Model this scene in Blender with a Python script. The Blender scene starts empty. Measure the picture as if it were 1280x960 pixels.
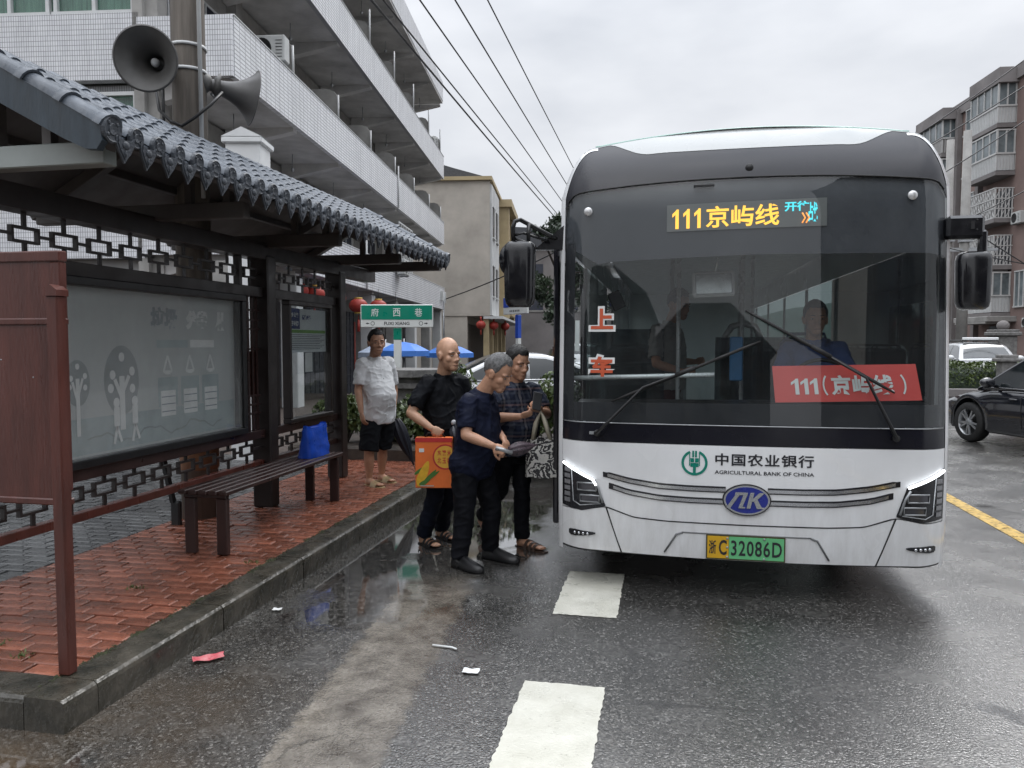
import bpy, bmesh, math, random
from mathutils import Vector, Matrix, Euler, noise as mnoise
PI = math.pi
R = math.radians
rnd = random.Random(7)
S = bpy.context.scene
COL = S.collection

# ------------------------------------------------------------------ camera
cam = bpy.data.cameras.new('camera')
cam_ob = bpy.data.objects.new('camera', cam)
COL.objects.link(cam_ob)
cam.sensor_width = 36.0
cam.lens = 36.0 * 940.0 / 1280.0
cam.clip_start = 0.05
cam.clip_end = 3000.0
cam_ob.location = (0, 0, 1.68)
cam_ob.rotation_euler = (R(90 - 3.166), 0, R(11.4))
S.camera = cam_ob

# ------------------------------------------------------------------ world, sun, exposure (overcast, just after rain)
SUN_EL, SUN_AZ = R(52), R(200)
wd = bpy.data.worlds.new('World')
S.world = wd
wd.use_nodes = True
nt = wd.node_tree
bg = nt.nodes['Background']
sky = nt.nodes.new('ShaderNodeTexSky')
sky.sky_type = 'NISHITA'
sky.sun_disc = False
sky.sun_elevation = SUN_EL
sky.sun_rotation = SUN_AZ
sky.dust_density = 4.0
sky.air_density = 1.0
hs = nt.nodes.new('ShaderNodeHueSaturation')
hs.inputs['Saturation'].default_value = 0.10
nt.links.new(sky.outputs[0], hs.inputs['Color'])
cl = nt.nodes.new('ShaderNodeMixRGB')          # cloud deck: an even grey over most of the clear-sky gradient
cl.inputs['Fac'].default_value = 0.86
nt.links.new(hs.outputs[0], cl.inputs['Color1'])
tc = nt.nodes.new('ShaderNodeTexCoord')
mp = nt.nodes.new('ShaderNodeMapping')
mp.inputs['Scale'].default_value = (1.0, 1.0, 2.6)
nt.links.new(tc.outputs['Generated'], mp.inputs['Vector'])
nz = nt.nodes.new('ShaderNodeTexNoise')
nz.inputs['Scale'].default_value = 2.6
nz.inputs['Detail'].default_value = 5.0
nz.inputs['Roughness'].default_value = 0.5
nt.links.new(mp.outputs[0], nz.inputs['Vector'])
rp = nt.nodes.new('ShaderNodeValToRGB')
rp.color_ramp.elements[0].position = 0.30
rp.color_ramp.elements[0].color = (2.45, 2.60, 2.88, 1)
rp.color_ramp.elements[1].position = 0.72
rp.color_ramp.elements[1].color = (3.95, 4.05, 4.25, 1)
nt.links.new(nz.outputs['Fac'], rp.inputs['Fac'])
sz = nt.nodes.new('ShaderNodeSeparateXYZ')       # an overcast deck is brightest overhead
nt.links.new(tc.outputs['Generated'], sz.inputs[0])
zq = nt.nodes.new('ShaderNodeMath'); zq.operation = 'MULTIPLY'
zq.operation = 'POWER'; zq.use_clamp = True
nt.links.new(sz.outputs[2], zq.inputs[0]); zq.inputs[1].default_value = 3.2
zf = nt.nodes.new('ShaderNodeMath'); zf.operation = 'MULTIPLY_ADD'
nt.links.new(zq.outputs[0], zf.inputs[0]); zf.inputs[1].default_value = 4.6; zf.inputs[2].default_value = 1.0
vm = nt.nodes.new('ShaderNodeVectorMath'); vm.operation = 'SCALE'
nt.links.new(rp.outputs[0], vm.inputs[0]); nt.links.new(zf.outputs[0], vm.inputs['Scale'])
nt.links.new(vm.outputs[0], cl.inputs['Color2'])
nt.links.new(cl.outputs[0], bg.inputs['Color'])
bg.inputs['Strength'].default_value = 0.15

sl = bpy.data.lights.new('sun', 'SUN')
sl.energy = 0.8
sl.angle = R(25)
sl.color = (1.0, 0.98, 0.95)
so = bpy.data.objects.new('sun', sl)
COL.objects.link(so)
so.rotation_euler = (PI / 2 - SUN_EL, 0, PI - SUN_AZ + PI)
so.location = (0, -5, 30)

S.view_settings.view_transform = 'Standard'
S.view_settings.look = 'None'
S.view_settings.exposure = 0.6
S.view_settings.gamma = 1.0
S.view_settings.use_curve_mapping = False
S.render.film_transparent = False
try:
    S.cycles.use_denoising = True
    S.cycles.max_bounces = 8
    S.cycles.diffuse_bounces = 4
    S.cycles.glossy_bounces = 4
    S.cycles.transparent_max_bounces = 16
    S.cycles.transmission_bounces = 6
    S.cycles.caustics_reflective = False
    S.cycles.caustics_refractive = False
except Exception:
    pass

# ------------------------------------------------------------------ materials
def _n(t, typ, **kw):
    n = t.nodes.new(typ)
    for k, v in kw.items():
        n.inputs[k].default_value = v
    return n

def _c(c):
    return (c[0], c[1], c[2], 1.0)

def mat(name, col, rough=0.5, metal=0.0, var=0.18, scale=6.0, bump=0.0, bscale=60.0, rvar=0.12, col2=None, mixs=None,
        emis=None, estr=1.0, orand=0.0, spec=0.5, coat=0.0, stretch=None, trans=0.0, cell=False):
    m = bpy.data.materials.new(name)
    m.use_nodes = True
    t = m.node_tree
    b = t.nodes['Principled BSDF']
    L = t.links.new
    co = t.nodes.new('ShaderNodeTexCoord')
    src = co.outputs['Object']
    if stretch:
        mpn = t.nodes.new('ShaderNodeMapping')
        mpn.inputs['Scale'].default_value = stretch
        L(src, mpn.inputs['Vector'])
        src = mpn.outputs[0]
    nz = _n(t, 'ShaderNodeTexNoise', Scale=scale, Detail=6.0, Roughness=0.62)
    L(src, nz.inputs['Vector'])
    r = t.nodes.new('ShaderNodeValToRGB')
    r.color_ramp.elements[0].position = 0.30
    r.color_ramp.elements[1].position = 0.70
    c2 = col2 if col2 else tuple(min(1, x * (1 + var)) for x in col)
    c1 = col if col2 else tuple(x * (1 - var) for x in col)
    r.color_ramp.elements[0].color = _c(c1)
    r.color_ramp.elements[1].color = _c(c2)
    L(nz.outputs['Fac'], r.inputs['Fac'])
    out = r.outputs[0]
    if orand:
        oi = t.nodes.new('ShaderNodeObjectInfo')
        h = t.nodes.new('ShaderNodeHueSaturation')
        mr = _n(t, 'ShaderNodeMapRange')
        mr.inputs['To Min'].default_value = 1 - orand
        mr.inputs['To Max'].default_value = 1 + orand
        L(oi.outputs['Random'], mr.inputs['Value'])
        L(mr.outputs[0], h.inputs['Value'])
        L(out, h.inputs['Color'])
        out = h.outputs[0]
    L(out, b.inputs['Base Color'])
    mr = _n(t, 'ShaderNodeMapRange')
    mr.inputs['From Min'].default_value = 0.3
    mr.inputs['From Max'].default_value = 0.7
    mr.inputs['To Min'].default_value = max(0.02, rough - rvar)
    mr.inputs['To Max'].default_value = min(1, rough + rvar)
    n2 = _n(t, 'ShaderNodeTexNoise', Scale=scale * 1.7, Detail=3.0)
    L(src, n2.inputs['Vector'])
    L(n2.outputs['Fac'], mr.inputs['Value'])
    L(mr.outputs[0], b.inputs['Roughness'])
    b.inputs['Metallic'].default_value = metal
    b.inputs['Specular IOR Level'].default_value = spec
    if coat:
        b.inputs['Coat Weight'].default_value = coat
        b.inputs['Coat Roughness'].default_value = 0.06
    if bump:
        n3 = _n(t, 'ShaderNodeTexNoise', Scale=bscale, Detail=4.0)
        L(src, n3.inputs['Vector'])
        bp = _n(t, 'ShaderNodeBump', Strength=bump, Distance=0.01)
        L(n3.outputs['Fac'], bp.inputs['Height'])
        L(bp.outputs[0], b.inputs['Normal'])
    if emis:
        b.inputs['Emission Color'].default_value = _c(emis)
        b.inputs['Emission Strength'].default_value = estr
    if trans:
        b.inputs['Transmission Weight'].default_value = trans
    return m

def glass(name, tint=(0.8, 0.85, 0.85), rough=0.02, op=0.0, opcol=(0.02, 0.02, 0.025), ior=1.5, smear=0.0, arcs=None):
    """thin sheet of glass: fresnel reflection over tinted transparency, optionally a share of dark film"""
    m = bpy.data.materials.new(name)
    m.use_nodes = True
    t = m.node_tree
    t.nodes.remove(t.nodes['Principled BSDF'])
    L = t.links.new
    out = t.nodes['Material Output']
    tr = t.nodes.new('ShaderNodeBsdfTransparent')
    tr.inputs[0].default_value = _c(tint)
    body = tr.outputs[0]
    if op:
        df = t.nodes.new('ShaderNodeBsdfDiffuse')
        df.inputs[0].default_value = _c(opcol)
        mx = t.nodes.new('ShaderNodeMixShader')
        mx.inputs[0].default_value = op
        if smear:
            co = t.nodes.new('ShaderNodeTexCoord')
            mpn = t.nodes.new('ShaderNodeMapping')
            mpn.inputs['Scale'].default_value = (1.0, 1.0, 0.35)
            L(co.outputs['Object'], mpn.inputs['Vector'])
            nz = _n(t, 'ShaderNodeTexNoise', Scale=2.2, Detail=7.0, Roughness=0.6)
            L(mpn.outputs[0], nz.inputs['Vector'])
            mr = _n(t, 'ShaderNodeMapRange')
            mr.inputs['From Min'].default_value = 0.35
            mr.inputs['From Max'].default_value = 0.7
            mr.inputs['To Min'].default_value = max(0, op - smear)
            mr.inputs['To Max'].default_value = op + smear
            L(nz.outputs['Fac'], mr.inputs['Value'])
            L(mr.outputs[0], mx.inputs[0])
            if arcs:            # rain mist left outside the fans the wipers have swept
                sp = t.nodes.new('ShaderNodeSeparateXYZ'); L(co.outputs['Object'], sp.inputs[0])
                def mth(o_, a, c, cl_=False):
                    n = t.nodes.new('ShaderNodeMath'); n.operation = o_; n.use_clamp = cl_
                    for i, x in enumerate((a, c)):
                        if isinstance(x, (int, float)): n.inputs[i].default_value = x
                        else: L(x, n.inputs[i])
                    return n.outputs[0]
                d = None
                for (ax, az, ra) in arcs:
                    q = mth('SQRT', mth('ADD', mth('POWER', mth('ABSOLUTE', mth('SUBTRACT', sp.outputs[0], ax), 0), 2.0), mth('POWER', mth('ABSOLUTE', mth('SUBTRACT', sp.outputs[2], az), 0), 2.0)), 0)
                    e_ = mth('MULTIPLY', mth('SUBTRACT', q, ra), 9.0, True)
                    d = e_ if d is None else mth('MULTIPLY', d, e_)
                n3 = _n(t, 'ShaderNodeTexNoise', Scale=95.0, Detail=2.0); L(co.outputs['Object'], n3.inputs['Vector'])
                dr_ = mth('MULTIPLY', mth('SUBTRACT', n3.outputs['Fac'], .45), 3.0, True)
                L(mth('ADD', mr.outputs[0], mth('MULTIPLY', d, mth('MULTIPLY', dr_, .05))), mx.inputs[0])
        L(body, mx.inputs[1])
        L(df.outputs[0], mx.inputs[2])
        body = mx.outputs[0]
    gl = t.nodes.new('ShaderNodeBsdfGlossy')
    gl.inputs['Roughness'].default_value = rough
    fr = t.nodes.new('ShaderNodeFresnel')
    fr.inputs['IOR'].default_value = ior
    mx2 = t.nodes.new('ShaderNodeMixShader')
    ge = t.nodes.new('ShaderNodeNewGeometry')      # reflect once, at the outer face
    fb = t.nodes.new('ShaderNodeMath'); fb.operation = 'MULTIPLY_ADD'
    L(ge.outputs['Backfacing'], fb.inputs[0]); fb.inputs[1].default_value = -1.0; fb.inputs[2].default_value = 1.0
    fm = t.nodes.new('ShaderNodeMath'); fm.operation = 'MULTIPLY'; fm.use_clamp = True
    L(fr.outputs[0], fm.inputs[0]); L(fb.outputs[0], fm.inputs[1])
    L(fm.outputs[0], mx2.inputs[0])
    L(body, mx2.inputs[1])
    L(gl.outputs[0], mx2.inputs[2])
    L(mx2.outputs[0], out.inputs['Surface'])
    return m

def emat(name, col, strength):
    m = bpy.data.materials.new(name)
    m.use_nodes = True
    t = m.node_tree
    b = t.nodes['Principled BSDF']
    b.inputs['Base Color'].default_value = _c(tuple(x * .5 for x in col))
    b.inputs['Emission Color'].default_value = _c(col)
    b.inputs['Emission Strength'].default_value = strength
    return m

def tilemat(name, axes, bw, bh, c1, c2, mortar, msize=0.06, offset=0.0, rough=0.35, grime=0.35, bump=0.35):
    """small ceramic tiles on a wall; axes names the two object axes the wall lies in"""
    m = bpy.data.materials.new(name)
    m.use_nodes = True
    t = m.node_tree
    b = t.nodes['Principled BSDF']
    L = t.links.new
    co = t.nodes.new('ShaderNodeTexCoord')
    sp = t.nodes.new('ShaderNodeSeparateXYZ')
    L(co.outputs['Object'], sp.inputs[0])
    cb = t.nodes.new('ShaderNodeCombineXYZ')
    L(sp.outputs[axes[0]], cb.inputs[0])
    L(sp.outputs[axes[1]], cb.inputs[1])
    br = t.nodes.new('ShaderNodeTexBrick')
    br.offset = offset
    br.inputs['Scale'].default_value = 1.0
    br.inputs['Brick Width'].default_value = bw
    br.inputs['Row Height'].default_value = bh
    br.inputs['Mortar Size'].default_value = msize * min(bw, bh)
    br.inputs['Color1'].default_value = _c(c1)
    br.inputs['Color2'].default_value = _c(c2)
    br.inputs['Mortar'].default_value = _c(mortar)
    L(cb.outputs[0], br.inputs['Vector'])
    mpn = t.nodes.new('ShaderNodeMapping')
    mpn.inputs['Scale'].default_value = (2.5, 2.5, 0.5)
    L(co.outputs['Object'], mpn.inputs['Vector'])
    nz = _n(t, 'ShaderNodeTexNoise', Scale=1.0, Detail=7.0, Roughness=0.65)
    L(mpn.outputs[0], nz.inputs['Vector'])
    rp = t.nodes.new('ShaderNodeValToRGB')
    rp.color_ramp.elements[0].position = 0.33
    rp.color_ramp.elements[0].color = _c((1 - grime, 1 - grime, 1 - grime))
    rp.color_ramp.elements[1].position = 0.62
    rp.color_ramp.elements[1].color = (1, 1, 1, 1)
    L(nz.outputs['Fac'], rp.inputs['Fac'])
    mx = t.nodes.new('ShaderNodeMixRGB')
    mx.blend_type = 'MULTIPLY'
    mx.inputs['Fac'].default_value = 1.0
    L(br.outputs['Color'], mx.inputs['Color1'])
    L(rp.outputs[0], mx.inputs['Color2'])
    L(mx.outputs[0], b.inputs['Base Color'])
    b.inputs['Roughness'].default_value = rough
    if bump:
        bp = _n(t, 'ShaderNodeBump', Strength=bump, Distance=0.004)
        bp.invert = True
        L(br.outputs['Fac'], bp.inputs['Height'])
        L(bp.outputs[0], b.inputs['Normal'])
    return m

# ------------------------------------------------------------------ mesh builder
def frame_of(d):
    d = d.normalized()
    u = Vector((0, 0, 1)) if abs(d.z) < 0.95 else Vector((0, 1, 0))
    a = d.cross(u).normalized()
    return a, d.cross(a).normalized() * -1

class MB:
    def __init__(s):
        s.v, s.f, s.m, s.s = [], [], [], []
    def add(s, vs, fs, mi=0, sm=False):
        o = len(s.v)
        s.v += [tuple(p) for p in vs]
        for f in fs:
            s.f.append(tuple(i + o for i in f)); s.m.append(mi); s.s.append(sm)
        return s
    def box(s, c, size, ch=0.0, rot=None, mi=0):
        hx, hy, hz = size[0] / 2, size[1] / 2, size[2] / 2
        c = Vector(c)
        if ch <= 0:
            pts = [Vector((x * hx, y * hy, z * hz)) for z in (-1, 1) for y in (-1, 1) for x in (-1, 1)]
            fs = [(0, 2, 3, 1), (4, 5, 7, 6), (0, 1, 5, 4), (2, 6, 7, 3), (0, 4, 6, 2), (1, 3, 7, 5)]
        else:
            ch = min(ch, hx * .9, hy * .9, hz * .9)
            pts, idx = [], {}
            for x in (-1, 1):
                for y in (-1, 1):
                    for z in (-1, 1):
                        for a in range(3):
                            h = [hx, hy, hz]
                            h2 = [hx - ch, hy - ch, hz - ch]
                            h2[a] = h[a]
                            idx[(x, y, z, a)] = len(pts)
                            pts.append(Vector((x * h2[0], y * h2[1], z * h2[2])))
            fs = []
            def q(l):
                P = [pts[i] for i in l]
                n = (P[1] - P[0]).cross(P[2] - P[0])
                g = sum(P, Vector()) / len(P)
                fs.append(tuple(l) if n.dot(g) > 0 else tuple(reversed(l)))
            for a in range(3):
                b_, c_ = (a + 1) % 3, (a + 2) % 3
                for sg in (-1, 1):
                    l = []
                    for (p, r_) in ((-1, -1), (1, -1), (1, 1), (-1, 1)):
                        k = [0, 0, 0]; k[a] = sg; k[b_] = p; k[c_] = r_
                        l.append(idx[(k[0], k[1], k[2], a)])
                    q(l)
                for sb in (-1, 1):
                    for sc in (-1, 1):
                        k1 = [0, 0, 0]; k1[a] = -1; k1[b_] = sb; k1[c_] = sc
                        k2 = list(k1); k2[a] = 1
                        q([idx[(*k1, b_)], idx[(*k2, b_)], idx[(*k2, c_)], idx[(*k1, c_)]])
            for x in (-1, 1):
                for y in (-1, 1):
                    for z in (-1, 1):
                        q([idx[(x, y, z, 0)], idx[(x, y, z, 1)], idx[(x, y, z, 2)]])
        if rot is not None:
            Mx = rot if isinstance(rot, Matrix) else Euler(rot).to_matrix()
            pts = [Mx @ p for p in pts]
        return s.add([p + c for p in pts], fs, mi)
    def beam(s, p, q, w, h, ch=0.0, mi=0, up=(0, 0, 1)):
        p, q = Vector(p), Vector(q)
        d = q - p
        y = d.normalized()
        u = Vector(up)
        if abs(y.dot(u)) > 0.98:
            u = Vector((1, 0, 0))
        x = y.cross(u).normalized()
        z = x.cross(y).normalized()
        Mx = Matrix((x, y, z)).transposed()
        return s.box((p + q) / 2, (w, d.length, h), ch, Mx, mi)
    def loft(s, rings, closed=True, caps=True, mi=0, sm=True):
        n = len(rings[0])
        vs = [p for r_ in rings for p in r_]
        fs = []
        m_ = n if closed else n - 1
        for i in range(len(rings) - 1):
            for j in range(m_):
                k = (j + 1) % n
                fs.append((i * n + j, i * n + k, (i + 1) * n + k, (i + 1) * n + j))
        if caps and closed:
            fs.append(tuple(reversed(range(n))))
            b = (len(rings) - 1) * n
            fs.append(tuple(b + j for j in range(n)))
        return s.add(vs, fs, mi, sm)
    def tube(s, pts, r, n=8, mi=0, sm=True, flat=1.0, caps=True):
        pts = [Vector(p) for p in pts]
        if not isinstance(r, (list, tuple)):
            r = [r] * len(pts)
        rings, a0 = [], None
        for i, p in enumerate(pts):
            d = (pts[min(i + 1, len(pts) - 1)] - pts[max(i - 1, 0)])
            if d.length < 1e-9:
                d = Vector((0, 0, 1))
            d.normalize()
            if a0 is None:
                a0, _ = frame_of(d)
            a = (a0 - d * a0.dot(d))
            if a.length < 1e-6:
                a, _ = frame_of(d)
            a.normalize(); a0 = a
            b = d.cross(a)
            rr = r[i]
            ra, rb = (rr if isinstance(rr, (list, tuple)) else (rr, rr * flat))
            rings.append([p + a * (ra * math.cos(2 * PI * k / n)) + b * (rb * math.sin(2 * PI * k / n)) for k in range(n)])
        return s.loft(rings, True, caps, mi, sm)
    def lathe(s, prof, o=(0, 0, 0), ax=(0, 0, 1), n=16, mi=0, sm=True, caps=False):
        o = Vector(o); d = Vector(ax).normalized()
        a, b = frame_of(d)
        b = d.cross(a)
        rings = [[o + d * h + (a * math.cos(2 * PI * k / n) + b * math.sin(2 * PI * k / n)) * max(r_, 1e-4) for k in range(n)] for r_, h in prof]
        return s.loft(rings, True, caps, mi, sm)
    def ell(s, c, rad, rot=None, nu=14, nv=9, mi=0, sm=True):
        c = Vector(c)
        Mx = rot if isinstance(rot, Matrix) else (Euler(rot).to_matrix() if rot else Matrix.Identity(3))
        vs = [c + Mx @ Vector((0, 0, -rad[2]))]
        for i in range(1, nv):
            ph = -PI / 2 + PI * i / nv
            for j in range(nu):
                th = 2 * PI * j / nu
                vs.append(c + Mx @ Vector((rad[0] * math.cos(ph) * math.cos(th), rad[1] * math.cos(ph) * math.sin(th), rad[2] * math.sin(ph))))
        vs.append(c + Mx @ Vector((0, 0, rad[2])))
        fs = [(0, 1 + (j + 1) % nu, 1 + j) for j in range(nu)]
        for i in range(nv - 2):
            for j in range(nu):
                k = (j + 1) % nu
                fs.append((1 + i * nu + j, 1 + i * nu + k, 1 + (i + 1) * nu + k, 1 + (i + 1) * nu + j))
        t = len(vs) - 1
        b = 1 + (nv - 2) * nu
        fs += [(b + j, b + (j + 1) % nu, t) for j in range(nu)]
        return s.add(vs, fs, mi, sm)
    def prism(s, poly, f0, f1, mi=0, sm=False):
        """extrude a 2-D polygon between the two maps f0 and f1 (2-D point -> 3-D point)"""
        n = len(poly)
        vs = [f0(p) for p in poly] + [f1(p) for p in poly]
        fs = [tuple(reversed(range(n))), tuple(range(n, 2 * n))]
        fs += [(i, (i + 1) % n, n + (i + 1) % n, n + i) for i in range(n)]
        return s.add(vs, fs, mi, sm)
    def grid(s, fn, nu, nv, mi=0, sm=True):
        vs = [fn(i / nu, j / nv) for j in range(nv + 1) for i in range(nu + 1)]
        w = nu + 1
        fs = [(j * w + i, j * w + i + 1, (j + 1) * w + i + 1, (j + 1) * w + i) for j in range(nv) for i in range(nu)]
        return s.add(vs, fs, mi, sm)
    def mesh(s, name, mats, org=None):
        me = bpy.data.meshes.new(name)
        vs = s.v if org is None else [(p[0] - org[0], p[1] - org[1], p[2] - org[2]) for p in s.v]
        me.from_pydata(vs, [], s.f)
        for m in (mats if isinstance(mats, (list, tuple)) else [mats]):
            me.materials.append(m)
        me.polygons.foreach_set('material_index', s.m)
        me.polygons.foreach_set('use_smooth', s.s)
        me.update()
        return me
    def obj(s, name, mats, parent=None, world=True, fix=True):
        """one object; vertices are in world space unless world=False (then in the parent's space)"""
        org = None
        if parent is not None and world:
            o = Vector()
            p = parent
            while p is not None:
                o += p.location; p = p.parent
            org = o
        me = s.mesh(name, mats, org)
        if fix:
            bm = bmesh.new(); bm.from_mesh(me)
            bmesh.ops.recalc_face_normals(bm, faces=bm.faces)
            bm.to_mesh(me); bm.free()
        ob = bpy.data.objects.new(name, me)
        COL.objects.link(ob)
        ob.parent = parent
        return ob

def tag(o, label=None, cat=None, group=None, kind=None):
    if label: o['label'] = label
    if cat: o['category'] = cat
    if group: o['group'] = group
    if kind: o['kind'] = kind
    return o

def thing(name, label, cat, loc=(0, 0, 0), group=None, rz=0.0):
    o = bpy.data.objects.new(name, None)
    COL.objects.link(o)
    o.empty_display_size = 0.2
    o.location = loc
    o.rotation_euler = (0, 0, rz)
    return tag(o, label, cat, group)

def dup(root, loc=None, rz=None, label=None, group=None):
    def cp(o, par):
        c = o.copy(); COL.objects.link(c); c.parent = par
        for ch in [x for x in o.children]:
            cp(ch, c)
        return c
    r = cp(root, None)
    if loc is not None: r.location = loc
    if rz is not None: r.rotation_euler = (0, 0, rz)
    if label: r['label'] = label
    if group: r['group'] = group
    return r

def inst(name, me, parent, loc, rot=(0, 0, 0), sc=None):
    """another object on shared mesh data, loc in the parent's space"""
    o = bpy.data.objects.new(name, me)
    COL.objects.link(o)
    o.parent = parent
    o.location = loc
    o.rotation_euler = rot
    if sc: o.scale = sc
    return o

# ------------------------------------------------------------------ lettering
_tc = {}
def text2d(body, size, bold=0.0, spacing=1.0, shear=0.0, align='CENTER', res=3):
    key = (body, size, bold, spacing, shear, align, res)
    if key in _tc: return _tc[key]
    c = bpy.data.curves.new('lettering', 'FONT')
    c.body = body; c.size = size; c.offset = bold; c.space_character = spacing; c.shear = shear
    c.align_x = align; c.align_y = 'CENTER'; c.resolution_u = res
    o = bpy.data.objects.new('lettering', c)
    COL.objects.link(o)
    me = bpy.data.meshes.new_from_object(o)
    bm = bmesh.new(); bm.from_mesh(me)
    bmesh.ops.triangulate(bm, faces=bm.faces)
    vs = [(v.co.x, v.co.y) for v in bm.verts]
    fs = [tuple(v.index for v in f.verts) for f in bm.faces]
    bm.free()
    bpy.data.objects.remove(o); bpy.data.curves.remove(c); bpy.data.meshes.remove(me)
    if vs:   # recentre on the drawn extent, so the place of the words is exact
        xs = [p[0] for p in vs]; ys = [p[1] for p in vs]
        cx = (min(xs) + max(xs)) / 2; cy = (min(ys) + max(ys)) / 2
        vs = [(x - cx, y - cy) for x, y in vs]
        w, h = max(xs) - min(xs), max(ys) - min(ys)
    else:
        w = h = 0
    _tc[key] = (vs, fs, w, h)
    return _tc[key]

def put_text(mb, body, fn, size, w=None, h=None, bold=0.0, mi=0, **kw):
    """lay words on a surface: fn maps (x, z) in metres from the words' centre to a point; w and h stretch them to size"""
    vs, fs, tw, th = text2d(body, size, bold, **kw)
    sx = (w / tw) if w and tw else 1.0
    sy = (h / th) if h and th else (sx if w and not h else 1.0)
    if h and not w: sx = sy
    mb.add([fn(x * sx, y * sy) for x, y in vs], fs, mi)
    return mb

def smooth_noise(p, s=1.0, seed=0.0):
    return mnoise.noise(Vector((p[0] * s + seed, p[1] * s + seed * .7, p[2] * s - seed)))
# ------------------------------------------------------------------ shared materials
M = {}
M['redwood'] = mat('dark red painted metal', (0.088, 0.027, 0.020), 0.34, var=0.35, scale=3, bump=0.1, bscale=30, stretch=(3, 3, .6))
M['brownmetal'] = mat('brown painted metal', (0.036, 0.018, 0.016), 0.38, var=0.3, scale=5, bump=0.06)
M['darkmetal'] = mat('shelter dark metal', (0.024, 0.018, 0.017), 0.42, var=0.3, scale=4)
M['rafter'] = mat('shelter underside paint', (0.105, 0.094, 0.090), 0.5, var=0.25, scale=3)
M['tile'] = mat('grey blue roof tile', (0.082, 0.096, 0.116), 0.34, var=0.28, scale=7, bump=0.25, bscale=35, orand=0.16)
M['tiledark'] = mat('grey blue drip tile', (0.055, 0.063, 0.076), 0.42, var=0.25, scale=14, bump=0.5, bscale=70, orand=0.15)
M['verge'] = mat('blue grey verge board', (0.026, 0.040, 0.054), 0.4, var=0.45, scale=5, stretch=(2, 2, .4), bump=0.15)
M['stone'] = mat('wet kerb stone', (0.013, 0.013, 0.009), 0.30, col2=(.068, .060, .047), scale=6, bump=0.8, bscale=30, orand=0.15, rvar=.2)
M['redbrick'] = mat('wet red paver', (0.215, 0.076, 0.046), 0.26, var=0.5, scale=6, bump=0.4, bscale=90, orand=0.34, rvar=.2)
M['greybrick'] = mat('wet grey paver', (0.085, 0.087, 0.088), 0.26, var=0.35, scale=6, bump=0.3, bscale=60, orand=0.25, rvar=.16)
M['joint'] = mat('paver bed', (0.045, 0.032, 0.026), 0.6, var=0.4, scale=12, bump=.4)
M['concrete'] = mat('concrete', (0.28, 0.273, 0.26), 0.75, var=0.30, scale=1.2, bump=0.2, bscale=20)
M['soffit'] = mat('stained soffit concrete', (0.19, 0.185, 0.178), 0.8, var=0.32, scale=.9, bump=0.15, bscale=12)
M['white'] = mat('white paint', (0.72, 0.73, 0.73), 0.45, var=0.08, scale=2)
M['busw'] = mat('bus white paint', (0.80, 0.81, 0.82), 0.24, var=0.07, scale=1.3, coat=0.6, rvar=.06)
M['busgrey'] = mat('bus roof fairing paint', (0.36, 0.375, 0.37), 0.25, var=0.06, scale=1.5, coat=0.5)
M['gblack'] = mat('gloss black panel', (0.012, 0.012, 0.016), 0.12, var=0.2, scale=2, coat=0.4, rvar=.06)
M['black'] = mat('black plastic', (0.012, 0.012, 0.013), 0.42, var=0.25, scale=8)
M['blackmetal'] = mat('black painted steel', (0.010, 0.010, 0.011), 0.3, var=0.25, scale=8)
M['rubber'] = mat('rubber', (0.012, 0.012, 0.012), 0.7, var=0.3, scale=10)
M['chrome'] = mat('chrome', (0.55, 0.56, 0.58), 0.16, metal=1.0, var=0.1, scale=4)
M['steel'] = mat('grey steel', (0.33, 0.34, 0.35), 0.38, metal=0.6, var=0.2, scale=6)
M['greysoft'] = mat('grey interior plastic', (0.16, 0.165, 0.17), 0.55, var=0.15, scale=4)
M['glass'] = glass('window glass', (0.55, 0.60, 0.60))
M['dkglass'] = glass('dark window glass', (0.25, 0.28, 0.30), op=.55, opcol=(.012, .016, .02))
M['paper'] = mat('paper', (0.70, 0.71, 0.70), 0.6, var=0.05, scale=6)
M['ink'] = mat('black print', (0.015, 0.015, 0.02), 0.5, var=0.1)

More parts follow.
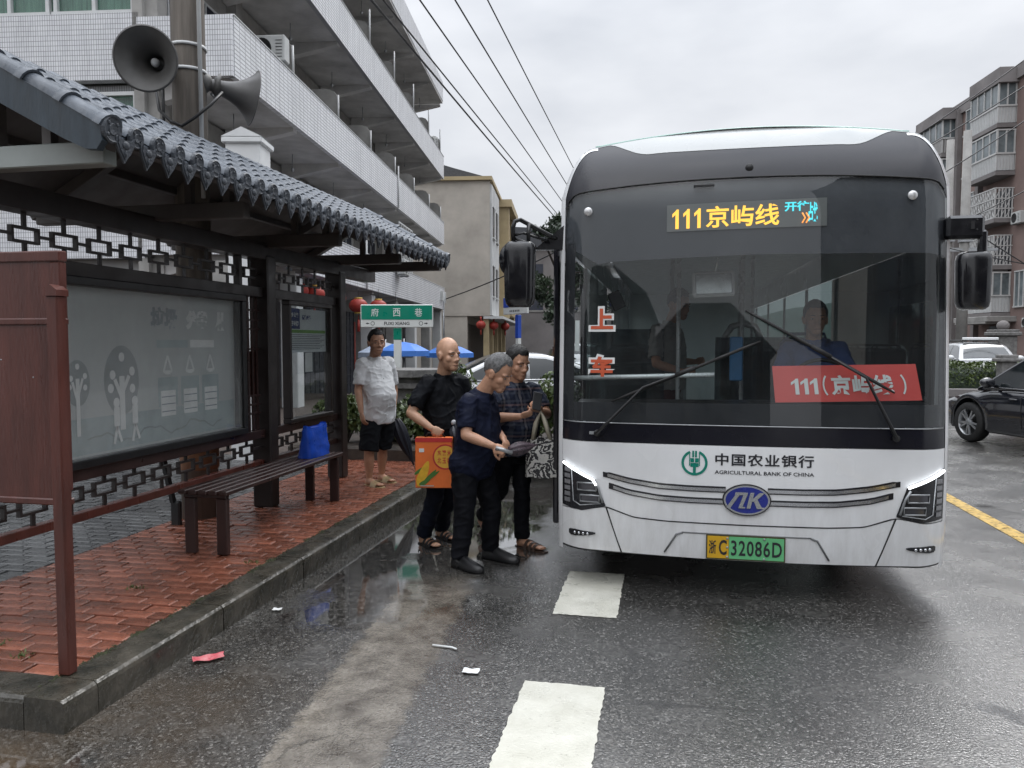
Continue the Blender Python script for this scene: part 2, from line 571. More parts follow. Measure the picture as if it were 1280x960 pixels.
# ------------------------------------------------------------------ road
def asphalt():
    m = bpy.data.materials.new('wet asphalt')
    m.use_nodes = True
    t = m.node_tree; L = t.links.new
    b = t.nodes['Principled BSDF']
    co = t.nodes.new('ShaderNodeTexCoord'); P = co.outputs['Object']
    sp = t.nodes.new('ShaderNodeSeparateXYZ'); L(P, sp.inputs[0])
    def ramp(src, p0, p1, c0=(0, 0, 0), c1=(1, 1, 1)):
        r = t.nodes.new('ShaderNodeValToRGB')
        r.color_ramp.elements[0].position = p0; r.color_ramp.elements[1].position = p1
        r.color_ramp.elements[0].color = _c(c0); r.color_ramp.elements[1].color = _c(c1)
        L(src, r.inputs['Fac']); return r.outputs[0]
    def noise(sc, det=5, ro=.6, src=P):
        n = _n(t, 'ShaderNodeTexNoise', Scale=sc, Detail=det, Roughness=ro); L(src, n.inputs['Vector']); return n.outputs['Fac']
    def math_(op, a, c, clamp=False):
        n = t.nodes.new('ShaderNodeMath'); n.operation = op; n.use_clamp = clamp
        for i, x in enumerate((a, c)):
            if isinstance(x, (int, float)): n.inputs[i].default_value = x
            else: L(x, n.inputs[i])
        return n.outputs[0]
    def mr(src, a, c, d=0.0, e=1.0):
        n = _n(t, 'ShaderNodeMapRange'); n.interpolation_type = 'SMOOTHSTEP'
        n.inputs['From Min'].default_value = a; n.inputs['From Max'].default_value = c
        n.inputs['To Min'].default_value = d; n.inputs['To Max'].default_value = e
        L(src, n.inputs['Value']); return n.outputs[0]
    # stones in the asphalt
    v = _n(t, 'ShaderNodeTexVoronoi', Scale=100.0); L(P, v.inputs['Vector'])
    cellv = t.nodes.new('ShaderNodeSeparateColor'); L(v.outputs['Color'], cellv.inputs[0])
    stones = ramp(cellv.outputs[0], 0.2, 1.0, (0.012, 0.012, 0.012), (0.100, 0.097, 0.092))
    pale = ramp(cellv.outputs[1], 0.86, 0.93, (0, 0, 0), (1, 1, 1))
    big = ramp(noise(0.55, 6), 0.3, 0.72, (0.72, 0.72, 0.72), (1.2, 1.18, 1.12))
    mx = t.nodes.new('ShaderNodeMixRGB'); mx.blend_type = 'MULTIPLY'; mx.inputs['Fac'].default_value = 1
    L(stones, mx.inputs['Color1']); L(big, mx.inputs['Color2'])
    m2 = t.nodes.new('ShaderNodeMixRGB'); L(math_('MULTIPLY', pale, .55), m2.inputs['Fac']); L(mx.outputs[0], m2.inputs['Color1']); m2.inputs['Color2'].default_value = (.27, .262, .25, 1)
    # puddles: lower ground by the kerb and where people stand, then scattered films of water
    nearkerb = mr(sp.outputs[0], -0.35, -1.7)
    alongk = mr(sp.outputs[1], 3.1, 5.6)
    pd = math_('MULTIPLY', nearkerb, alongk)
    pn = noise(0.85, 5, .55)
    corner = math_('MULTIPLY', mr(sp.outputs[0], -1.7, -2.3), mr(sp.outputs[1], 2.95, 2.6))
    pud = math_('ADD', math_('MULTIPLY', math_('MAXIMUM', pd, corner), .33), math_('SUBTRACT', pn, .07))
    pmask = ramp(pud, 0.555, 0.66)
    # brown mud by the kerb corner and in the gutter
    dx = mr(sp.outputs[0], -1.2, -2.3); dy = mr(sp.outputs[1], 4.2, 2.5)
    mud = math_('MULTIPLY', math_('MULTIPLY', dx, dy), ramp(noise(1.6, 6), .3, .62))
    m3 = t.nodes.new('ShaderNodeMixRGB'); L(math_('MULTIPLY', mud, .9), m3.inputs['Fac']); L(m2.outputs[0], m3.inputs['Color1']); m3.inputs['Color2'].default_value = (.085, .058, .034, 1)
    # old concrete gutter strip showing through, brown with silt
    xc = math_('ADD', math_('MULTIPLY', sp.outputs[1], -.088), -1.085)
    dd = math_('ABSOLUTE', math_('SUBTRACT', sp.outputs[0], xc), 0)
    dd = math_('ADD', dd, math_('MULTIPLY', math_('SUBTRACT', noise(7.0, 6, .7), .5), .22))
    strip = math_('MULTIPLY', mr(dd, .27, .21), mr(math_('ADD', sp.outputs[1], math_('MULTIPLY', noise(3.0), 1.2)), 6.1, 5.2))
    sc_ = ramp(noise(5.5, 9, .72), .30, .68, (.034, .024, .016), (.26, .235, .20))
    sc2 = ramp(noise(70.0, 4, .7), .3, .7, (.6, .6, .6), (1.25, 1.25, 1.25))
    m5 = t.nodes.new('ShaderNodeMixRGB'); m5.blend_type = 'MULTIPLY'; m5.inputs['Fac'].default_value = 1; L(sc_, m5.inputs['Color1']); L(sc2, m5.inputs['Color2'])
    m6 = t.nodes.new('ShaderNodeMixRGB'); L(math_('MULTIPLY', strip, .92), m6.inputs['Fac']); L(m3.outputs[0], m6.inputs['Color1']); L(m5.outputs[0], m6.inputs['Color2'])
    # worn wheel tracks along the street, and hairline cracks
    mpt = t.nodes.new('ShaderNodeMapping'); mpt.inputs['Scale'].default_value = (1.5, .06, 1); L(P, mpt.inputs['Vector'])
    trk = ramp(noise(1.0, 5, .6, mpt.outputs[0]), .32, .68, (.74, .74, .74), (1.22, 1.21, 1.19))
    m8 = t.nodes.new('ShaderNodeMixRGB'); m8.blend_type = 'MULTIPLY'; m8.inputs['Fac'].default_value = .8; L(m6.outputs[0], m8.inputs['Color1']); L(trk, m8.inputs['Color2'])
    dn = _n(t, 'ShaderNodeTexNoise', Scale=2.2, Detail=6.0, Roughness=.65); L(P, dn.inputs['Vector'])
    dm = t.nodes.new('ShaderNodeMixRGB'); dm.inputs['Fac'].default_value = .22; L(P, dm.inputs['Color1']); L(dn.outputs['Color'], dm.inputs['Color2'])
    cv = _n(t, 'ShaderNodeTexVoronoi', Scale=.62); cv.feature = 'DISTANCE_TO_EDGE'; L(dm.outputs[0], cv.inputs['Vector'])
    crk = math_('MULTIPLY', mr(cv.outputs['Distance'], .0075, .003), ramp(noise(.45, 3), .5, .58))
    m9 = t.nodes.new('ShaderNodeMixRGB'); L(math_('MULTIPLY', crk, .8), m9.inputs['Fac']); L(m8.outputs[0], m9.inputs['Color1']); m9.inputs['Color2'].default_value = (.008, .008, .008, 1)
    L(m9.outputs[0], b.inputs['Base Color'])
    dry = math_('SUBTRACT', 1.0, math_('MULTIPLY', strip, .72))
    rr = ramp(noise(2.3, 4), .3, .7, (.17, .17, .17), (.32, .32, .32))
    m4 = t.nodes.new('ShaderNodeMixRGB'); L(pmask, m4.inputs['Fac']); L(rr, m4.inputs['Color1']); m4.inputs['Color2'].default_value = (.035, .035, .035, 1)
    L(m4.outputs[0], b.inputs['Roughness'])
    hgt = math_('ADD', math_('MULTIPLY', v.outputs['Distance'], -.7), math_('MULTIPLY', noise(140, 3), .7))
    bp = _n(t, 'ShaderNodeBump', Distance=0.010)
    L(hgt, bp.inputs['Height'])
    L(math_('MULTIPLY', math_('SUBTRACT', 1.0, math_('MULTIPLY', pmask, .985)), .30), bp.inputs['Strength'])
    L(bp.outputs[0], b.inputs['Normal'])
    b.inputs['Specular IOR Level'].default_value = 1.0
    L(dry, b.inputs['Coat Weight'])
    b.inputs['Coat IOR'].default_value = 1.78
    L(m4.outputs[0], b.inputs['Coat Roughness'])
    L(bp.outputs[0], b.inputs['Coat Normal'])
    return m
M['asphalt'] = asphalt()
mb = MB()
mb.add([(-400, -200, 0), (400, -200, 0), (400, 900, 0), (-400, 900, 0)], [(0, 1, 2, 3)])
tag(mb.obj('road', M['asphalt'], fix=False), kind='structure')

def sheet(name, poly, z, m, jit=0.0, sub=0.12, kind='structure'):
    """thin flat marking or film with a slightly worn outline"""
    pts = []
    r_ = random.Random(len(poly) + int(poly[0][0] * 100))
    for i, p in enumerate(poly):
        q = poly[(i + 1) % len(poly)]
        d = math.hypot(q[0] - p[0], q[1] - p[1])
        n = max(1, int(d / sub)) if jit else 1
        for k in range(n):
            t_ = k / n
            j = jit if k else jit * .3
            pts.append((p[0] + (q[0] - p[0]) * t_ + r_.uniform(-j, j), p[1] + (q[1] - p[1]) * t_ + r_.uniform(-j, j), z))
    bm = bmesh.new()
    bm.faces.new([bm.verts.new(p) for p in pts])
    bmesh.ops.triangulate(bm, faces=bm.faces)
    bm.normal_update()
    for f in bm.faces:
        if f.normal.z < 0: f.normal_flip()
    me = bpy.data.meshes.new(name); bm.to_mesh(me); bm.free()
    me.materials.append(m)
    o = bpy.data.objects.new(name, me); COL.objects.link(o)
    return tag(o, kind=kind)

def wornpaint(name, c, c2, thr=.33):
    m = mat(name, c, 0.42, var=.1, scale=5, col2=c2, bump=.35, bscale=110, rvar=.22)
    t = m.node_tree; L = t.links.new
    b = t.nodes['Principled BSDF']
    src = b.inputs['Base Color'].links[0].from_socket
    co = t.nodes.new('ShaderNodeTexCoord')
    nz = _n(t, 'ShaderNodeTexNoise', Scale=16.0, Detail=8.0, Roughness=.75); L(co.outputs['Object'], nz.inputs['Vector'])
    r = t.nodes.new('ShaderNodeValToRGB'); r.color_ramp.elements[0].position = thr; r.color_ramp.elements[1].position = thr + .08
    L(nz.outputs['Fac'], r.inputs['Fac'])
    mx = t.nodes.new('ShaderNodeMixRGB'); L(r.outputs[0], mx.inputs['Fac']); L(src, mx.inputs['Color2'])
    mx.inputs['Color1'].default_value = (c[0] * .35, c[1] * .34, c[2] * .32, 1)
    L(mx.outputs[0], b.inputs['Base Color'])
    return m
M['wpaint'] = wornpaint('worn white road paint', (.50, .49, .42), (.62, .61, .54), .30)
M['ypaint'] = wornpaint('worn yellow road paint', (.50, .32, .07), (.60, .41, .11), .42)
for k in range(8):
    y0 = 2.72 + (k - 1) * 1.83 - .02
    if k == 0: continue
    sheet('lane_marking', [(-.66, y0), (-.262, y0), (-.262, y0 + .89), (-.66, y0 + .89)], .004, M['wpaint'], .0055, .022)
sheet('lane_marking', [(-.66, .87), (-.262, .87), (-.262, 1.78), (-.66, 1.78)], .004, M['wpaint'], .0055, .022)
sheet('centre_line', [(2.96, -10), (3.11, -10), (3.11, 120), (2.96, 120)], .004, M['ypaint'])
# ------------------------------------------------------------------ pavement
pave = MB()
pave.box((-2.6, 7.35, .05), (.17, 9.26, .17))      # kerb core
pave.box((-6.3, 6.0, .055), (7.6 - .02, 6.5, .14))
pave.box((-10.4, 12, .06), (15.5, 18.6, .13))
pv = tag(pave.obj('pavement', M['joint']), kind='structure')
KP = [(0, -.02), (0, .118), (.006, .134), (.020, .146), (.038, .1495), (.20, .1495), (.20, -.02)]
def kerbstone(L_, mb=None):
    b = MB()
    n = 6
    for i in range(n + 1):
        pass
    rings = []
    for i in range(n + 1):
        x = L_ * i / n
        rings.append([Vector((-q[0] + .004 * smooth_noise((x * 3, q[1] * 9, L_ * 10), 2), x, q[1] + .003 * smooth_noise((x * 4, q[0] * 9, 3 + L_), 2))) for q in KP])
    b.loft(rings, True, True, sm=False)
    return b
kms = [kerbstone(L_).mesh('kerb_stone', M['stone']) for L_ in (.985, .982, .988)]
y = 2.895
i = 0
while y < 11.8:
    inst('kerb_stone', kms[i % 3], pv, (-2.498, y, 0)); y += .995; i += 1
inst('kerb_stone', kerbstone(.198).mesh('kerb_corner', M['stone']), pv, (-2.498, 2.692, 0))
x = -2.70
for k in range(5):
    inst('kerb_stone', kms[k % 3], pv, (x - .003, 2.692, 0), (0, 0, PI / 2), (-1, 1, 1)); x -= .995

def paver_mesh(sx, sy, seed, m, h=.05):
    b = MB(); b.box((0, 0, 0), (sx, sy, h), .005)
    r_ = random.Random(seed)
    b.v = [(p[0] + r_.uniform(-.0015, .0015), p[1] + r_.uniform(-.0015, .0015), p[2]) for p in b.v]
    return b.mesh('brick', m)
def lay(x0, x1, y0, y1, sx, sy, m, keep, ztop, seed, limit=300, off=.5, gap=.010):
    r_ = random.Random(seed)
    ms = [paver_mesh(sx - gap, sy - gap, k, m) for k in range(5)]
    cells = []
    ny = int((y1 - y0) / sy)
    for j in range(ny):
        yy = y0 + (j + .5) * sy
        xx = x0 - sx + (j % 2) * sx * off
        while xx < x1:
            a_, c_ = max(xx, x0), min(xx + sx, x1)
            if c_ - a_ > .03: cells.append(((a_ + c_) / 2, yy, (c_ - a_) / sx))
            xx += sx
    cells.sort(key=lambda c: c[0] ** 2 + c[1] ** 2)
    rest = MB()
    for k, (cx, cy, fr_) in enumerate(cells):
        z = ztop - .025 + r_.uniform(-.003, .002) - (.007 if r_.random() < .05 else 0)
        rot = (r_.uniform(-.010, .010), r_.uniform(-.006, .006), r_.uniform(-.010, .010))
        if k < limit:
            inst('brick', ms[k % 5], pv, (cx, cy, z), rot, (fr_, 1, 1) if fr_ < .99 else None)
        else:
            rest.box((cx, cy, z), (sx * fr_ - gap, sy - gap, .05), 0, rot)
    if rest.v:
        tag(rest.obj('brick_field', m, pv), kind='stuff')
lay(-4.14, -2.70, 2.895, 9.3, .205, .103, M['redbrick'], None, .152, 3)
lay(-7.6, -4.15, 2.9, 9.3, .205, .103, M['greybrick'], None, .146, 5)
for (bx, by) in ((-4.0, 3.35), (-3.3, 3.15), (-3.05, 3.05), (-3.2, 4.05), (-2.78, 4.7)):     # moss and small weeds in the joints
    g = MB()
    r_ = random.Random(int(bx * 100))
    for k in range(26):
        a = r_.uniform(0, 2 * PI); d = r_.uniform(0, .05)
        p = Vector((bx + d * math.cos(a) * 1.6, by + d * math.sin(a), .152)); q = p + Vector((r_.uniform(-.02, .02), r_.uniform(-.02, .02), r_.uniform(.006, .022)))
        s_ = Vector((.004, .002, 0))
        g.add([p - s_, p + s_, q], [(0, 1, 2)])
    tag(g.obj('weeds', mat('weed green', (.06, .09, .02), .6), fix=False), 'small green weeds growing in a joint of the red pavers', 'weeds', kind='stuff')

# moss in the joint behind the kerb, grit and leaf scraps in the gutter
def scatter(name, label, n, m, fn, s0, s1, seed, up=.010):
    g = MB(); r_ = random.Random(seed)
    for k in range(n):
        p = Vector(fn(r_)); a = r_.uniform(0, 2 * PI); q = r_.uniform(s0, s1)
        u = Vector((math.cos(a), math.sin(a), 0)) * q; v = Vector((-math.sin(a), math.cos(a), 0)) * q * r_.uniform(.4, .9)
        h = Vector((0, 0, r_.uniform(.3, 1) * up))
        g.add([p - u, p + v, p + u, p - v, p + h], [(0, 1, 4), (1, 2, 4), (2, 3, 4), (3, 0, 4)])
    return tag(g.obj(name, m, None), label, kind='stuff')
scatter('moss', 'patchy moss along the joint between kerb and red pavers', 900, mat('moss green', (.030, .036, .012), .8, var=.5, scale=20), lambda r: (-2.70 + r.gauss(0, .012), (lambda y: y + .08 * math.sin(y * 23))(r.choice((3.1, 3.4, 3.9, 4.6, 4.75, 5.5, 6.1, 7.0)) + r.gauss(0, .13)), .149), .004, .011, 3, .008)
scatter('grit', 'grit and leaf scraps washed along the foot of the kerb', 700, mat('gutter grit', (.045, .036, .026), .7, var=.6, scale=30), lambda r: (-2.46 + abs(r.gauss(0, .06)), r.uniform(2.7, 9.5), .001), .002, .007, 4, .006)
scatter('paver_dirt', 'dirt and leaf scraps lying on the red pavers', 350, mat('paver dirt', (.05, .035, .022), .7, var=.6, scale=30), lambda r: (r.uniform(-4.1, -2.72), 2.95 + abs(r.gauss(0, 1.6)), .1525), .002, .006, 6, .003)
# ------------------------------------------------------------------ bus shelter
SX, SZ = -3.63, .15
sh = thing('bus_shelter', 'bus shelter with grey blue tiled roof, dark brown posts and two glazed notice panels', 'bus shelter', (SX, 5.6, SZ))
POSTY = (3.25, 6.38, 7.95)
for py in POSTY:
    b = MB(); b.box((SX, py, SZ + 1.16), (.19, .15, 2.32), .012)
    b.obj('post', M['darkmetal'], sh)
def bar(name, p, q, w, h, m='brownmetal', ch=.004, parent=sh):
    b = MB(); b.beam(p, q, w, h, ch); return b.obj(name, M[m], parent)
# long beams between the posts
bar('wall_plate', (SX, 3.10, 2.50), (SX, 8.95, 2.50), .16, .14, 'darkmetal')
for (a, c_) in ((3.327, 6.303), (6.457, 7.873)):
    bar('rail', (SX, a, 2.135), (SX, c_, 2.135), .09, .09, 'darkmetal')
    bar('rail', (SX, a, .845), (SX, c_, .845), .09, .075, 'brownmetal')
    bar('rail', (SX, a, .575), (SX, c_, .575), .06, .055, 'redwood' if a < 5 else 'brownmetal')
# lattice of interlocking rectangles
def ring_mesh(w, h, t_=.016, d=.03):
    b = MB()
    b.box((0, 0, h / 2 - t_ / 2), (d, w, t_)); b.box((0, 0, -h / 2 + t_ / 2), (d, w, t_))
    b.box((0, w / 2 - t_ / 2, 0), (d, t_, h - 2 * t_)); b.box((0, -w / 2 + t_ / 2, 0), (d, t_, h - 2 * t_))
    return b.mesh('lattice_ring', M['darkmetal'])
rA = ring_mesh(.20, .095)
def lattice(y0, y1, zc, z0, z1, pitch, ph, w=.20, h=.095):
    n = 0
    y = y0 + ph
    last = None
    def vb(y_, a, c_):
        if c_ - a > .01: bar('lattice_bar', (SX, y_, a), (SX, y_, c_), .028, .014, 'darkmetal', 0)
    while y + w / 2 < y1 - .02:
        inst('lattice_ring', rA, sh, (0, y - 5.6, zc - SZ))
        vb(y, zc + h / 2, z1); vb(y, z0, zc - h / 2)
        if last is not None:
            bar('lattice_bar', (SX, last + w / 2, zc), (SX, y - w / 2, zc), .028, .016, 'darkmetal', 0)
            if n % 2: vb((last + y) / 2, zc + .008, z1) if False else None
        else:
            if y - w / 2 - y0 > .02: bar('lattice_bar', (SX, y0, zc), (SX, y - w / 2, zc), .028, .016, 'darkmetal', 0)
        last = y; y += pitch; n += 1
    if last is not None and y1 - last - w / 2 > .02:
        bar('lattice_bar', (SX, last + w / 2, zc), (SX, y1, zc), .028, .016, 'darkmetal', 0)
lattice(3.327, 5.93, 2.30, 2.18, 2.43, .295, .12)
lattice(6.0, 6.303, 2.30, 2.18, 2.43, .2, .15)
lattice(6.457, 7.873, 2.30, 2.18, 2.43, .28, .14)
lattice(3.327, 6.303, .72, .603, .807, .29, .115)
lattice(6.457, 7.873, .72, .603, .807, .28, .14)
bar('stile', (SX, 5.965, 2.18), (SX, 5.965, 2.43), .05, .06, 'darkmetal')
# narrow fretwork strip between the big panel and the post
for yy in (6.035, 6.105, 6.175, 6.245):
    bar('fret_bar', (SX, yy, .883), (SX, yy, 2.09), .03, .016, 'brownmetal', 0)
for zz in (1.04, 1.12, 1.20, 1.62, 1.80, 1.88, 1.97):
    bar('fret_bar', (SX - .002, 6.02, zz), (SX - .002, 6.29, zz), .026, .016, 'brownmetal', 0)
b = MB(); b.box((SX - .02, 6.15, 1.40), (.012, .24, .40)); b.obj('fret_plate', M['redwood'], sh)

# glazed poster case
M['poster'] = mat('faded poster print', (.48, .51, .51), .6, col2=(.56, .585, .58), scale=1.6)
M['pp1'] = mat('poster pale print', (.86, .87, .86), .6, var=.1)
M['pp2'] = mat('poster grey green print', (.27, .30, .31), .6, var=.15)
M['pp3'] = mat('poster teal print', (.38, .455, .46), .6, var=.15)
M['pp4'] = mat('poster outline print', (.22, .26, .30), .6, var=.1)
M['caseglass'] = glass('poster case glass', (.94, .95, .95), rough=.05, op=.12, opcol=(.72, .73, .72), smear=.06)  # pale film in the glass stands for a veil of reflected light
yA, yB, zA, zB = 3.40, 5.965, .885, 2.09
def frame(y0, y1, z0, z1, t_, d, m, par, nm='display_frame', x=SX + .03):
    b = MB()
    b.box((x, (y0 + y1) / 2, z1 - t_ / 2), (d, y1 - y0, t_), .006); b.box((x, (y0 + y1) / 2, z0 + t_ / 2), (d, y1 - y0, t_), .006)
    b.box((x, y0 + t_ / 2, (z0 + z1) / 2), (d - .004, t_, z1 - z0 - 2 * t_), .006); b.box((x, y1 - t_ / 2, (z0 + z1) / 2), (d - .004, t_, z1 - z0 - 2 * t_), .006)
    return b.obj(nm, M[m], par)
fr = frame(yA, yB, zA, zB, .055, .10, 'black', sh)
b = MB(); b.box((SX - .035, (yA + yB) / 2, (zA + zB) / 2), (.03, yB - yA - .02, zB - zA - .02)); poster = b.obj('poster', M['poster'], sh)
b = MB(); b.box((SX + .05, (yA + yB) / 2, (zA + zB) / 2), (.006, yB - yA - .10, zB - zA - .10)); b.obj('display_glass', M['caseglass'], sh)
PX = SX - .0195
def pm(y0, z0, dx=0.0):        # poster plane: x to the reader's right is +Y
    return lambda x, z: (PX + dx, y0 + x, z0 + z)
print2 = MB()
def disc2(b, y0, z0, ry, rz, mi, dx=0.0, n=28):
    b.add([(PX + dx, y0 + ry * math.cos(2 * PI * k / n), z0 + rz * math.sin(2 * PI * k / n)) for k in range(n)], [tuple(range(n))], mi)
def rect2(b, y0, y1, z0, z1, mi, dx=0.0):
    b.add([(PX + dx, y0, z0), (PX + dx, y1, z0), (PX + dx, y1, z1), (PX + dx, y0, z1)], [(0, 1, 2, 3)], mi)
def line2(b, pts, w, mi, dx=0.0):
    for i in range(len(pts) - 1):
        p, q = Vector((pts[i][0], pts[i][1], 0)), Vector((pts[i + 1][0], pts[i + 1][1], 0))
        n = (q - p).normalized().cross(Vector((0, 0, 1))) * w / 2
        b.add([(PX + dx, (v_).x, (v_).y) for v_ in (p - n, q - n, q + n, p + n)], [(0, 1, 2, 3)], mi)
rect2(print2, 3.47, 5.9, .955, 1.19, 2)                       # ground band
for k in range(3):
    yy = 5.02 + k * .27
    rect2(print2, yy - .115, yy + .115, 1.20, 1.42, 2, .001); rect2(print2, yy - .085, yy + .085, 1.13, 1.32, 0, .002)
    for q in range(3): rect2(print2, yy - .08, yy + .08, 1.16 + q * .055, 1.168 + q * .055, 3, .003)
    line2(print2, [(yy - .05, 1.46), (yy, 1.58), (yy + .05, 1.46), (yy - .05, 1.46)], .02, 0, .002)
    rect2(print2, yy - .03, yy + .03, 1.44, 1.47, 0, .003)
rect2(print2, 4.9, 5.27, 1.64, 1.70, 2, .001); rect2(print2, 5.30, 5.62, 1.64, 1.70, 0, .001)
for (ty, sc) in ((4.53, 1.0), (4.13, .62)):                    # two little trees
    disc2(print2, ty, 1.42, .17 * sc, .24 * sc, 1, .001)
    line2(print2, [(ty, 1.08), (ty, 1.45)], .05 * sc, 0, .002); line2(print2, [(ty, 1.33), (ty + .07 * sc, 1.45)], .03 * sc, 0, .0022); line2(print2, [(ty, 1.29), (ty - .07 * sc, 1.43)], .03 * sc, 0, .0022)
    for (a, c_) in ((-.09, .02), (.10, .04), (-.11, -.07), (.10, -.08), (.0, .14)): disc2(print2, ty + a * sc, 1.44 + c_ * sc, .028 * sc, .032 * sc, 0, .003, 14)
for fy in (4.47, 4.65):                                        # two small walking figures
    disc2(print2, fy, 1.27, .03, .035, 0, .004, 14); line2(print2, [(fy, 1.24), (fy, 1.11)], .055, 0, .0042); line2(print2, [(fy, 1.11), (fy - .03, .99)], .022, 0, .0044); line2(print2, [(fy, 1.11), (fy + .04, 1.0)], .022, 0, .0044)
line2(print2, [(4.2 + k * .06, 1.05 + .035 * math.sin(k * .75) - .012 * (k % 3)) for k in range(26)], .012, 1, .0035)
print2.obj('poster_print', [M['pp1'], M['pp2'], M['pp3'], M['pp4']], poster)
tt = MB()
put_text(tt, '垃圾', pm(5.0, 1.86, .001), .2, h=.165, bold=.012, mi=1)
put_text(tt, '分类', pm(5.40, 1.855, .001), .2, h=.155, bold=.02, mi=0)
put_text(tt, '从', pm(5.72, 1.855, .001), .2, h=.155, bold=.02, mi=0)
tt.obj('poster_lettering', [M['pp1'], M['pp4']], poster)

# stop information panel
yC, yD = 6.74, 7.70
frame(yC, yD, .885, 2.09, .045, .09, 'darkmetal', sh)
for yy, hw in ((6.60, .10), (7.79, .06)):
    bar('stile', (SX, yy, .883), (SX, yy, 2.09), .05, .05, 'darkmetal')
b = MB(); b.box((SX + .035, (yC + yD) / 2, 1.4875), (.006, yD - yC - .08, 1.205 - .08)); b.obj('display_glass', glass('panel glass', (.93, .95, .95), op=.04, opcol=(.4, .42, .42), smear=.03), sh)
M['navy'] = mat('navy print', (.018, .032, .16), .5, var=.15); M['lime'] = mat('green print', (.16, .34, .06), .5, var=.1)
M['palegrey'] = mat('pale print ground', (.66, .69, .70), .55, var=.06)
b = MB(); b.box((SX + .01, 7.22, 1.80), (.008, .86, .44)); pan = b.obj('route_panel', M['palegrey'], sh)
X0 = SX + .0155
def ipl(y0, z0, dx=0.0): return lambda x, z: (X0 + dx, y0 + x, z0 + z)
b = MB()
def irect(y0, y1, z0, z1, mi, dx=0.0): b.add([(X0 + dx, y0, z0), (X0 + dx, y1, z0), (X0 + dx, y1, z1), (X0 + dx, y0, z1)], [(0, 1, 2, 3)], mi)
irect(6.80, 7.06, 1.815, 2.02, 0); irect(6.80, 7.64, 1.775, 1.808, 1)
put_text(b, '城乡公交', ipl(6.93, 1.955, .001), .05, w=.20, bold=.002, mi=3); put_text(b, '电子站牌', ipl(6.93, 1.87, .001), .05, w=.20, bold=.002, mi=3)
put_text(b, '福建金溪', ipl(7.22, 1.935, .001), .05, w=.23, bold=.003, mi=0)
for k in range(9): irect(6.83, 7.61 - .05 * (k % 3), 1.755 - k * .018, 1.760 - k * .018, 2, .001)
b.obj('panel_print', [M['navy'], M['lime'], M['ink'], M['paper']], pan)
b = MB(); b.box((SX + .012, 7.25, 1.475), (.003, .16, .20)); tag(b.obj('paper_notice', M['paper'], sh), 'small white paper notice')

M['beamlit'] = mat('skylit beam paint', (.30, .33, .32), .4, var=.15, scale=3)  # paler copy for the outermost tie beam, skylight put into its colour
# roof: tie beams, rafters, boarding
def zs(x): return 2.60 + .56 * (-2.6 - x)          # underside line of the front slope
for k, py in enumerate((3.27, 4.83, 6.38, 7.95, 8.80)):
    b = MB(); b.beam((-2.66 if k in (0, 4) else -2.86, py, 2.60), (-4.54, py, 2.60), .09, .11, .006); b.obj('tie_beam', M['beamlit'] if k == 0 else M['rafter'], sh)
    if k < 4:
        b = MB(); b.beam((-3.0, py, 2.655), (-3.0, py, 2.80), .05, .05); b.obj('strut', M['rafter'], sh)
        b = MB(); b.beam((-3.3, py, 2.655), (-3.3, py, 2.97), .05, .05); b.obj('strut', M['rafter'], sh)
    for xs in (-2.66, -4.60):
        b = MB(); b.beam((xs, py, zs(-2.66) - .02), (-3.63, py, zs(-3.63) - .03), .07, .08, .004); b.obj('rafter', M['rafter'], sh)
for px_ in (-2.72, -3.18, -4.08, -4.54):
    b = MB(); zz = zs(px_ if px_ > SX else -7.26 - px_) + .03
    b.beam((px_, 3.16, zz), (px_, 8.84, zz), .06, .06, .004); b.obj('purlin', M['rafter'], sh)
b = MB()
for sg in (1, -1):
    xe = SX + sg * 1.0
    b.beam((xe, 5.98, zs(-2.63) + .055), (SX, 5.98, zs(SX) + .055), 5.66, .02)
b.obj('roof_boarding', M['rafter'], sh)
# verge boards with rounded feet
def verge(py):
    b = MB()
    for sg in (1, -1):
        poly = [(1.05, 2.70), (0.0, 3.285), (0.0, 3.10), (.55, 2.80), (.86, 2.635), (.97, 2.585), (1.03, 2.58), (1.06, 2.62)]
        b.prism(poly, lambda p: (SX + sg * p[0], py - .02, p[1]), lambda p: (SX + sg * p[0], py + .02, p[1]))
    return b.obj('verge_board', M['verge'], sh)
verge(3.125); verge(8.835)
# cover tiles (half barrels), pan tiles between them, drip tiles at the eave
SL = Vector((-1.0, 0, .56)).normalized(); NRM = Vector((.56, 0, 1.0)).normalized()
TL = .262
def barrel(r0, r1, L_, n=8):
    b = MB()
    rings = []
    for (t_, r_) in ((0, r1), (.16, r1), (.20, r0), (1.0, r0 * .93)):
        rings.append([SL * (L_ * t_) + Vector((0, math.cos(PI * k / n) * r_, 0)) + NRM * (math.sin(PI * k / n) * r_ * .95) for k in range(n + 1)])
    inner = [[SL * (L_ * t_) + Vector((0, math.cos(PI * k / n) * (r_ - .012), 0)) + NRM * (math.sin(PI * k / n) * (r_ - .012) * .95) for k in range(n + 1)] for (t_, r_) in ((0, r1), (1.0, r0 * .93))]
    b.loft(rings, False, False); b.loft(inner, False, False)
    b.loft([rings[0], inner[0]], False, False, sm=False)
    return b.mesh('cover_tile', M['tile'])
def panm(w, L_, n=6):
    b = MB()
    rings = [[SL * (L_ * t_) + Vector((0, w * (k / n - .5), 0)) + NRM * (-.022 * math.sin(PI * k / n) + dz) for k in range(n + 1)] for (t_, dz) in ((0, .014), (1.04, 0))]
    b.loft(rings, False, False)
    b.loft([rings[0], [p - NRM * .012 for p in rings[0]]], False, False, sm=False)
    return b.mesh('pan_tile', M['tile'])
cov, pan_, vcov = barrel(.047, .055, TL), panm(.135, TL), barrel(.062, .074, TL)
E0 = Vector((-2.575, 0, 2.675))
NC = 34
PITCH = (8.80 - 3.16) / NC
inv = Vector((SX, 5.6, SZ))
rows = 5
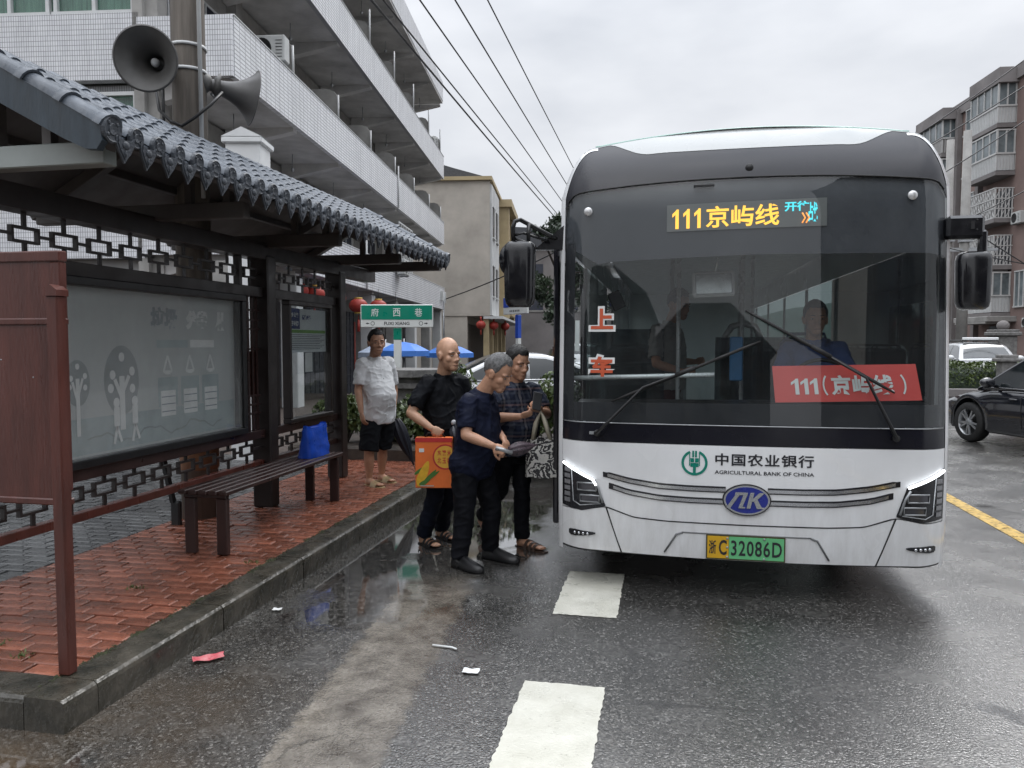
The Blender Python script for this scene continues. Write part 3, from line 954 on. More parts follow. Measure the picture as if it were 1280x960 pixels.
ov = 1.055 / SL.z * .56 / rows if False else (1.205 / rows)
for j in range(NC + 1):
    yy = 3.16 + j * PITCH
    for k in range(rows):
        p = E0 + SL * (ov * k) + Vector((0, yy, 0)) + Vector((0, rnd.uniform(-.003, .003), 0))
        inst('cover_tile', vcov if j in (0, NC) else cov, sh, p - inv + NRM * (.012 if j in (0, NC) else 0), (0, 0, rnd.uniform(-.012, .012)))
    if j < NC:
        for k in range(rows):
            p = E0 + SL * (ov * k) + Vector((0, yy + PITCH / 2, 0)) - NRM * .004
            inst('pan_tile', pan_, sh, p - inv)
back = MB()
for j in range(NC):
    yy = 3.16 + (j + .5) * PITCH
    back.grid(lambda u, v: (SX - 1.06 * v, yy + (u - .5) * PITCH, 3.265 - .56 * 1.06 * v + .035 * abs(math.cos(PI * u)) + .012 * ((v * 4.5) % 1.0)), 6, 18)
tag(back.obj('back_slope_tiles', M['tile'], sh, fix=False), kind='stuff')
b = MB(); b.tube([(SX - .02, 3.12 + k * .3, 3.215 + .008 * (k % 2)) for k in range(20)], .062, 10); b.obj('ridge_tile', M['tile'], sh)
def disc_tile():
    b = MB(); n = 16
    b.lathe([(0, .012), (.020, .016), (.024, .010), (.040, .012), (.046, .016), (.052, .010), (.053, -.006), (0, -.006)], (0, 0, 0), (1, 0, 0), n, sm=False)
    for k in range(4):
        a = PI / 4 + k * PI / 2
        b.ell((.011, .031 * math.cos(a), .031 * math.sin(a)), (.006, .009, .009), None, 6, 4)
    return b.mesh('disc_tile', M['tiledark'])
def drop_tile():
    b = MB()
    out = [(-.062, .034), (-.040, .020), (0, .012), (.040, .020), (.062, .034), (.060, -.008), (.040, -.046), (.018, -.072), (0, -.098), (-.018, -.072), (-.040, -.046), (-.060, -.008)]
    b.prism(out, lambda p: (.006, p[0], p[1]), lambda p: (-.006, p[0], p[1]))
    inn = [(p[0] * .78, p[1] * .78 - .004) for p in out]
    b.prism(inn, lambda p: (.010, p[0], p[1]), lambda p: (.004, p[0], p[1]))
    b.ell((.011, 0, -.012), (.005, .026, .020), None, 8, 4); b.ell((.011, 0, -.052), (.005, .008, .018), None, 6, 4)
    return b.mesh('drop_tile', M['tiledark'])
dt, dr = disc_tile(), drop_tile()
for j in range(NC + 1):
    yy = 3.16 + j * PITCH
    inst('disc_tile', dt, sh, Vector((-2.566, yy, 2.683)) - inv, (0, .12, rnd.uniform(-.05, .05)), (1, 1.25, 1.25) if j in (0, NC) else None)
    if j < NC:
        inst('drop_tile', dr, sh, Vector((-2.560, yy + PITCH / 2, 2.640)) - inv, (rnd.uniform(-.04, .04), .10, rnd.uniform(-.05, .05)))

# ------------------------------------------------------------------ bench
bn = thing('bench', 'dark brown slatted metal bench in front of the bus shelter', 'bench', (-3.22, 5.77, SZ))
for py in (4.84, 6.71):
    for px_ in (-3.10, -3.355):
        b = MB(); b.box((px_, py, SZ + .205), (.085, .045, .41), .006); b.obj('leg', M['brownmetal'], bn)
    b = MB(); b.beam((-3.06, py, SZ + .425), (-3.40, py, SZ + .425), .05, .03, .005); b.obj('crossbar', M['brownmetal'], bn)
for k in range(5):
    xx = -3.062 - k * .082
    b = MB(); b.box((xx, 5.775, SZ + .455), (.062, 1.99, .032), .006); b.obj('seat_slat', M['brownmetal'], bn)

# blue carrier bag on the bench
bb = MB()
def bagpt(u, v):
    a = 2 * PI * u
    w = .42 * (1 - .06 * v) ; d = .17 * (1 - .55 * v)
    ca, sa = math.cos(a), math.sin(a)
    px_ = (abs(sa) ** .5) * (1 if sa > 0 else -1) * d / 2
    py_ = (abs(ca) ** .45) * (1 if ca > 0 else -1) * w / 2
    z = .285 * v
    n = .014 * smooth_noise((py_ * 9, px_ * 9, z * 11), 1.0, 3.1) + .008 * smooth_noise((py_ * 25, px_ * 20, z * 22), 1.0, 7)
    return Vector((-3.20 + px_ + n, 6.50 + py_ + n * .6, SZ + .473 + z + .014 * math.cos(2 * a) * v))
bb.grid(bagpt, 40, 16)
bb.add([bagpt(k / 40, 0) for k in range(40)], [tuple(range(40))])
bb.add([bagpt(k / 40, 1) - Vector((0, 0, .01)) for k in range(40)], [tuple(range(40))])
bo = bb.obj('carrier_bag', mat('blue woven plastic', (.008, .065, .46), .35, var=.3, scale=5, bump=.3, bscale=40))
tag(bo, 'bright blue carrier bag standing on the bench', 'bag')

# ------------------------------------------------------------------ red-brown notice board, end on to the kerb
nb = thing('notice_board', 'dark red wooden notice board on a square post at the pavement corner', 'notice board', (-2.65, 2.94, SZ))
b = MB(); b.box((-2.688, 2.93, SZ + .87), (.060, .056, 1.74), .006); b.obj('post', M['redwood'], nb)
b = MB(); b.box((-3.75, 2.94, SZ + .87), (.088, .088, 1.74), .006); b.obj('post', M['redwood'], nb)
b = MB()
b.prism([(-.036, 1.888), (.036, 1.888), (.036, 1.915), (.0, 1.94), (-.036, 1.915)], lambda p: (-2.688 + p[0], 2.894, p[1]), lambda p: (-2.688 + p[0], 2.966, p[1])); b.obj('post_cap', M['redwood'], nb)
b = MB(); b.box((-3.245, 2.965, 1.50), (1.02, .024, 1.14)); b.obj('panel', M['redwood'], nb)
for zz, hh in ((2.07, .05), (1.775, .032), (.945, .032)):
    b = MB(); b.box((-3.205, 2.968, zz), (1.06, .05, hh), .006); b.obj('frame_rail', M['redwood'], nb)
for xx in (-2.672, -3.68):
    b = MB(); b.box((xx - .035, 2.97, 1.52), (.055, .044, 1.05), .005); b.obj('frame_stile', M['redwood'], nb)
b = MB()
for k in range(2): b.ell((-2.99 + .17 * k, 2.930, 1.60 - .08 * k), (.004, .003, .004), None, 8, 5)
b.obj('screw', M['steel'], nb)
# ------------------------------------------------------------------ city bus
BX = .533
def spray(m):        # road spray dried on the lower panels
    t = m.node_tree; L = t.links.new; b = t.nodes['Principled BSDF']
    src = b.inputs['Base Color'].links[0].from_socket
    co = t.nodes.new('ShaderNodeTexCoord'); sp = t.nodes.new('ShaderNodeSeparateXYZ'); L(co.outputs['Object'], sp.inputs[0])
    mr = _n(t, 'ShaderNodeMapRange'); mr.inputs['From Min'].default_value = 1.0; mr.inputs['From Max'].default_value = .22
    L(sp.outputs[2], mr.inputs['Value'])
    mp_ = t.nodes.new('ShaderNodeMapping'); mp_.inputs['Scale'].default_value = (7, 7, 1.4); L(co.outputs['Object'], mp_.inputs['Vector'])
    nz = _n(t, 'ShaderNodeTexNoise', Scale=1.6, Detail=8.0, Roughness=.7); L(mp_.outputs[0], nz.inputs['Vector'])
    r = t.nodes.new('ShaderNodeValToRGB'); r.color_ramp.elements[0].position = .38; r.color_ramp.elements[1].position = .75; L(nz.outputs['Fac'], r.inputs['Fac'])
    mu = t.nodes.new('ShaderNodeMath'); mu.operation = 'MULTIPLY'; L(mr.outputs[0], mu.inputs[0]); L(r.outputs[0], mu.inputs[1])
    m7 = t.nodes.new('ShaderNodeMath'); m7.operation = 'MULTIPLY'; L(mu.outputs[0], m7.inputs[0]); m7.inputs[1].default_value = .45; mu = m7
    mx = t.nodes.new('ShaderNodeMixRGB'); L(mu.outputs[0], mx.inputs['Fac']); L(src, mx.inputs['Color1']); mx.inputs['Color2'].default_value = (.33, .31, .28, 1)
    L(mx.outputs[0], b.inputs['Base Color'])
M['maskblack'] = mat('satin black mask', (.009, .009, .014), .22, var=.2, scale=2, rvar=.06, spec=.4)
spray(M['busw'])
bus = thing('city_bus', 'white electric city bus with black windscreen surround facing the viewer at the stop', 'bus', (BX, 10.0, 0))
def FY(x, z):
    a = abs(x)
    y = 5.0 + .05 * min(a, 1.0) ** 2
    if a > 1.0: y += .17 * ((a - 1.0) / .25) ** 2.2
    if z > 1.05: y += .10 * (z - 1.05) / 1.5
    if z > 2.55: y += .38 * ((z - 2.55) / .65) ** 2.2
    if z < .8: y += .03 * ((.8 - z) / .5) ** 2
    return y
def FP(x, z, off=0.0): return Vector((BX + x, FY(x, z) - off, z))
def lerp_pts(pts):
    pts = sorted(pts)
    def f(x):
        if x <= pts[0][0]: return pts[0][1]
        for (a, p), (c_, q) in zip(pts, pts[1:]):
            if x <= c_: return p + (q - p) * (x - a) / (c_ - a)
        return pts[-1][1]
    return f
def smooth_pts(pts):
    f = lerp_pts(pts)
    return lambda x: (f(x - .03) + f(x - .015) + f(x) + f(x + .015) + f(x + .03)) / 5
def panel(mb, xl, xr, zb, zt, nx=24, nz=8, off=0.0, depth=.02, mi=0):
    zb_ = zb if callable(zb) else (lambda x: zb)
    zt_ = zt if callable(zt) else (lambda x: zt)
    def P(u, v, o):
        x = xl + (xr - xl) * u
        return FP(x, zb_(x) + (zt_(x) - zb_(x)) * v, o)
    mb.grid(lambda u, v: P(u, v, off), nx, nz, mi)
    ring = [(i / nx, 0) for i in range(nx)] + [(1, j / nz) for j in range(nz)] + [(1 - i / nx, 1) for i in range(nx)] + [(0, 1 - j / nz) for j in range(nz)]
    mb.loft([[P(u, v, off) for u, v in ring], [P(u, v, off - depth) for u, v in ring]], True, False, mi, False)
def bpart(name, m, par=bus, fix=True, *a): pass
def ztop(x):
    a = abs(x)
    return 3.14 - .09 * min(a, 1.0) ** 2 - (.37 * ((a - 1.0) / .25) ** 2.4 if a > 1 else 0)
def zroof(x):      # lower border of the roof fairing
    a = abs(x)
    t_ = max(0, min(1, (a - .62) / .40)); t_ = t_ * t_ * (3 - 2 * t_)
    return min(ztop(x) - .004, 2.965 - .012 * math.exp(-((a - .72) / .1) ** 2) + .12 * t_)
def zws(x): return 2.748 - .055 * (abs(x) / 1.15) ** 2.2 - (.09 * ((abs(x) - 1.1) / .115) ** 3 if abs(x) > 1.1 else 0)
seam = smooth_pts([(-1.25, .545), (-1.08, .548), (-.906, .578), (-.72, .515), (-.5, .502), (0, .500), (.5, .504), (.72, .517), (.906, .582), (1.08, .548), (1.25, .55)])
def zbot(x): return .258 + .010 * (abs(x) / 1.0) ** 2
b = MB(); panel(b, -1.215, 1.215, seam, 1.012, 60, 10, .0, .03); bonnet = b.obj('front_panel', M['busw'], bus, fix=False)
g_ = .004
b = MB()
lo = lambda x: -.798 - .108 * ((x - .255) / .32)
def bumper(sx0, sx1):
    bb_ = MB()
    def P(u, v, o):
        zz = .255 + .3 * v
        xs0 = sx0(zz); xs1 = sx1(zz)
        x = xs0 + (xs1 - xs0) * u
        z = zbot(x) + (seam(x) - .007 - zbot(x)) * v
        return FP(x, z, o)
    n, m_ = 30, 8
    bb_.grid(lambda u, v: P(u, v, .004 if True else 0), n, m_)
    ring = [(i / n, 0) for i in range(n)] + [(1, j / m_) for j in range(m_)] + [(1 - i / n, 1) for i in range(n)] + [(0, 1 - j / m_) for j in range(m_)]
    bb_.loft([[P(u, v, .004) for u, v in ring], [P(u, v, -.03) for u, v in ring]], True, False, 0, False)
    return bb_
LB = lambda z: -(.798 + .108 * (z - .255) / .32); RB = lambda z: (.798 + .108 * (z - .255) / .32)
bumper(lambda z: LB(z) + .004, lambda z: RB(z) - .004).obj('bumper', M['busw'], bus, fix=False)
bumper(lambda z: -1.215, lambda z: LB(z) - .004).obj('bumper_corner', M['busw'], bus, fix=False)
bumper(lambda z: RB(z) + .004, lambda z: 1.215).obj('bumper_corner', M['busw'], bus, fix=False)
b = MB(); panel(b, -1.22, 1.22, .25, .62, 40, 4, -.022, .02); b.obj('front_backing', M['black'], bus, fix=False)
# dark recess line round the plate, as shallow pressed edges
for sg in (-1, 1):
    b = MB()
    pts = [FP(sg * .40 + 0, .430, .006), FP(sg * .44, .415, .007), FP(sg * .515, .288, .007)]
    b.tube(pts, .0065, 6); b.obj('bumper_crease', M['greysoft'], bus)
b = MB(); b.tube([FP(-.40 + .8 * k / 16, .432, .004) for k in range(17)], .005, 6); b.obj('bumper_crease', M['greysoft'], bus)
# black sill under the windscreen, screen, surround, roof fairing
b = MB(); panel(b, -1.215, 1.215, 1.017, 1.138, 50, 3, 0, .02); b.obj('cowl_panel', M['maskblack'], bus, fix=False)
b = MB(); b.tube([FP(-1.2 + 2.4 * k / 40, 1.142, .001) for k in range(41)], .004, 6); b.obj('screen_seal', M['steel'], bus)
M['wscreen'] = glass('windscreen glass', (.84, .88, .88), rough=.012, op=.022, opcol=(.40, .42, .45), smear=.02, ior=1.6, arcs=((.885, 1.085, 1.12), (-.965, 1.075, 1.18)))
b = MB(); b.grid(lambda u, v: FP(-1.213 + 2.426 * u, 1.146 + (zws(-1.213 + 2.426 * u) - .005 - 1.146) * v, 0), 64, 24); ws = b.obj('windscreen', M['wscreen'], bus, fix=False)
b = MB(); panel(b, -1.215, 1.215, zws, lambda x: max(zws(x) + .004, zroof(x) - .003), 64, 8, .003, .02); b.obj('top_mask', M['maskblack'], bus, fix=False)
b = MB(); b.tube([FP(-1.19 + 2.38 * k / 60, zws(-1.19 + 2.38 * k / 60) + .001, .004) for k in range(61)], .0045, 6); b.obj('screen_seal', M['rubber'], bus)
b = MB(); panel(b, -1.10, 1.10, zroof, ztop, 60, 5, .006, .03); b.obj('roof_fairing', M['busgrey'], bus, fix=False)
M['greenline'] = mat('pale green roof trim', (.34, .52, .46), .3, var=.1)
b = MB(); b.tube([FP(-1.02 + 2.04 * k / 50, ztop(-1.02 + 2.04 * k / 50), .002) + Vector((0, .012, .004)) for k in range(51)], .009, 6); b.obj('roof_trim', M['greenline'], bus)
# white corner pillars and body shell
def shell_ring(y, k=1.0):
    pts = []
    for j in range(15): pts.append((-1.25, .27 + (2.68 - .27) * j / 14))
    n = 24
    for j in range(1, n):
        x = -1.25 + 2.5 * j / n
        x = 1.25 * math.sin(math.asin(1) * (x / 1.25))
        pts.append((x, ztop(x)))
    for j in range(15): pts.append((1.25, 2.68 - (2.68 - .27) * j / 14))
    return [Vector((BX + p[0], y, p[1])) for p in pts]
for sg in (-1, 1):
    b = MB()
    rows_ = []
    for k in range(31):
        z = .235 + (2.70 - .235) * k / 30
        rows_.append([FP(sg * xx, z, .004) for xx in (1.216, 1.228, 1.242, 1.25)] + [Vector((BX + sg * 1.252, 5.5, z))])
    b.loft(rows_, False, False)
    top = []
    for k in range(13):
        x = 1.25 - (.25) * (k / 12) ** 1.3
        z = ztop(x)
        top.append([FP(sg * (x - .035 * (1 - k / 12)), z - .03 * (k / 12), .006), FP(sg * x, z, .004), Vector((BX + sg * x, 5.55, z + .004))])
    b.loft(top, False, False)
    b.obj('corner_pillar', M['busw'], bus, fix=False)
b = MB()
st = [5.42, 5.6, 6.2, 8, 11, 14, 15.6]
sec = []
for j in range(33):
    a = PI * j / 32
    x = -1.25 * math.cos(a)
    sec.append((x, ztop(x)))
b.loft([[Vector((BX + p[0], y, p[1] + .02 * min(1, (y - 5.4) / 1.5))) for p in sec] for y in st], False, False); b.obj('roof', M['busw'], bus, fix=False)
b = MB(); b.box((BX, 10.8, 3.20), (1.5, 7.0, .18), .05); b.obj('roof_unit', M['busgrey'], bus)
M['busglass'] = glass('bus side glass', (.60, .66, .65), op=.12)
# sides: nearside has the front door between y 5.55 and 6.75
def side(sg, y0, y1, z0, z1, m, nm, t_=.03, ins=0.0):
    b = MB(); b.box((BX + sg * (1.235 - ins), (y0 + y1) / 2, (z0 + z1) / 2), (t_, y1 - y0, z1 - z0)); return b.obj(nm, m, bus)
for sg in (-1, 1):
    segs = ((5.5, 7.2), (7.205, 15.6)) if sg > 0 else ((6.85, 9.4), (10.6, 15.6))
    for (a, c_) in segs:
        side(sg, a, c_, .28, 1.10, M['busw'], 'side_panel')
        side(sg, a, c_, 1.104, 2.346, M['dkglass'] if a < 7.0 and sg > 0 else M['busglass'], 'side_window', .012)  # driver's pane given a dark tint, added to dim the cab
    side(sg, 5.5, 15.6, 2.35, 2.70, M['busw'], 'side_panel')
    for yy in ((7.0, 8.2, 9.38, 10.62, 12.2, 13.8, 15.5) if sg < 0 else (5.56, 7.0, 8.5, 10.2, 12.0, 13.8, 15.5)):
        side(sg, yy - .05, yy + .05, 1.104, 2.346, M['black'], 'window_pillar', .02, -.012)
b = MB(); b.box((BX, 15.6, 1.65), (2.46, .04, 2.7)); b.obj('rear_panel', M['busw'], bus)
for sg in (-1, 1):
    for yy in (7.75, 13.1) if sg > 0 else (7.75, 13.1):
        w = MB(); w.lathe([(.30, -.12), (.44, -.11), (.475, -.05), (.475, .05), (.44, .11), (.28, .12)], (BX + sg * 1.10, yy, .475), (1, 0, 0), 24); tyre = w.obj('tyre', M['rubber'], bus)
        w = MB(); w.lathe([(.02, .08 * sg), (.12, .09 * sg), (.28, .04 * sg), (.30, .11 * sg)], (BX + sg * 1.10, yy, .475), (1, 0, 0), 24); w.obj('wheel_rim', M['steel'], bus)
# under-floor darkness is the chassis itself
b = MB(); b.box((BX, 10.6, .36), (2.30, 9.8, .10)); b.box((BX - .35, 11, .30), (.16, 8, .16)); b.box((BX + .35, 11, .30), (.16, 8, .16)); b.box((BX, 7.75, .42), (2.0, .22, .22)); b.obj('chassis', M['black'], bus)

# headlamps
M['lampblack'] = mat('headlamp inner', (.016, .017, .02), .25, var=.3, scale=8)
M['drl'] = emat('daytime running light', (.92, .96, 1.0), 2.4)
for sg in (-1, 1):
    if sg < 0:
        top_ = lerp_pts([(-1.214, .868), (-.985, .764), (-.906, .582)]); bot_ = lerp_pts([(-1.214, .556), (-1.07, .538), (-.906, .578)])
        xl, xr = -1.214, -.908
    else:
        top_ = lerp_pts([(.906, .590), (.968, .782), (1.214, .886)]); bot_ = lerp_pts([(.906, .586), (1.05, .550), (1.214, .566)])
        xl, xr = .908, 1.214
    b = MB(); panel(b, xl, xr, bot_, top_, 26, 8, .006, .02); hl = b.obj('headlamp', M['lampblack'], bus, fix=False)
    def hx(t_): return sg * (1.205 - t_ * .235)
    b = MB(); b.tube([FP(hx(t_ / 10), top_(hx(t_ / 10)) - .010, .014) for t_ in range(11)], .0095, 8); b.obj('daytime_light', M['drl'], hl)
    for (xc, zc, w_, h_) in ((1.035, .705, .13, .050), (1.015, .625, .13, .045)):
        b = MB()
        pts = [FP(sg * (xc + a * w_ / 2), zc + c_ * h_ / 2, .012) for a, c_ in ((-1, -1), (1, -1), (1, 1), (-1, 1), (-1, -1))]
        b.tube(pts, .006, 6); b.obj('lens_frame', M['steel'], hl)
        b = MB(); panel(b, sg * xc - w_ / 2 + .008, sg * xc + w_ / 2 - .008, zc - h_ / 2 + .006, zc + h_ / 2 - .006, 4, 2, .010, .008)
        b.obj('lamp_lens', mat('lamp lens', (.10, .10, .11), .1, metal=.5), hl, fix=False)
    b = MB()
    for k in range(6):
        zc = .60 + k * .042
        panel(b, sg * 1.175 - .022, sg * 1.175 + .022, zc - .015, zc + .012, 3, 2, .013, .008)
    b.obj('indicator_strip', mat('indicator cells', (.20, .20, .21), .25, var=.2), hl, fix=False)
    b = MB(); b.tube([FP(sg * .985, .755, .012), FP(sg * .955, .70, .012), FP(sg * .925, .60, .012)], .008, 6); b.tube([FP(sg * .94, .595, .011), FP(sg * 1.08, .575, .011), FP(sg * 1.13, .60, .011), FP(sg * 1.145, .83, .011)], .004, 6); b.obj('lamp_trim', M['steel'], hl)
    # fog lamp
    def fz(x): return .378 + .0
    b = MB()
    xs = [.975, 1.0, 1.05, 1.12, 1.155, 1.165]
    tz = lerp_pts([(sg * x, z) for x, z in zip(xs, (.388, .392, .396, .400, .398, .390))]); bz = lerp_pts([(sg * x, z) for x, z in zip(xs, (.380, .372, .364, .354, .356, .366))])
    panel(b, min(sg * .975, sg * 1.165), max(sg * .975, sg * 1.165), bz, tz, 16, 4, .010, .02); fg = b.obj('fog_lamp', M['lampblack'], bus, fix=False)
    b = MB()
    for k in range(4): b.ell(FP(sg * (1.03 + k * .03), .378, .014), (.010, .006, .010), None, 8, 5)
    b.obj('lamp_lens', M['chrome'], fg)
# grille bars, each side of the badge
for (za, zb_) in ((.728, .80), (.650, .722)):
    for sg in (-1, 1):
        xe = .925 if za > .7 else .885
        f = smooth_pts([(0, za), (.35, za), (.55, za + .006), (.75, za + .032), (xe, zb_)])
        b = MB(); panel(b, min(sg * .13, sg * xe), max(sg * .13, sg * xe), lambda x: f(abs(x)) - .020, lambda x: f(abs(x)) + .020 - .006 * (abs(x) > .9), 36, 2, .003, .008)
        gb = b.obj('grille_slot', M['gblack'], bus, fix=False)
        b = MB(); panel(b, min(sg * .13, sg * (xe - .03)), max(sg * .13, sg * (xe - .03)), lambda x: f(abs(x)) - .012, lambda x: f(abs(x)) + .009, 36, 2, .009, .008); b.obj('grille_bar', M['chrome'], gb, fix=False)
b = MB(); b.tube([FP(x, seam(x) - .002, .003) for x in [-.906 + 1.812 * k / 60 for k in range(61)]], .004, 6); b.obj('seam_gap', M['rubber'], bus)
for sg in (-1, 1):
    b = MB(); b.tube([FP(sg * (.906 - .108 * k / 10), .575 - .32 * k / 10, .004) for k in range(11)], .0035, 6); b.obj('seam_gap', M['rubber'], bus)
# oval badge
def oval(rx, rz, o0, o1, n=48):
    b = MB()
    c = [(rx * math.cos(2 * PI * k / n), rz * math.sin(2 * PI * k / n)) for k in range(n)]
    b.prism(c, lambda p: FP(p[0], .667 + p[1], o1), lambda p: FP(p[0], .667 + p[1], o0)); return b
bd = oval(.151, .103, 0, .012).obj('badge', M['black'], bus)
oval(.143, .096, .012, .017).obj('badge_rim', M['chrome'], bd)
M['badgeblue'] = mat('badge blue', (.018, .03, .24), .25, var=.1)
oval(.131, .085, .017, .020).obj('badge_field', M['badgeblue'], bd)
b = MB()
def bl(x, z): return FP(x, .667 + z, .0225)
sh_ = .22
def qd(pts): b.prism([(p[0] + p[1] * sh_, p[1]) for p in pts], lambda p: FP(p[0], .667 + p[1], .0245), lambda p: FP(p[0], .667 + p[1], .020))
qd([(-.118, -.052), (-.090, -.052), (-.052, .036), (-.078, .036)])
qd([(-.082, .034), (-.005, .034), (-.005, .052), (-.082, .052)])
qd([(-.040, -.045), (-.018, -.045), (-.005, .034), (-.030, .034)])
qd([(-.040, -.052), (.0, -.052), (.0, -.042), (-.040, -.042)])
qd([(.010, -.052), (.034, -.052), (.034, .052), (.010, .052)])
qd([(.034, -.006), (.052, -.006), (.098, .052), (.066, .052), (.034, .012)])
qd([(.040, .002), (.062, .010), (.100, -.040), (.108, -.052), (.074, -.052)])
qd([(.086, -.052), (.122, -.052), (.122, -.042), (.090, -.042)])
b.obj('badge_lettering', M['chrome'], bd)
# bank emblem and words
M['bankgreen'] = mat('bank green vinyl', (.0, .20, .145), .35, var=.05)
b = MB(); ec = (-.329, .897)
def earc(r0, r1, a0, a1, n=40):
    for k in range(n):
        p, q = a0 + (a1 - a0) * k / n, a0 + (a1 - a0) * (k + 1) / n
        b.add([FP(ec[0] + r * math.sin(t_), ec[1] + r * math.cos(t_), .003) for r, t_ in ((r0, p), (r1, p), (r1, q), (r0, q))], [(0, 1, 2, 3)])
earc(.067, .083, R(22), R(338))
def er(x0, x1, z0, z1): b.add([FP(ec[0] + x, ec[1] + z, .003) for x, z in ((x0, z0), (x1, z0), (x1, z1), (x0, z1))], [(0, 1, 2, 3)])
er(-.009, .009, -.070, .0); er(-.026, -.003, -.026, -.002); er(.003, .026, -.026, -.002); er(-.026, -.003, .003, .030); er(.003, .026, .003, .030)
er(-.015, -.003, .036, .078); er(.003, .015, .036, .078); er(-.034, -.028, -.02, .058); er(.028, .034, -.02, .058)
b.obj('bank_emblem', M['bankgreen'], bus, fix=False)
b = MB()
put_text(b, '中国农业银行', lambda x, z: FP(.104 + x, .925 + z, .003), .11, w=.605, h=.080, bold=.0022, spacing=1.12)
put_text(b, 'AGRICULTURAL BANK OF CHINA', lambda x, z: FP(.104 + x, .842 + z, .003), .03, w=.610, h=.024, bold=.0004)
b.obj('bank_lettering', M['ink'], bus, fix=False)
# number plate
M['plateg'] = mat('plate green', (.13, .46, .20), .35, var=.06); M['platey'] = mat('plate yellow', (.62, .36, .02), .35, var=.06); M['platef'] = mat('plate frame', (.055, .05, .02), .4)
pl = MB()
def pbox(x0, x1, z0, z1, o0, o1, b=pl, mi=0):
    b.prism([(x0, z0), (x1, z0), (x1, z1), (x0, z1)], lambda p: Vector((BX + p[0], FY(0, .35) - o1, p[1])), lambda p: Vector((BX + p[0], FY(0, .35) - o0, p[1])), mi)
pbox(-.248, .244, .268, .430, .0, .020); plate = pl.obj('number_plate', M['platef'], bus)
b = MB(); pbox(-.240, -.106, .277, .421, .020, .023, b, 1); pbox(-.104, .236, .277, .421, .020, .023, b, 0); b.obj('plate_field', [M['plateg'], M['platey']], plate)
b = MB(); pf = lambda cx: (lambda x, z: Vector((BX + cx + x, FY(0, .35) - .0245, .349 + z)))
put_text(b, '浙', pf(-.208), .09, w=.046, h=.090, bold=.0015); put_text(b, 'C', pf(-.143), .09, w=.050, h=.100, bold=.002); put_text(b, '32086D', pf(.066), .1, w=.315, h=.102, bold=.0016, spacing=1.12)
b.obj('plate_lettering', M['ink'], plate, fix=False)
b = MB()
for (x, z) in ((-.115, .409), (-.115, .287), (.115, .413), (.115, .283), (-.115, .35)): b.ell((BX + x, FY(0, .35) - .024, z), (.008, .004, .008), None, 8, 4)
b.obj('plate_bolt', M['steel'], plate)

# things on the screen surround
b = MB(); b.lathe([(0, .012), (.022, .012), (.026, 0), (.026, -.01)], FP(0.0, 2.815, .004), (0, -1, 0), 16); b.obj('camera_eye', M['black'], bus)
for (x, z) in ((-1.045, 2.565), (.98, 2.598)):
    b = MB(); b.ell(FP(x, z, .0), (.030, .014, .030)); b.obj('marker_lamp', mat('clear lamp dome', (.6, .6, .6), .15, metal=.4), bus)
b = MB(); b.box(FP(-.287, 2.703, -.004), (.13, .016, .020), .004); b.obj('sensor_strip', M['black'], bus)
b = MB(); panel(b, -1.02, -.975, 1.062, 1.082, 2, 2, .004, .006); b.obj('small_badge', M['steel'], bus, fix=False)

# dark bands behind the screen: sun band, side bands, lower band
M['frit'] = mat('black screen band', (.010, .010, .013), .5, var=.15)
def inner(name, xl, xr, zb, zt, m, off=-.016, nx=40, nz=6, depth=.006):
    b = MB(); panel(b, xl, xr, zb, zt, nx, nz, off, depth); return b.obj(name, m, bus, fix=False)
inner('sun_band', -1.21, 1.21, lerp_pts([(-1.21, 2.35), (-1.12, 2.30), (-.98, 2.205), (-.9, 2.222), (0, 2.246), (1.1, 2.24), (1.21, 2.22)]), lambda x: zws(x) - .008, mat('screen sun band', (.030, .031, .038), .5, var=.1), -.020)
inner('side_band', -1.212, -1.135, 1.148, 2.36, M['frit'], nx=8, nz=16)
inner('side_band', 1.165, 1.212, 1.148, 2.36, M['frit'], nx=8, nz=16)
inner('lower_band', -1.134, 1.164, 1.148, lerp_pts([(-1.13, 1.275), (0, 1.285), (1.16, 1.29)]), M['frit'], nx=40, nz=3)

def ones(b, fn, pitch, h, w_):
    for k in (-1, 0, 1):
        x = k * pitch
        b.add([fn(x - w_ * .1, -h / 2), fn(x + w_ * .9, -h / 2), fn(x + w_ * .9, h / 2), fn(x + w_ * .2, h / 2), fn(x - w_ * .1, h * .40), fn(x - w_ * .1, h * .24)], [(0, 1, 2, 5), (5, 2, 3, 4)])
        b.add([fn(x - w_ * .1, h * .24), fn(x - w_ * .1, h * .42), fn(x - w_ * 1.05, h * .27), fn(x - w_ * 1.05, h * .09)], [(0, 1, 2, 3)])
# destination display
M['ledy'] = emat('amber led', (1.0, .50, .05), 1.1); M['ledc'] = emat('cyan led', (.06, .62, .72), 1.0); M['ledo'] = emat('orange led', (1.0, .34, .06), 1.0)
b = MB(); panel(b, -.522, .472, lambda x: 2.408 + .012 * (x + .5), lambda x: 2.583 + .016 * (x + .5), 20, 3, -.0125, .005); led = b.obj('destination_display', mat('display ground', (.135, .135, .13), .6, var=.05), bus, fix=False)
b = MB()
def lf(cx, cz): return lambda x, z: FP(cx + x, cz + z + .014 * (cx + .5) + .014 * x, -.0105)
ones(b, lf(-.395, 2.488), .070, .128, .021)
put_text(b, '京屿线', lf(-.045, 2.492), .2, w=.455, h=.140, bold=.0036, spacing=1.0)
b.obj('display_lettering', M['ledy'], led, fix=False)
b = MB(); put_text(b, '开往', lf(.29, 2.537), .08, w=.152, h=.064, bold=.0022); put_text(b, '战', lf(.388, 2.497), .1, w=.056, h=.125, bold=.002); b.obj('display_lettering', M['ledc'], led, fix=False)
b = MB()
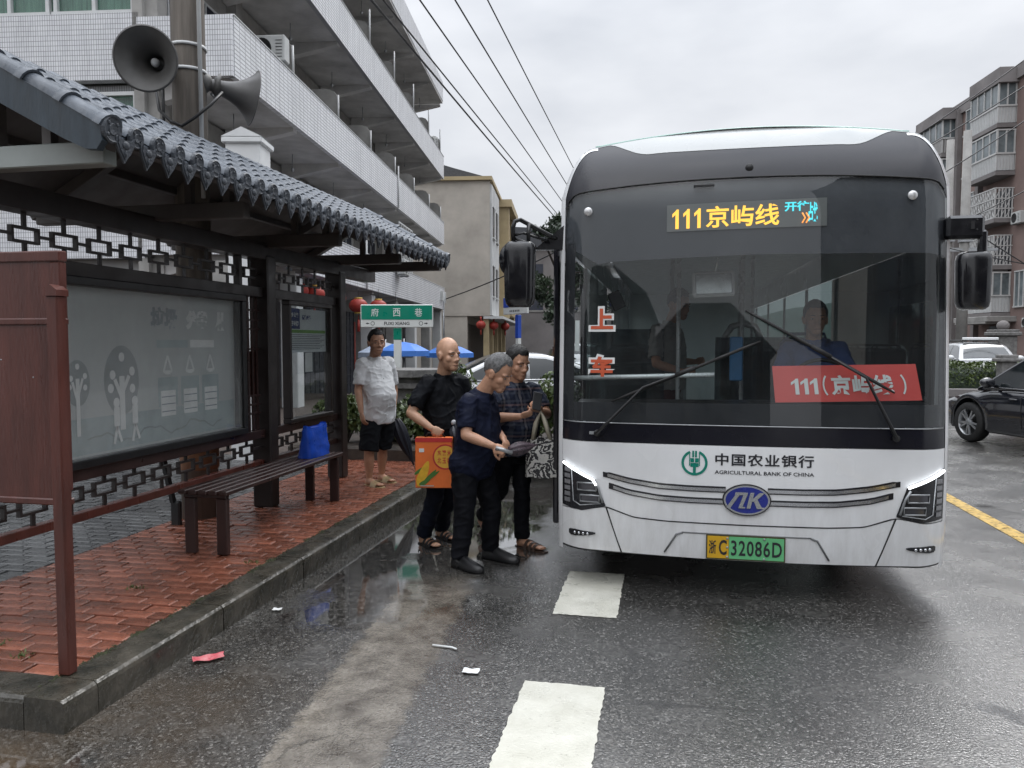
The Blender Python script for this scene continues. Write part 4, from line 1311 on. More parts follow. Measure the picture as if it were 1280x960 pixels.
for k in range(2):
    x0 = .322 + k * .024
    b.tube([FP(x0, 2.505, -.009), FP(x0 + .018, 2.473, -.009), FP(x0, 2.440, -.009)], .0045, 4)
b.obj('display_arrow', M['ledo'], led)
# red 'get on' characters stuck inside the screen
M['orangered'] = mat('orange red vinyl', (.52, .085, .03), .5, var=.05)
for (ch, zc) in (('上', 1.838), ('车', 1.518)):
    b = MB(); put_text(b, ch, lambda x, z: FP(-.942 + x, zc + z, .002), .2, w=.182, h=.172, bold=.020, mi=0)
    put_text(b, ch, lambda x, z: FP(-.942 + x, zc + z, .004), .2, w=.150, h=.138, bold=.0072, mi=1)
    b.obj('door_sticker', [M['paper'], M['orangered']], bus, fix=False)
b = MB(); panel(b, -1.13, -1.098, 1.62, 1.83, 2, 4, -.012, .002); st_ = b.obj('strip_sticker', M['paper'], bus, fix=False)
# wipers
def wiper(piv, elbow, b0, b1, mid):
    b = MB(); o = .030
    b.tube([FP(*piv, .012), FP(*piv, .04)], .022, 8)
    b.tube([FP(*piv, .04), FP(piv[0] + (elbow[0] - piv[0]) * .25, piv[1] + (elbow[1] - piv[1]) * .25, .045), FP(*elbow, .05), FP(*mid, .04)], [(.026, .012), (.022, .011), (.013, .008), (.009, .007)], 8)
    w = b.obj('wiper_arm', M['black'], bus)
    b = MB(); n = 8
    b.tube([FP(b0[0] + (b1[0] - b0[0]) * k / n, b0[1] + (b1[1] - b0[1]) * k / n, .012 + .016 * math.sin(PI * k / n)) for k in range(n + 1)], [.007] + [.012] * (n - 1) + [.006], 6)
    b.tube([FP(mid[0] + (b0[0] - mid[0]) * .12, mid[1] + (b0[1] - mid[1]) * .12, .036), FP(mid[0] + (b1[0] - mid[0]) * .14, mid[1] + (b1[1] - mid[1]) * .14, .036)], .017, 6)
    b.obj('wiper_blade', M['rubber'], w)
wiper((-.965, 1.075), (-.665, 1.385), (-.872, 1.285), (.071, 1.687), (-.40, 1.49))
wiper((.885, 1.085), (.70, 1.46), (-.02, 1.885), (.878, 1.365), (.43, 1.625))

# mirrors
mr_ = MB()
def mirror(cx, cy, z0, z1, w, d):
    b = MB(); rings = []
    for (t_, s) in ((0, .72), (.05, .92), (.14, 1), (.85, 1), (.95, .93), (1, .70)):
        z = z0 + (z1 - z0) * t_
        ring = []
        for k in range(20):
            a = 2 * PI * k / 20
            ca, sa = math.cos(a), math.sin(a)
            ring.append(Vector((cx + (abs(ca) ** .55) * (1 if ca > 0 else -1) * w / 2 * s * (1 - .08 * (1 - t_)), cy + (abs(sa) ** .7) * (1 if sa > 0 else -1) * d / 2 * s, z)))
        rings.append(ring)
    b.loft(rings); return b
M['mirrorblack'] = mat('mirror housing', (.007, .007, .009), .2, var=.2, coat=.3)
mb_ = mirror(-.985, 5.16, 1.925, 2.375, .225, .14).obj('mirror_housing', M['mirrorblack'], bus)
b = MB(); b.ell((-1.085, 5.21, 2.26), (.06, .04, .105), None); b.obj('round_mirror', M['mirrorblack'], mb_)
b = MB()
b.tube([(-1.03, 5.16, 2.36), (-1.03, 5.14, 2.47), (-1.015, 5.14, 2.515), (-.98, 5.15, 2.525), (-.80, 5.24, 2.43), (-.72, 5.32, 2.395)], .016, 8)
b.tube([(-.925, 5.17, 2.50), (-.925, 5.16, 2.37)], .014, 8); b.tube([(-1.02, 5.15, 2.42), (-.96, 5.16, 2.435), (-.80, 5.25, 2.385)], .010, 6); b.tube([(-1.02, 5.16, 2.40), (-.88, 5.2, 2.345)], .011, 6)
b.obj('mirror_bracket', M['blackmetal'], bus)
b = MB()
b.prism([(-.905, 2.335), (-.69, 2.50), (-.67, 2.44), (-.69, 2.33), (-.74, 2.33)], lambda p: (p[0], 5.28 + .0, p[1]), lambda p: (p[0], 5.34, p[1])); b.obj('bracket_plate', M['mirrorblack'], bus)
mb2 = mirror(1.895, 5.22, 1.885, 2.243, .205, .14).obj('mirror_housing', M['mirrorblack'], bus)
b = MB(); b.box((1.84, 5.24, 2.40), (.22, .09, .145), .02); b.box((1.945, 5.23, 2.30), (.045, .06, .16), .012); br = b.obj('mirror_bracket', M['mirrorblack'], bus)
b = MB()
for (x, z) in ((1.90, 2.44), (1.90, 2.38)): b.ell((x, 5.194, z), (.006, .004, .006), None, 6, 4)
b.box((1.875, 5.194, 2.41), (.02, .004, .05)); b.obj('bracket_bolt', M['black'], br)

# open front door leaf on the kerb side
dl = MB(); dl.box((-.812, 5.80, 1.35), (.045, .10, 2.16), .012); dl.box((-.83, 6.50, 1.35), (.045, .06, 2.16), .012); dl.box((-.82, 6.15, .32), (.04, .66, .10)); dl.box((-.82, 6.15, 2.38), (.04, .66, .10))
dleaf = dl.obj('door_leaf', M['gblack'], bus)
b = MB(); b.box((-.822, 6.15, 1.35), (.012, .64, 1.96)); b.obj('door_glass', M['dkglass'], dleaf)

# inside the bus
M['buslight'] = mat('pale bus lining', (.34, .35, .35), .5, var=.06)
b = MB(); b.box((BX, 10.4, .44), (2.38, 10.2, .05)); b.obj('floor', M['buslight'], bus)
b = MB(); b.box((BX, 10.5, 2.66), (2.30, 9.9, .04)); b.obj('ceiling', M['buslight'], bus)
b = MB(); b.grid(lambda u, v: (BX - 1.12 + 2.26 * u, 5.17 + .03 * abs(2 * u - 1) ** 2 + (.52 + .12 * u) * v, 1.275 + .03 * math.sin(PI * v) - .03 * v - .02 * (1 - u)), 20, 8)
b.box((BX, 5.62, .92), (2.2, .06, .60)); b.obj('dashboard', M['black'], bus)
b = MB(); b.box((BX + .62, 5.55, 1.34), (.62, .16, .14), .04); b.obj('instrument_hood', M['black'], bus)
b = MB()
b.tube([(BX + .62 + .235 * math.cos(a), 5.86 + .10 * math.sin(a), 1.34 + .21 * math.sin(a)) for a in [2 * PI * k / 28 for k in range(29)]], .016, 6)
b.tube([(BX + .40, 5.86, 1.34), (BX + .84, 5.86, 1.34)], .014, 6); b.tube([(BX + .62, 5.86, 1.34), (BX + .62, 5.7, 1.0)], .03, 8); b.obj('steering_wheel', M['black'], bus)
def seat(x, y, m='seatblue', fl=.47):
    b = MB(); b.box((x, y, fl + .42), (.42, .42, .09), .03); b.box((x, y + .22, fl + .78), (.42, .09, .66), .035); b.box((x, y + .02, fl + .19), (.30, .30, .38)); b.tube([(x - .16, y + .24, fl + 1.08), (x - .14, y + .24, fl + 1.15), (x + .14, y + .24, fl + 1.15), (x + .16, y + .24, fl + 1.08)], .014, 6)
    return b.obj('seat', M[m], bus)
M['seatblue'] = mat('blue seat fabric', (.035, .06, .16), .8, var=.2, scale=20); M['seatgrey'] = mat('grey seat shell', (.25, .26, .27), .5, var=.1)
seat(BX + .62, 6.35, 'seatblue', .60)
for r_ in range(4):
    for sx in (-.95, -.50, .50, .95):
        if r_ == 0 and sx > 0: continue
        seat(BX + sx, 8.1 + r_ * .95, 'seatgrey', .50)
M['pole'] = mat('white grab pole', (.58, .60, .60), .3, metal=.2, var=.05)
for (x, y) in ((-.42, 6.2), (.10, 6.5), (-.45, 7.6), (.30, 7.6), (-.45, 9.4), (.35, 9.4)):
    b = MB(); b.tube([(BX + x, y, .46), (BX + x, y, 2.65)], .017, 8); b.obj('grab_pole', M['pole'], bus)
b = MB(); b.tube([(BX - 1.17, 5.235, 1.43), (BX - .2, 5.20, 1.462)], .017, 8); b.obj('grab_rail', M['pole'], bus)
b = MB(); b.tube([(BX - 1.09, 5.26, 1.35), (BX - 1.09, 5.26, 2.02), (BX - 1.10, 5.28, 2.08)], .016, 8); b.obj('grab_rail', M['black'], bus)
b = MB(); b.tube([(BX + .0 , 7.0, 1.2), (BX + .0, 7.0, 1.72), (BX + .06, 7.0, 1.82), (BX + .16, 7.0, 1.85), (BX + .26, 7.0, 1.82), (BX + .31, 7.0, 1.72), (BX + .31, 7.0, 1.2)], .03, 8); b.obj('grab_hoop', M['pole'], bus)
b = MB(); b.box((BX + .03, 6.2, 1.55), (.10, .05, .35), .01); b.obj('fare_reader', mat('fare reader blue', (.10, .28, .55), .4), bus)
b = MB(); b.box((BX - .20, 5.42, 2.085), (.285, .03, .185), .014, (R(-12), R(-2), 0)); im = b.obj('inside_mirror', mat('inside mirror back', (.40, .40, .40), .4, var=.08), bus)
b = MB(); b.box((BX - .20, 5.40, 2.085), (.245, .01, .145), .006, (R(-12), R(-2), 0)); b.obj('mirror_face', mat('inside mirror face', (.30, .31, .31), .25, metal=.3), im)
b = MB(); b.tube([(BX - .19, 5.42, 2.17), (BX - .17, 5.40, 2.26)], .008, 6); b.obj('mirror_stem', M['pole'], im)
b = MB(); b.box((BX - .87, 5.48, 1.98), (.095, .02, .13), .006, (0, R(-25), R(20))); b.obj('door_mirror', M['black'], bus)
b = MB(); b.box((BX - .86, 6.9, 1.15), (.66, .04, 1.3)); b.obj('door_screen', glass('grey acrylic', (.45, .5, .5), op=.3, opcol=(.1, .12, .13)), bus)
b = MB(); b.box((BX + .36, 6.85, 1.1), (.9, .03, 1.25)); b.obj('cab_screen', glass('cab acrylic', (.5, .55, .55), op=.35, opcol=(.1, .11, .11)), bus)
# route card on the dash
M['cardred'] = mat('red card', (.62, .085, .075), .45, var=.05)
b = MB()
c4 = [(.150, 1.528), (1.012, 1.545), (1.055, 1.318), (.172, 1.295)]
def cardp(u, v, o): 
    a = Vector((c4[3][0] + (c4[2][0] - c4[3][0]) * u, c4[3][1] + (c4[2][1] - c4[3][1]) * u)); d = Vector((c4[0][0] + (c4[1][0] - c4[0][0]) * u, c4[0][1] + (c4[1][1] - c4[0][1]) * u))
    p = a.lerp(d, v)
    return FP(p.x, p.y, -.030 + o)
b.grid(lambda u, v: cardp(u, v, 0), 16, 2); b.grid(lambda u, v: cardp(u, v, -.004), 16, 2)
card = b.obj('route_card', M['cardred'], None, fix=False)
tag(card, 'red route card with white figures leaning inside the windscreen', 'sign')
b = MB()
def cl_(u0, v0): return lambda x, z: cardp(u0 + x / .88, v0 + z / .226, .0025)
ones(b, cl_(.215, .43), .058, .098, .024); put_text(b, '（', cl_(.355, .45), .1, w=.028, h=.125, bold=.002)
put_text(b, '京屿线', cl_(.61, .45), .1, w=.375, h=.125, bold=.0030); put_text(b, '）', cl_(.895, .45), .1, w=.028, h=.125, bold=.002)
b.obj('card_lettering', M['paper'], card, fix=False)
# ------------------------------------------------------------------ background materials
M['tilex'] = tilemat('white wall tile end', (0, 2), .048, .095, (.68, .69, .72), (.75, .76, .78), (.20, .20, .215), .09, grime=.16)
M['tiley'] = tilemat('white wall tile front', (1, 2), .25, .078, (.76, .77, .79), (.82, .83, .84), (.36, .36, .38), .15, grime=.18)
M['curtain'] = mat('green curtain', (.26, .44, .35), .7, var=.4, scale=3, stretch=(9, 9, .4))
M['winglass'] = glass('building window glass', (.75, .82, .80), op=.12, opcol=(.30, .36, .34))
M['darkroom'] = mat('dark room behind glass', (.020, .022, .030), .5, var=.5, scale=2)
M['winblue'] = mat('dark blue window glass', (.010, .014, .03), .06, var=.5, scale=1.2, rvar=.03)
M['beige'] = mat('stained beige render', (.42, .385, .34), .85, var=.22, scale=.5, bump=.2, bscale=14)
M['cream'] = mat('yellow render', (.40, .32, .19), .8, var=.18, scale=.8)
M['palewall'] = mat('pale render', (.52, .53, .53), .8, var=.15, scale=.8)
M['darkroof'] = mat('dark roof tiles', (.055, .058, .065), .6, var=.3, scale=10)
M['pink'] = mat('pinkish grey render', (.23, .165, .148), .85, var=.24, scale=.35, bump=.15, bscale=12)
M['greyw'] = mat('grey render', (.20, .185, .182), .85, var=.28, scale=.5, bump=.15, bscale=12)
M['leaf'] = mat('leaf green', (.030, .055, .018), .45, var=.5, scale=2.0, col2=(.075, .11, .03))
M['leafb'] = mat('hedge leaf green', (.035, .060, .018), .42, var=.5, scale=3.5, col2=(.10, .135, .035))
M['leafd'] = mat('dark leaf green', (.012, .024, .012), .5, var=.5, scale=1.5, col2=(.032, .052, .022))
M['bark'] = mat('bark', (.06, .048, .038), .85, var=.35, scale=8, bump=.5)
M['polec'] = mat('stained utility pole concrete', (.155, .135, .115), .7, var=.42, scale=3, stretch=(5, 5, .35), bump=.2)
M['rustband'] = mat('rusty brown band', (.17, .075, .035), .7, var=.4, scale=5, bump=.3)
M['lampred'] = mat('red lantern cloth', (.30, .028, .018), .55, var=.15, scale=4)
M['gold'] = mat('gold trim', (.55, .36, .08), .4, metal=.4)
M['acw'] = mat('air conditioner casing', (.50, .51, .50), .5, var=.08)
M['soffit'] = mat('pale stained soffit', (.52, .51, .50), .8, var=.3, scale=.9, bump=.15, bscale=12)
M['pipe'] = mat('white plastic pipe', (.56, .57, .57), .45, var=.06)

# ------------------------------------------------------------------ office building with tiled balconies
RZ = R(7.35)
of = thing('office_building', 'white tiled office building with long open balconies on the left', 'building', (-7.945, 13.09, 0), rz=RZ)
def ob_(name, b, m, par=of, fix=True): return b.obj(name, M[m] if isinstance(m, str) else m, par, world=False, fix=fix)
LEN = 24.5
LV = [(3.35, 4.45), (6.66, 7.78), (9.98, 11.10)]
for k, (z0, z1) in enumerate(LV):
    b = MB(); b.box((-.06, LEN / 2 + .005, (z0 + z1) / 2), (.12, LEN - .01, z1 - z0)); ob_('parapet', b, 'tiley')
    b = MB(); b.box((-.93, -.002, (z0 + z1) / 2), (1.84, .12, z1 - z0)); ob_('parapet_end', b, 'tilex')
    b = MB(); b.box((-.93, LEN - .06, (z0 + z1) / 2), (1.60, .12, z1 - z0)); ob_('parapet_end', b, 'tilex')
    b = MB(); b.box((-1.0, LEN / 2, z0 + .07), (1.76, LEN - .3, .13)); ob_('floor_slab', b, 'soffit')
    b = MB(); b.box((-.06, LEN / 2, z1 + .012), (.15, LEN + .02, .024)); ob_('parapet_coping', b, 'palewall')
b = MB(); b.box((-2.4, LEN / 2 - .25, 14.2), (4.9, LEN - .4, .98), .02); ob_('roof_parapet', b, 'tiley')
b = MB(); b.box((-2.4, LEN / 2 - .25, 13.66), (4.86, LEN - .44, .08)); ob_('roof_soffit', b, 'soffit')
NB = 7
BAY = LEN / NB
for k, z in enumerate((3.35, 6.66, 9.98, 13.62)):
    for j in range(NB + 1):
        yy = min(max(.3, j * BAY), LEN - .3)
        b = MB(); b.prism([(-1.75, z - .42), (-1.75, z + .03), (-.125, z + .03), (-.125, z - .08)], lambda p: (p[0], yy - .125, p[1]), lambda p: (p[0], yy + .125, p[1])); ob_('cross_beam', b, 'soffit')
# back wall of the balconies with dark openings
fl0 = [0, 3.48, 6.79, 10.11]
for k, z in enumerate(fl0):
    zt = (3.3, 6.6, 9.92, 13.6)[k]
    b = MB(); b.box((-1.87, LEN / 2, (z + zt) / 2), (.2, LEN, zt - z)); ob_('back_wall', b, 'concrete')
    for j in range(NB):
        ym = (j + .5) * BAY
        for (o, w, zz0, zz1) in ((-.85, .95, .05, 2.2), (.75, 1.5, .95, 2.35)):
            if k == 0: continue
            b = MB(); b.box((-1.78, ym + o, z + (zz0 + zz1) / 2), (.06, w, zz1 - zz0)); f_ = ob_('window', b, 'winblue')
            b = MB()
            for s_ in (-1, 0, 1): b.box((-1.742, ym + o + s_ * w / 2, z + (zz0 + zz1) / 2), (.03, .05, zz1 - zz0 + .04))
            b.box((-1.74, ym + o, z + zz1), (.028, w, .05)); b.box((-1.74, ym + o, z + zz0), (.028, w, .05)); ob_('window_frame', b, 'palewall', f_)
        b = MB(); b.box((-1.66, j * BAY + .3, (z + zt) / 2), (.24, .36, zt - z)); ob_('column', b, 'concrete')
# grey balcony partitions with a rounded outer corner, white downpipes beside them
for k, z in ((1, 6.79), (2, 10.11)):
    for j in range(1, NB + 1):
        yy = j * BAY - (.35 if j == NB else .0)
        ht = LV[k][1] + .95
        prof = [(-1.65, z), (-.13, z), (-.13, ht - .35), (-.17, ht - .18), (-.26, ht - .06), (-.42, ht), (-1.65, ht)]
        b = MB(); b.prism(prof, lambda p: (p[0], yy - .05, p[1]), lambda p: (p[0], yy + .05, p[1])); ob_('partition', b, 'concrete')
        b = MB(); b.tube([(-.11, yy - .12, LV[k][1] + .03), (-.11, yy - .12, LV[k][1] + (1.25 if k == 2 else .75))], .03, 8); ob_('downpipe', b, 'pipe')
for k, yy in ((0, 9.2), (1, 13.8)):
    b = MB(); b.tube([(.03, yy, LV[k][0]), (.03, yy, LV[k][1] + .4)], .028, 8); ob_('downpipe', b, 'pipe')
# white railing panel on the first floor
b = MB()
for q in range(7): b.box((-.06, 14.2 + q * .40, 5.35), (.05, .06, 1.7))
b.box((-.06, 15.4, 6.2), (.05, 2.5, .06)); b.box((-.06, 15.4, 5.3), (.05, 2.5, .05)); ob_('white_railing', b, 'pipe')
# lamp rods hanging from the soffits
for k, z in enumerate((3.33, 6.60, 9.95, 13.6)):
    for j in range(NB):
        b = MB(); b.tube([(-.95, (j + .5) * BAY + .3, z), (-.95, (j + .5) * BAY + .3, z - .38)], .012, 5); b.ell((-.95, (j + .5) * BAY + .3, z - .40), (.05, .05, .06), None, 8, 6); ob_('hanging_lamp', b, 'steel')
# ground floor: pillars, shutters
M['shutter'] = mat('dark blue roller shutter', (.018, .022, .034), .5, var=.3, scale=3)
for j in range(NB + 1):
    b = MB(); b.box((-.35, min(LEN - .3, j * BAY + .2), 1.62), (.42, .42, 3.24), .02); ob_('pillar', b, 'palewall' if j % 2 else 'concrete')
for j in range(NB):
    b = MB(); b.box((-1.74, (j + .5) * BAY + .2, 1.4), (.04, BAY - .6, 2.8))
    sh_o = ob_('shop_shutter', b, 'shutter')
    b = MB()
    for q in range(9): b.box((-1.71, (j + .5) * BAY + .2, .2 + q * .3), (.02, BAY - .62, .02))
    for q in range(7): b.box((-1.712, j * BAY + .55 + q * .45, 1.4), (.02, .02, 2.8))
    ob_('shutter_rib', b, 'darkroom', sh_o)
M['couplet'] = mat('faded red couplet strip', (.42, .10, .08), .6, var=.2)
for j in (2, 3, 4):
    for s_ in (-1, 1):
        b = MB(); b.box((-1.69, j * BAY + .25 + s_ * .4, 1.5), (.02, .16, 1.9)); ob_('couplet_strip', b, 'couplet')
# the wing that faces the viewer
for (z0, z1) in ((3.3, 4.62), (6.66, 7.90), (9.98, 11.2), (13.3, 14.7)):
    b = MB(); b.box((-8.05, .10, (z0 + z1) / 2), (12.5 - .1, .2, z1 - z0)); ob_('wing_band', b, 'tilex')
for (z0, z1) in ((4.62, 6.66), (7.90, 9.98), (11.2, 13.3), (.0, 3.3)):
    b = MB(); b.box((-8.05, .42, (z0 + z1) / 2), (12.4, .2, z1 - z0)); ob_('wing_wall', b, 'palewall' if z0 in (.0, ) else 'tilex')
    b = MB(); b.box((-1.87, .24, (z0 + z1) / 2), (.16, .44, z1 - z0)); ob_('wing_pier', b, 'tilex')
def wwin(x0, x1, z0, z1):
    b = MB(); b.box(((x0 + x1) / 2, .22, (z0 + z1) / 2), (x1 - x0, .03, z1 - z0)); w_ = ob_('window', b, 'curtain')
    b = MB(); b.box(((x0 + x1) / 2, .13, (z0 + z1) / 2), (x1 - x0 - .04, .008, z1 - z0 - .04)); ob_('window_pane', b, 'winglass', w_)
    b = MB(); n = 2
    for s_ in range(n + 1): b.box((x0 + (x1 - x0) * s_ / n, .10, (z0 + z1) / 2), (.07, .09, z1 - z0 + .07))
    b.box(((x0 + x1) / 2, .098, z1), (x1 - x0, .085, .07)); b.box(((x0 + x1) / 2, .095, z0), (x1 - x0 + .12, .13, .07)); ob_('window_frame', b, 'pipe', w_)
for x1 in (-1.99, -3.68, -5.8, -7.5):
    for (z0, z1) in ((7.93, 9.5), (4.66, 6.42), (11.25, 12.8)): wwin(x1 - 1.53, x1, z0, z1)
for j in range(4):
    b = MB(); b.box((-2.8 - j * 2.6, .30, 1.4), (1.8, .05, 2.6)); ob_('ground_opening', b, 'darkroom')
b = MB(); b.box((-8.0, 12.6, 7.1), (12, 23.5, 13.0)); ob_('rear_block', b, 'concrete')
# wall brackets, meter boxes and conduits at the far end
b = MB(); b.box((.04, 23.4, 4.0), (.16, .35, .5), .02); ob_('meter_box', b, 'acw')
b = MB(); b.box((.06, 24.2, 3.95), (.12, .22, .55), .02); ob_('meter_box', b, 'acw')
b = MB(); b.tube([(.05, 24.0, 4.3), (.05, 24.0, 2.2), (.05, 24.1, 2.1), (.05, 24.1, .4)], .03, 6); b.tube([(.05, 23.8, 3.3), (.05, 23.8, 1.0)], .03, 6); ob_('conduit', b, 'steel')

def ac_unit(label, loc, rz, group='air conditioner units on the buildings', s=1.0):
    t = thing('air_conditioner', label, 'air conditioner', loc, group, rz)
    b = MB(); b.box((0, 0, .29 * s), (.80 * s, .30 * s, .56 * s), .02); b.obj('casing', M['acw'], t, world=False)
    b = MB(); b.lathe([(.0, .0), (.20 * s, .0), (.215 * s, .012), (.225 * s, 0)], (-.12 * s, -.152 * s, .29 * s), (0, -1, 0), 20); b.obj('fan_grille', M['black'], t, world=False)
    b = MB()
    for k in range(6): b.box((.27 * s, -.155 * s, (.10 + k * .07) * s), (.14 * s, .012, .012 * s))
    b.obj('side_vent', M['black'], t, world=False)
    b = MB()
    for sx in (-.28, .28): b.box((sx * s, .02, -.02), (.04, .34 * s, .04))
    b.obj('bracket', M['steel'], t, world=False)
    return t
def off(x, y, z):
    c, s_ = math.cos(RZ), math.sin(RZ)
    return (-7.945 + c * x - s_ * y, 13.09 + s_ * x + c * y, z)
ac_unit('air conditioner standing on the second floor balcony parapet, nearest the loudspeakers', off(-.35, 2.6, 7.84), RZ)
ac_unit('air conditioner hung outside the lowest balcony above the green street sign', off(.22, 13.6, 4.15), RZ + PI / 2)
ac_unit('air conditioner standing behind the top balcony parapet near the far end', off(-.4, 23.0, 11.15), RZ + 1.0)

# red lanterns under the lowest balcony
def lantern(label, loc, r_=.27):
    t = thing('red_lantern', label, 'lantern', loc, 'red lanterns under the lowest balcony')
    b = MB(); n = 16
    rings = []
    for k in range(11):
        ph = -PI / 2 * .86 + PI * .86 * k / 10
        rings.append([Vector((r_ * math.cos(ph) * math.cos(2 * PI * j / 32) * (1 - .035 * (j % 2)), r_ * math.cos(ph) * math.sin(2 * PI * j / 32) * (1 - .035 * (j % 2)), .78 * r_ * math.sin(ph))) for j in range(32)])
    b.loft(rings); b.obj('shade', M['lampred'], t, world=False)
    b = MB(); b.lathe([(.02, .18), (.12, .18), (.12, .23), (.02, .23)], (0, 0, 0), (0, 0, 1), 12); b.obj('cap', M['gold'], t, world=False)
    b = MB(); b.lathe([(.02, -.23), (.12, -.23), (.12, -.18), (.02, -.18)], (0, 0, 0), (0, 0, 1), 12); b.obj('cap', M['gold'], t, world=False)
    b = MB(); b.tube([(0, 0, -.28), (0, 0, -.40)], .012, 6); b.tube([(0, 0, -.40), (0, 0, -.75)], [.03, .05], 8); b.obj('tassel', M['lampred'], t, world=False)
    b = MB(); b.tube([(0, 0, .28), (0, 0, 3.30 - loc[2])], .008, 5); b.obj('cord', M['black'], t, world=False)
    return t
lan = (('red lantern beside the shelter end post, left of the green sign', -8.62, 18.9, 2.86),
       ('red lantern directly above the left end of the green street sign', -8.66, 20.5, 2.74),
       ('red lantern second from the left above the green street sign', -8.60, 21.9, 2.78),
       ('red lantern nearest the middle of the green street sign', -8.45, 23.0, 2.66),
       ('red lantern seen through the shelter lattice, left one', -9.0, 17.5, 2.98),
       ('red lantern seen through the shelter lattice, right one', -8.85, 18.1, 2.93))
for a in lan: lantern(a[0], a[1:])

# ------------------------------------------------------------------ beige corner house
bh = thing('beige_house', 'beige rendered corner house with yellow trim and red lanterns at its arcade', 'building', (-10.43, 44.9, 0), rz=RZ)
def hb(name, b, m, par=bh): return b.obj(name, M[m], par, world=False)
b = MB(); b.box((-5.5, 9.5, 7.38), (11, 19, 8.16)); b.box((-6.2, 9.5, 1.645), (9.6, 18.9, 3.29)); hb('wall', b, 'beige')
b = MB(); b.box((-4.0, 9.5, 11.58), (8.3, 19.4, .22)); hb('cornice', b, 'cream')
b = MB(); b.prism([(-11.2, 11.7), (.1, 11.7), (-2.2, 12.35), (-6.6, 13.7), (-11.2, 14.3)], lambda p: (p[0], .6, p[1]), lambda p: (p[0], 19, p[1])); hb('roof', b, 'darkroof')
b = MB(); b.box((.06, 2.6, 7.3), (.12, 5.0, 7.9)); fw_ = hb('white_front', b, 'palewall')
for z in (4.5, 8.1):
    for yy in (1.2, 3.4):
        b = MB(); b.box((.13, yy, z + .95), (.06, 1.1, 1.9)); w_ = hb('window', b, 'winblue')
        b = MB(); b.box((.17, yy, z), (.12, 1.3, .08)); b.box((.165, yy, z + 1.9), (.05, 1.2, .07)); b.box((.165, yy, z + .95), (.05, .06, 1.9)); hb('window_frame', b, 'pipe', w_)
b = MB(); b.box((.35, 6.6, 7.4), (.7, .8, 8.1), .02); b.box((.35, 12.0, 7.4), (.7, .8, 8.1), .02); b.box((.45, 9.5, 11.2), (.9, 7.0, .5)); hb('yellow_pilaster', b, 'cream')
for z in (3.5, 7.0):
    b = MB(); b.box((.45, 9.4, z + .45), (.8, 4.6, .9), .02); hb('balcony', b, 'cream')
    b = MB(); b.box((.02, 9.4, z + 1.9), (.08, 3.6, 1.8)); hb('window', b, 'winblue')
b = MB(); b.box((.2, 9.5, 3.20), (1.2, 19, .16)); hb('overhang', b, 'palewall')
for yy in (.3, 3.0, 6.4, 9.6, 12.8):
    b = MB(); b.box((-.25, yy, 1.56), (.34, .34, 3.1), .02); hb('arcade_column', b, 'cream')
b = MB(); b.box((-1.36, 5, 1.5), (.06, 9, 2.6)); hb('arcade_door', b, 'bark')
for (x, y) in ((-11.2, 45.6), (-10.6, 46.0), (-10.4, 49.0)):
    pass
def small_lantern(label, loc):
    t = thing('red_lantern', label, 'lantern', loc, 'red lanterns at the beige house arcade')
    b = MB(); b.ell((0, 0, 0), (.30, .30, .26), None, 16, 9); b.obj('shade', M['lampred'], t, world=False)
    b = MB(); b.tube([(0, 0, .24), (0, 0, .5)], .06, 8); b.tube([(0, 0, -.24), (0, 0, -.6)], .05, 8); b.obj('tassel', M['lampred'], t, world=False)
small_lantern('red lantern at the near corner of the beige house arcade', (-10.95, 44.7, 2.75))
small_lantern('red lantern second along the beige house arcade', (-10.3, 45.4, 2.72))
small_lantern('red lantern farthest along the beige house arcade', (-10.45, 49.5, 2.75))

# grey house beyond, low wall
gh = thing('grey_house', 'plain grey concrete house far behind the blue street sign', 'building', (-12.5, 68, 0), rz=R(8))
b = MB(); b.box((6, 6, 5.2), (16, 12, 10.4)); b.obj('wall', M['greyw'], gh, world=False)
b = MB(); b.prism([(-2.2, 10.3), (14.2, 10.3), (14.2, 11.3), (-2.2, 12.2)], lambda p: (p[0], -.4, p[1]), lambda p: (p[0], 12.4, p[1])); b.obj('roof', M['darkroof'], gh, world=False)
for k in range(4):
    for z in (4.2, 7.4):
        b = MB(); b.box((1 + k * 3.2, -.02, z + .7), (1.3, .08, 1.4)); w_ = b.obj('window', M['winblue'], gh, world=False)
        b = MB(); b.box((1 + k * 3.2, -.05, z - .05), (1.5, .14, .09)); b.obj('sill', M['palewall'], gh, world=False)
lw = thing('grey_wall', 'low stained grey concrete wall behind the parked white cars', 'wall', (-9, 52, 0), rz=R(5))
b = MB(); b.box((6, 0, 1.9), (14, .3, 3.8)); b.obj('wall', M['greyw'], lw, world=False)
b = MB(); b.box((6, 0, 3.86), (14.2, .42, .12)); b.obj('coping', M['concrete'], lw, world=False)
b = MB(); b.box((7.2, -.17, 1.5), (1.4, .05, 1.2)); b.obj('barred_opening', M['darkroom'], lw, world=False)

